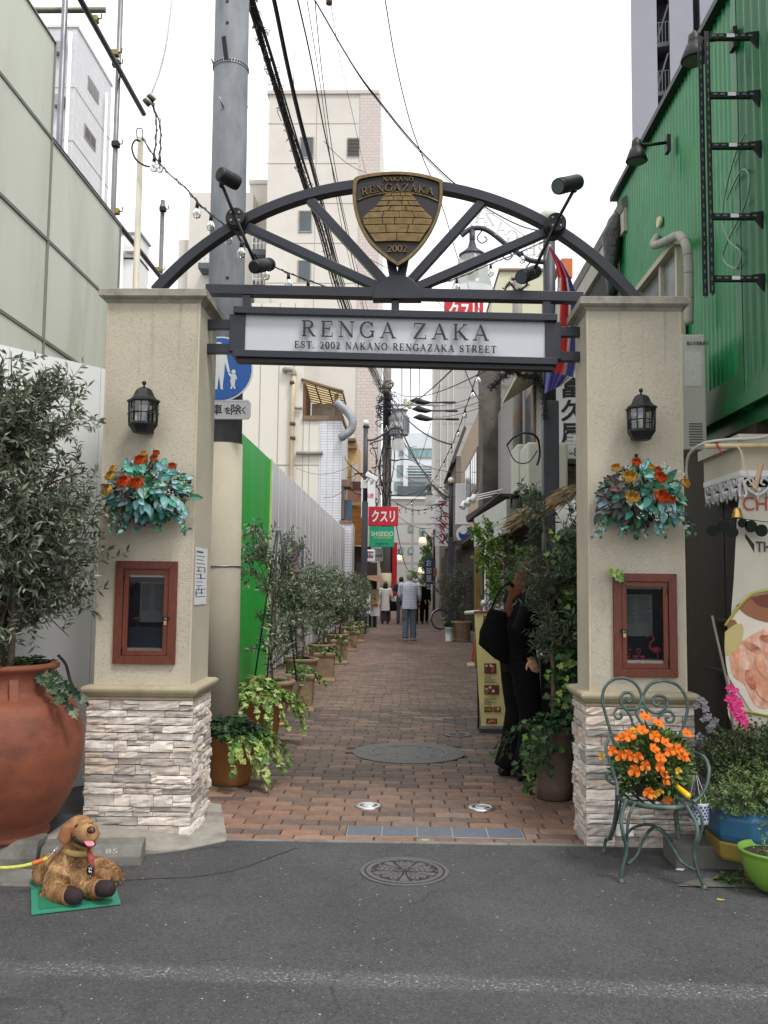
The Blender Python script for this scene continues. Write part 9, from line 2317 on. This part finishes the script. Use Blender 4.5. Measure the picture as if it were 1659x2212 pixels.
t=thing('tan_handbag','tan handbag on the left arm of the woman in white','handbag',q+V(-.33,.1,.62));mb=MB();mb.torso([(q.x-.33,q.y+.1,.6,.12,.05),(q.x-.33,q.y+.1,.66,.13,.06),(q.x-.33,q.y+.1,.84,.10,.04)],10);mb.build('bag',mat('tan_leather2',H(150,128,106),.6),t);mb=MB();mb.tube(smooth_pts([q+V(-.40,.1,.83),q+V(-.33,.1,.98),q+V(-.26,.1,.83)],4),.01,6);mb.build('handle',MATS['tan_leather2'],t)
t=thing('black_shoulder_bag','black bag in the right hand of the woman in white','handbag',q+V(.32,.08,.5));mb=MB();mb.torso([(q.x+.30,q.y+.08,.48,.11,.06),(q.x+.30,q.y+.08,.56,.12,.07),(q.x+.30,q.y+.08,.84,.09,.04)],10);mb.build('bag',M_BLKC,t);mb=MB();mb.tube(smooth_pts([q+V(.24,.08,.83),q+V(.29,.08,1.0),q+V(.35,.08,.83)],4),.01,6);mb.build('handle',M_BLKC,t)
p=gr(866,1347)
person('dark-haired man in navy polo shirt and grey trousers ahead of the checked shirt',V(p.x,p.y,0),.0,1.76,dict(top=M_NAVY,trousers=mat('grey_trousers',H(88,88,90),.85),shoes=M_BSHOE,hair=M_HBLK,tophem=.88,sleeve=.42,stride=.08,armL=[(.27,.0,1.13),(.27,.18,1.0)]))
p=gr(905,1347)
person('dark-suited man with a tie coming towards the camera',V(p.x,p.y,0),math.pi,1.66,dict(top=M_BLKC,trousers=M_BLKC,shoes=M_BSHOE,hair=M_HBLK,tophem=.8,stride=.07))
q=V(p.x,p.y,0);t=thing('shirt_front','white shirt front and tie of the suited man','shirt',q+V(0,-.13,1.1));mb=MB();mb.prism([q+V(-.06,-.135,1.4),q+V(-.03,-.14,1.02),q+V(.03,-.14,1.02),q+V(.06,-.135,1.4)],V(0,-.012,0));mb.build('shirt',M_WHC,t);mb=MB();mb.prism([q+V(-.02,-.15,1.37),q+V(-.026,-.155,1.06),q+V(0,-.155,1.02),q+V(.026,-.155,1.06),q+V(.02,-.15,1.37)],V(0,-.006,0));mb.build('tie',M_NAVY,t)
p=gr(917,1345)
person('woman in black coat half hidden behind the suited man',V(p.x,p.y,0),math.pi+.1,1.56,dict(top=M_BLKC,trousers=M_BLKC,shoes=M_BSHOE,hair=mat('brown_hair',H(96,60,44),.5,var=.2),tophem=.55,flare=1.1,hair_len=.2,stride=.06))
p=gr(1108,1683)
wl=V(p.x+.05,p.y+.05,0);wr_=rad(-72)
wm=person('auburn-haired woman in black bending over the menu beside the ivy',wl,wr_,1.68,dict(top=M_BLKC,trousers=M_BLKC,shoes=M_BSHOE,hair=M_HRED,lean=.07,headdown=.06,hair_len=.4,hair_dir=V(0,-.42,-.9),tophem=.88,flare=1.05,legw=1.16,hem=1.35,stride=.03,vox=.007,tvox=.012,armR=[(.21,-.12,1.14),(.20,.0,.93)],armL=[(.22,.1,1.15),(.16,.34,1.2)],sleeve=.97))
RW=Matrix.Translation(wl)@Matrix.Rotation(wr_,4,'Z')
t=thing('black_tote_bag','large black tote bag on the shoulder of the woman in black','bag',wl+V(-.2,-.1,.9))
mb=MB();b0=at(1062,1372,wl.y-.12)
mb.loft([(at(1078,1428,wl.y-.1),V(.05,.02,-.03),V(0,.03,0)),(at(1066,1408,wl.y-.1),V(.115,.02,-.055),V(-.01,.055,0)),(at(1066,1375,wl.y-.1),V(.11,.02,-.04),V(-.01,.06,0)),(at(1072,1340,wl.y-.1),V(.085,.02,-.025),V(0,.045,0)),(at(1076,1318,wl.y-.1),V(.07,.02,-.015),V(0,.035,0))],16);remesh(mb.build('bag',M_BLKC,t),.012,3)
mb=MB();mb.tube(smooth_pts([at(1056,1330,wl.y-.12),at(1072,1290,wl.y-.12),at(1094,1262,wl.y-.1),at(1108,1268,wl.y-.02),at(1108,1320,wl.y+.06),at(1098,1335,wl.y-.02)],6),.014,7,True,.5);mb.build('strap',M_BLKC,t)
t=thing('lanyard_badge','white name badge on a lanyard in front of the woman in black','badge',at(1146,1410,wl.y-.05));mb=MB();a,b_=at(1142,1398,wl.y-.05),at(1151,1422,wl.y-.05);mb.box(a.x,b_.x,a.y-.002,a.y+.002,b_.z,a.z);mb.build('badge',M_WHITE,t);mb=MB();mb.tube([at(1146,1398,wl.y-.05),at(1142,1310,wl.y-.02)],.002,4);mb.build('cord',M_BLACK,t)
# -- bicycle
p=gr(951,1360);c=V(p.x,p.y,0)
bk_=thing('bicycle','city bicycle parked with its rear wheel beside the terracotta pot','bicycle',(0,0,0))
M_TYRE=mat('black_tyre',H(34,32,32),.8);M_CHR=mat('chrome',H(206,206,204),.2,metal=.9,var=.05)
def wheel(x):
 mb=MB();mb.tube([V(x,0,0)]*0 or[V(x+.315*math.cos(a),0,.33+.315*math.sin(a))for a in[2*math.pi*i/36 for i in range(37)]],.019,8,False);w=mb.build('wheel',M_TYRE,bk_)
 mb=MB();mb.tube([V(x+.29*math.cos(a),0,.33+.29*math.sin(a))for a in[2*math.pi*i/36 for i in range(37)]],.011,6,False);mb.build('rim',M_CHR,w)
 mb=MB()
 for i in range(28):a=2*math.pi*i/28;mb.tube([V(x,.02*(-1)**i,.33),V(x+.288*math.cos(a),0,.33+.288*math.sin(a))],.0022,3,False)
 mb.tube([V(x,-.05,.33),V(x,.05,.33)],.022,8);mb.build('spokes',M_CHR,w)
 mb=MB();mb.tube([V(x+.345*math.cos(a),0,.33+.345*math.sin(a))for a in[rad(-10+200*i/20)for i in range(21)]],.024,6,True,.5);mb.build('mudguard',M_CHR,bk_)
wheel(0);wheel(1.08)
mb=MB()
for a,b_ in(((0,0,.33),(.44,0,.29)),((0,0,.33),(.36,0,.75)),((.44,0,.29),(.36,0,.82)),((.44,0,.29),(.9,0,.62)),((.9,0,.62),(.86,0,.95)),((.9,0,.62),(1.08,0,.33))):mb.tube([V(*a),V(*b_)],.017,8)
mb.build('frame',mat('dark_bike_paint',H(60,62,70),.35),bk_)
mb=MB();mb.torso([(.35,0,.83,.12,.08),(.33,0,.88,.14,.1),(.33,0,.90,.1,.07)],12);mb.build('saddle',M_BLACK,bk_)
mb=MB();mb.tube(smooth_pts([V(.7,-.27,.98),V(.84,-.2,1.02),V(.87,0,.97),V(.84,.2,1.02),V(.7,.27,.98)],5),.013,8);mb.build('handlebar',M_CHR,bk_)
mb=MB();mb.box(.98,1.3,-.17,.17,.7,.72);
for(x0_,x1_,y0_,y1_)in((.98,.99,-.17,.17),(1.29,1.3,-.17,.17),(.99,1.29,-.17,-.16),(.99,1.29,.16,.17)):
 for k in range(4):mb.box(x0_,x1_,y0_,y1_,.74+k*.06,.755+k*.06)
mb.build('basket',M_CHR,bk_);mb=MB();mb.tube([V(.44,-.12,.29),V(.44,.12,.29)],.015,6);mb.obox(V(.56,.13,.25),(.05,.03,.012));mb.obox(V(.32,-.13,.33),(.05,.03,.012));mb.build('pedals',M_BLACK,bk_)
bk_.matrix_basis=Matrix.Translation(c)@Matrix.Rotation(rad(22),4,'Z')
# -- far utility pole, transformer, cables, festoon lights
Yq=36.0
q0=at(833,1300,Yq);q1=at(836,790,Yq)
t=thing('far_utility_pole','old concrete utility pole wrapped in cables down the lane','utility pole',V(q0.x,Yq,0))
zt=at(836,770,Yq).z+1.5
mb=MB();mb.tube([V(q0.x,Yq,0),V(q0.x,Yq,5),V(q1.x,Yq,zt)],[.21,.19,.15],16);mb.build('shaft',mat('old_pole_concrete',H(122,116,108),.85,var=.2,vs=3,stretch=(1,1,.3)),t)
za,zb=at(835,1288,Yq).z,at(835,1238,Yq).z;mb=MB();mb.tube([V(q0.x,Yq,max(.2,za)),V(q0.x,Yq,zb)],.225,16);mb.build('cream_band',mat('cream_band',H(190,180,150),.8,var=.1),t)
za=at(870,878,Yq).z;mb=MB();mb.bar(V(q1.x,Yq-.2,za),V(q1.x+2.1,Yq-.2,za+.05),.09,.09);mb.build('crossarm',M_GALV,t)
for(px,py,s_)in((876,872,1),(885,878,.8)):
 q=at(px,py,Yq-.25);mb=MB();mb.lathe([(.05,-.1),(.11,-.05),(.06,0),(.11,.06),(.06,.1),(.10,.16),(.05,.22),(.03,.3)],q,12);mb.build('insulator',mat('cream_insulator',H(196,196,170),.4),t)
q=at(862,920,Yq-.3);za,zb=at(862,945,Yq).z,at(862,890,Yq).z
t=thing('transformer','grey finned transformer can on the far utility pole','transformer',V(q.x,Yq-.4,za));mb=MB();n=32
h_=zb-za;secs=[(.34,0),(.40,.03),(.38,.06),(.38,h_*.75),(.30,h_*.82),(.30,h_*.95),(.36,h_*.96),(.36,h_)]
mb.lathe(secs,V(q.x,Yq-.45,za),28);mb.build('tank',mat('transformer_grey',H(136,142,146),.5,var=.1),t);mb=MB()
for k in range(24):a=2*math.pi*k/24;mb.obox(V(q.x+.40*math.cos(a),Yq-.45+.40*math.sin(a),za+h_*.4),(.03,.008,h_*.3),Matrix.Rotation(a,3,'Z'))
mb.build('fins',MATS['transformer_grey'],t)
rg=random.Random(40);t=thing('wire_tangle','thick tangle of black cables round the far utility pole','cables',at(833,880,Yq-.3));mb=MB()
for i in range(62):
 c=at(834+rg.gauss(0,7),870+rg.gauss(0,24),Yq-.3+rg.uniform(-.3,.3));r=rg.uniform(.1,.4);ax,_=frame(rdir(rg,0));bx=ax.cross(rdir(rg,0)).normalized();a0_=rg.uniform(0,6);sp_=rg.uniform(2,6)
 mb.tube([c+ax*(r*math.cos(a0_+sp_*k/9))+bx*(r*math.sin(a0_+sp_*k/9))for k in range(10)],rg.choice((.010,.014,.02)),4,False)
for i in range(12):
 x=rg.gauss(0,9);mb.tube(smooth_pts([at(834+x,850,Yq-.3),at(834+x*1.6+rg.gauss(0,6),930+rg.uniform(-30,30),Yq-.35),at(834+x*1.2+rg.gauss(0,8),1010,Yq-.35),at(834+x*.8+rg.gauss(0,5),rg.uniform(1050,1190),Yq-.32)],5),rg.choice((.010,.014,.02)),4,False)
kind(mb.build('loops',M_CABLE,t),'stuff')
t=thing('bare_vine','bare climbing vine branches beside the far pole','vine',at(800,1200,Yq-2));mb=MB()
for i in range(26):
 p=at(rg.uniform(785,850),rg.uniform(960,1130),Yq-2);d=rdir(rg,.4);pts=[p]
 for k in range(6):d=(d+rdir(rg,0)*.5).normalized();p=p+V(d.x,d.y*.3,d.z)*.22;pts.append(p)
 mb.tube(pts,[.03,.027,.024,.02,.016,.012,.008],4,False)
mb.build('branches',mat('dark_twig',H(58,50,46),.8),t)
t=thing('bare_branches','bare twiggy branches in front of the katakana sign','vine',at(965,1170,31.5));mb=MB()
for i in range(26):
 p=at(rg.uniform(955,982),rg.uniform(1080,1180),31.6);d=V(-.4,0,.4)+rdir(rg,.1)*.7;pts=[p]
 for k in range(6):d=(d.normalized()+rdir(rg,0)*.5).normalized();p=p+V(d.x,d.y*.2,d.z)*.13;pts.append(p)
 mb.tube(pts,[.02,.018,.016,.014,.012,.009,.006],4,False)
mb.build('branches',MATS['dark_twig'],t)
def sag(a,b,s_,n=16):
 return[a.lerp(b,i/n)-V(0,0,4*s_*(i/n)*(1-i/n))for i in range(n+1)]
def cable(label,pts,r,m=M_CABLE,group='overhead cables',n=5):
 mb=MB();mb.tube(pts,r,n,False);return tag(mb.build('overhead_cable',m),label,'cable',group)
end=at(834,845,Yq-.2)
def fan(px,py,Y0):return at(px,py,Y0)
def through(pts,Y0,Y1):
 """cable following photo points while running from depth Y0 to Y1"""
 n=len(pts);L=[0.0]
 for i in range(1,n):L.append(L[-1]+math.hypot(pts[i][0]-pts[i-1][0],pts[i][1]-pts[i-1][1]))
 out=[]
 for(x,y),l in zip(pts,L):
  u=l/L[-1];Yv=1.0/((1-u)/Y0+u/Y1);out.append(at(x,y,Yv))
 return smooth_pts(out,8)
B0=[(520,-60),(541,0),(575,110),(620,260),(661,390),(700,510),(730,620),(765,720),(800,790),(830,850)]
LBL=['thickest black cable of the bundle behind the arch','second strand twisted along the thickest bundle','outer left strand of the heavy cable bundle','inner strand of the heavy cable bundle','right-hand strand of the heavy cable bundle','thin strand looped along the heavy cable bundle']
for k in range(6):
 o=(-5,0,5,9,-9,3)[k];pts=[(x+o+rg.uniform(-2,2)*(1 if 0<i<9 else 0),y)for i,(x,y)in enumerate(B0)]
 cable(LBL[k],through(pts,7.8,Yq-.2),(.02,.016,.011,.012,.011,.006)[k])
mb=MB();base=through(B0,7.8,Yq-.2)
for i in range(0,len(base)-1):
 p=base[i]
 for k in range(3):s0_=p+rdir(rg,0)*.03;mb.tube(smooth_pts([s0_,s0_+rdir(rg,0)*.09+V(0,0,-.03),s0_+rdir(rg,0)*.06+(base[i+1]-p)*.6],3),.0045,3,False)
kind(tag(mb.build('cable_ties',M_CABLE),'loose wire ties curling off the heavy cable bundle','cables'),'stuff')
B1=[(575,-50),(591,0),(620,140),(650,270),(690,420),(725,560),(748,640),(780,740),(812,810),(832,860)]
for k,lab in enumerate(('second black cable bundle right of the heaviest one','thin strand lashed to the second cable bundle','slack strand beside the second cable bundle')):
 cable(lab,through([(x+(0,4,-3)[k],y)for x,y in B1],8.2,Yq-.2),(.016,.009,.006)[k])
cable('single black cable falling from the top centre to the far pole',through([(630,-50),(643,0),(672,130),(700,280),(735,440),(770,600),(800,720),(835,830)],8.6,Yq),.010)
cable('thin pale cable left of the emblem',through([(663,0),(690,170),(715,350),(745,520),(790,690),(838,815)],8.6,Yq),.005)
cable('thin pale cable just right of its twin beside the emblem',through([(680,0),(697,170),(722,350),(752,500),(800,690),(838,812)],9,Yq),.006)
cable('long purple-black cable crossing the sky from top centre to the right',through([(660,-30),(680,0),(765,145),(825,225),(890,305),(957,374),(1000,410),(1060,455),(1130,490),(1180,500)],8.4,11),.0085)
cable('twin strand of the long cable crossing the sky',through([(668,-18),(685,8),(768,152),(827,232),(893,313),(960,382),(1010,425),(1090,480),(1150,520)],8.4,11),.0045)
cable('thin cable bowing down the sky right of the emblem',through([(828,-20),(832,0),(855,135),(885,260),(915,345),(930,380),(960,460),(990,560),(1030,660),(1060,700)],9,16),.007)
cable('thin cable dropping behind the emblem from a clamp at the top',through([(706,-10),(713,0),(735,130),(760,240),(790,372),(830,520)],9,30),.004)
mb=MB();q=at(711,3,9);mb.tube([q+V(0,0,.08),q+V(0,0,-.03)],[.03,.035],8);tag(mb.build('cable_clamp',mat('brown_clamp',H(120,88,70),.6)),'brown cable clamp at the top edge of the sky','clamp')
for k,(a,b_,lab)in enumerate((((700,305),(790,372),'thin service wire from the bundle to the emblem'),((740,520),(900,600),'thin service wire passing behind the emblem point'),((890,590),(1010,700),'thin service wire right of the hub plate'))):
 cable(lab,sag(at(*a,16),at(*b_,18),.1),.006)
WR=[((985,790),12,(835,880),36,.3,.012),((1050,800),12,(850,845),36,.3,.010),((1000,786),14,(1063,905),12,.1,.010),((1035,792),16,(1100,815),11,.05,.009),((838,845),36,(975,960),20,.4,.022),((838,850),36,(962,1080),25,.5,.026),((845,900),36,(985,1075),26,.5,.018),((850,960),36,(1000,1020),24,.3,.010),((900,870),40,(1045,850),16,.2,.008),((905,880),40,(1045,865),16,.2,.008),((905,892),40,(1045,878),16,.2,.008),((840,1000),36,(985,1050),24,.35,.008),((950,830),36,(905,1000),40,.2,.012),((868,790),20,(868,900),38,.1,.010),((886,786),20,(888,880),38,.1,.012),((906,786),20,(906,870),38,.1,.009),((845,1100),36,(935,1140),40,.3,.010),((700,1075),32,(770,1030),27,.2,.008),((640,1010),33,(770,1000),27,.3,.007),((855,1130),38,(880,1230),60,.3,.02),((965,1085),30,(855,1085),38,.3,.012)]
WL='leaving the sign box underside for the wire tangle|from near the right end of the sign box to the far pole|dropping steeply past the dark stained wall|short and level under the right end of the sign box|heavy, from the far pole to the beige gables|thickest, falling from the far pole to the blank white sign|running just above the katakana sign to the blank sign|level with the glass office windows|upper one ending at the top insulator|ending at the middle insulator|ending at the lowest insulator|sagging in front of the grey panel wall|falling in front of the pale grey tower edge|leftmost of three dropping from the sign box|middle of three dropping from the sign box|rightmost of three dropping from the sign box|low one right of the red katakana sign|rising from the tiled corner to the camera post|faint one crossing the ivory siding|dropping beside the red banner|level with the top of the katakana sign'.split('|')
for k,(a,Ya,b_,Yb,s_,r)in enumerate(WR):
 cable('slack wire '+WL[k],sag(at(a[0],a[1],Ya),at(b_[0],b_[1],Yb),s_),r,group='slack wires across the lane')
for(px,py,Yc)in((905,868,34),(909,886,34),(912,904,34)):
 c=at(px,py,Yc);mb=MB();mb.lathe([(.02,-.02),(.02,.02)],c,6);mb.loft([(c+V(-.35,0,.04),V(0,.02,0),V(0,0,.02)),(c+V(-.1,0,.05),V(0,.1,0),V(0,0,.13)),(c+V(.2,0,-.02),V(0,.08,0),V(0,0,.10)),(c+V(.45,0,-.02),V(0,.03,0),V(0,0,.03)),(c+V(.9,0,-.02),V(0,.03,0),V(0,0,.03)),(c+V(1.0,0,-.02),V(0,.05,0),V(0,0,.05)),(c+V(1.4,0,-.02),V(0,.05,0),V(0,0,.05)),(c+V(1.45,0,-.02),V(0,.01,0),V(0,0,.01))],8)
 tag(mb.build('line_insulator',M_BLACK),('uppermost','middle','lowest')[(py-868)//18]+' of three black wrapped line insulators over the lane','insulator','wrapped line insulators')
M_BULBG=glass_mat('clear_bulb_glass',(.93,.95,.95),.05,.8)
def festoon(label,pts,bulbs,k=1.0,r=.006):
 t=thing('festoon_lights',label,'string lights',pts[0]);sp_=smooth_pts(pts,8)
 mb=MB();mb.tube(sp_,r*k,5,False);off=[p+V(.012*k*math.sin(i*1.1),.012*k*math.cos(i*1.1),.01*k*math.sin(i*2))for i,p in enumerate(sp_)];mb.tube(off,r*.6*k,4,False);mb.build('wire',M_CABLE,t)
 for u in bulbs:
  i=u*(len(sp_)-1);j=min(int(i),len(sp_)-2);p=sp_[j].lerp(sp_[j+1],i-j)
  mb=MB();mb.tube([p,p-V(0,0,.05*k)],[.011*k,.016*k],8);s_=mb.build('socket',M_BLACK,t)
  mb=MB();mb.lathe([(.013*k,-.05*k),(.018*k,-.062*k),(.03*k,-.085*k),(.033*k,-.105*k),(.026*k,-.128*k),(.004*k,-.138*k)],p,12);mb.build('bulb',M_BULBG,s_)
  mb=MB();mb.tube([p-V(0,0,.055*k),p-V(0,0,.10*k)],[.006*k,.009*k],5);mb.build('filament',mat('pale_filament',H(196,190,176),.4),s_)
festoon('string of clear bulbs from the cream post down to the left hub',[at(308,298,7.1),at(335,340,7.0),at(365,375,6.9),at(402,407,6.8),at(430,440,6.7),at(455,462,6.6),at(478,480,6.5),at(505,498,6.4)],(.55,.72,.93))
festoon('string of clear bulbs dipping behind the left half of the arch',[at(505,498,6.4),at(530,530,6.5),at(560,560,6.7),at(600,580,7.0),at(650,600,7.3),at(700,618,7.6),at(760,640,8)],(.12,.4,.58,.72))
festoon('string of clear bulbs from the hub plate to the right lamp',[at(905,620,7.5),at(950,612,8),at(1000,596,8.6),at(1060,570,9),at(1110,550,9.2),at(1180,520,9.5)],(.12,.35,.6,.85))
festoon('two bulbs hanging from the insulator wire at upper left',[at(330,222,7.0),at(337,255,7.0),at(337,300,7.0),at(333,338,7.0)],(.98,))
festoon('second bulb loop hanging from the insulator wire at upper left',[at(326,222,7.02),at(345,265,7.0),at(347,310,7.0),at(345,340,7.0)],(.97,))
festoon('zigzag string of bulbs rising across the lane under the sign box',[at(845,1110,36),at(880,1090,34),at(930,1045,30),at(960,995,24),at(985,940,20),at(1010,870,17),at(1035,800,14.5)],(.1,.2,.3,.4,.5,.6,.7,.8,.9,.98),1.3)
festoon('sagging string of bulbs at the far crossing of the lane',[at(845,1080,40),at(880,1100,40),at(910,1102,40),at(940,1090,36)],(.15,.3,.45,.6,.75,.9),1.5)
t=thing('insulator_wire','steel wire with a striped insulator hanging at upper left','wire',at(322,215,7.0));mb=MB();mb.tube(smooth_pts([at(371,0,7.2),at(360,90,7.1),at(345,155,7.05),at(330,195,7.0),at(326,208,7.0)],5),.007,5,False);mb.build('wire',M_GALV,t)
for k in range(4):mb=MB();a=at(314+k*4.5,224-k*4.5,7.0);b_=at(317.5+k*4.5,220.5-k*4.5,7.0);mb.tube([a,b_],.036,12);mb.build('insulator_rib',MATS['cream_insulator']if k%2 else M_BLACK,t)
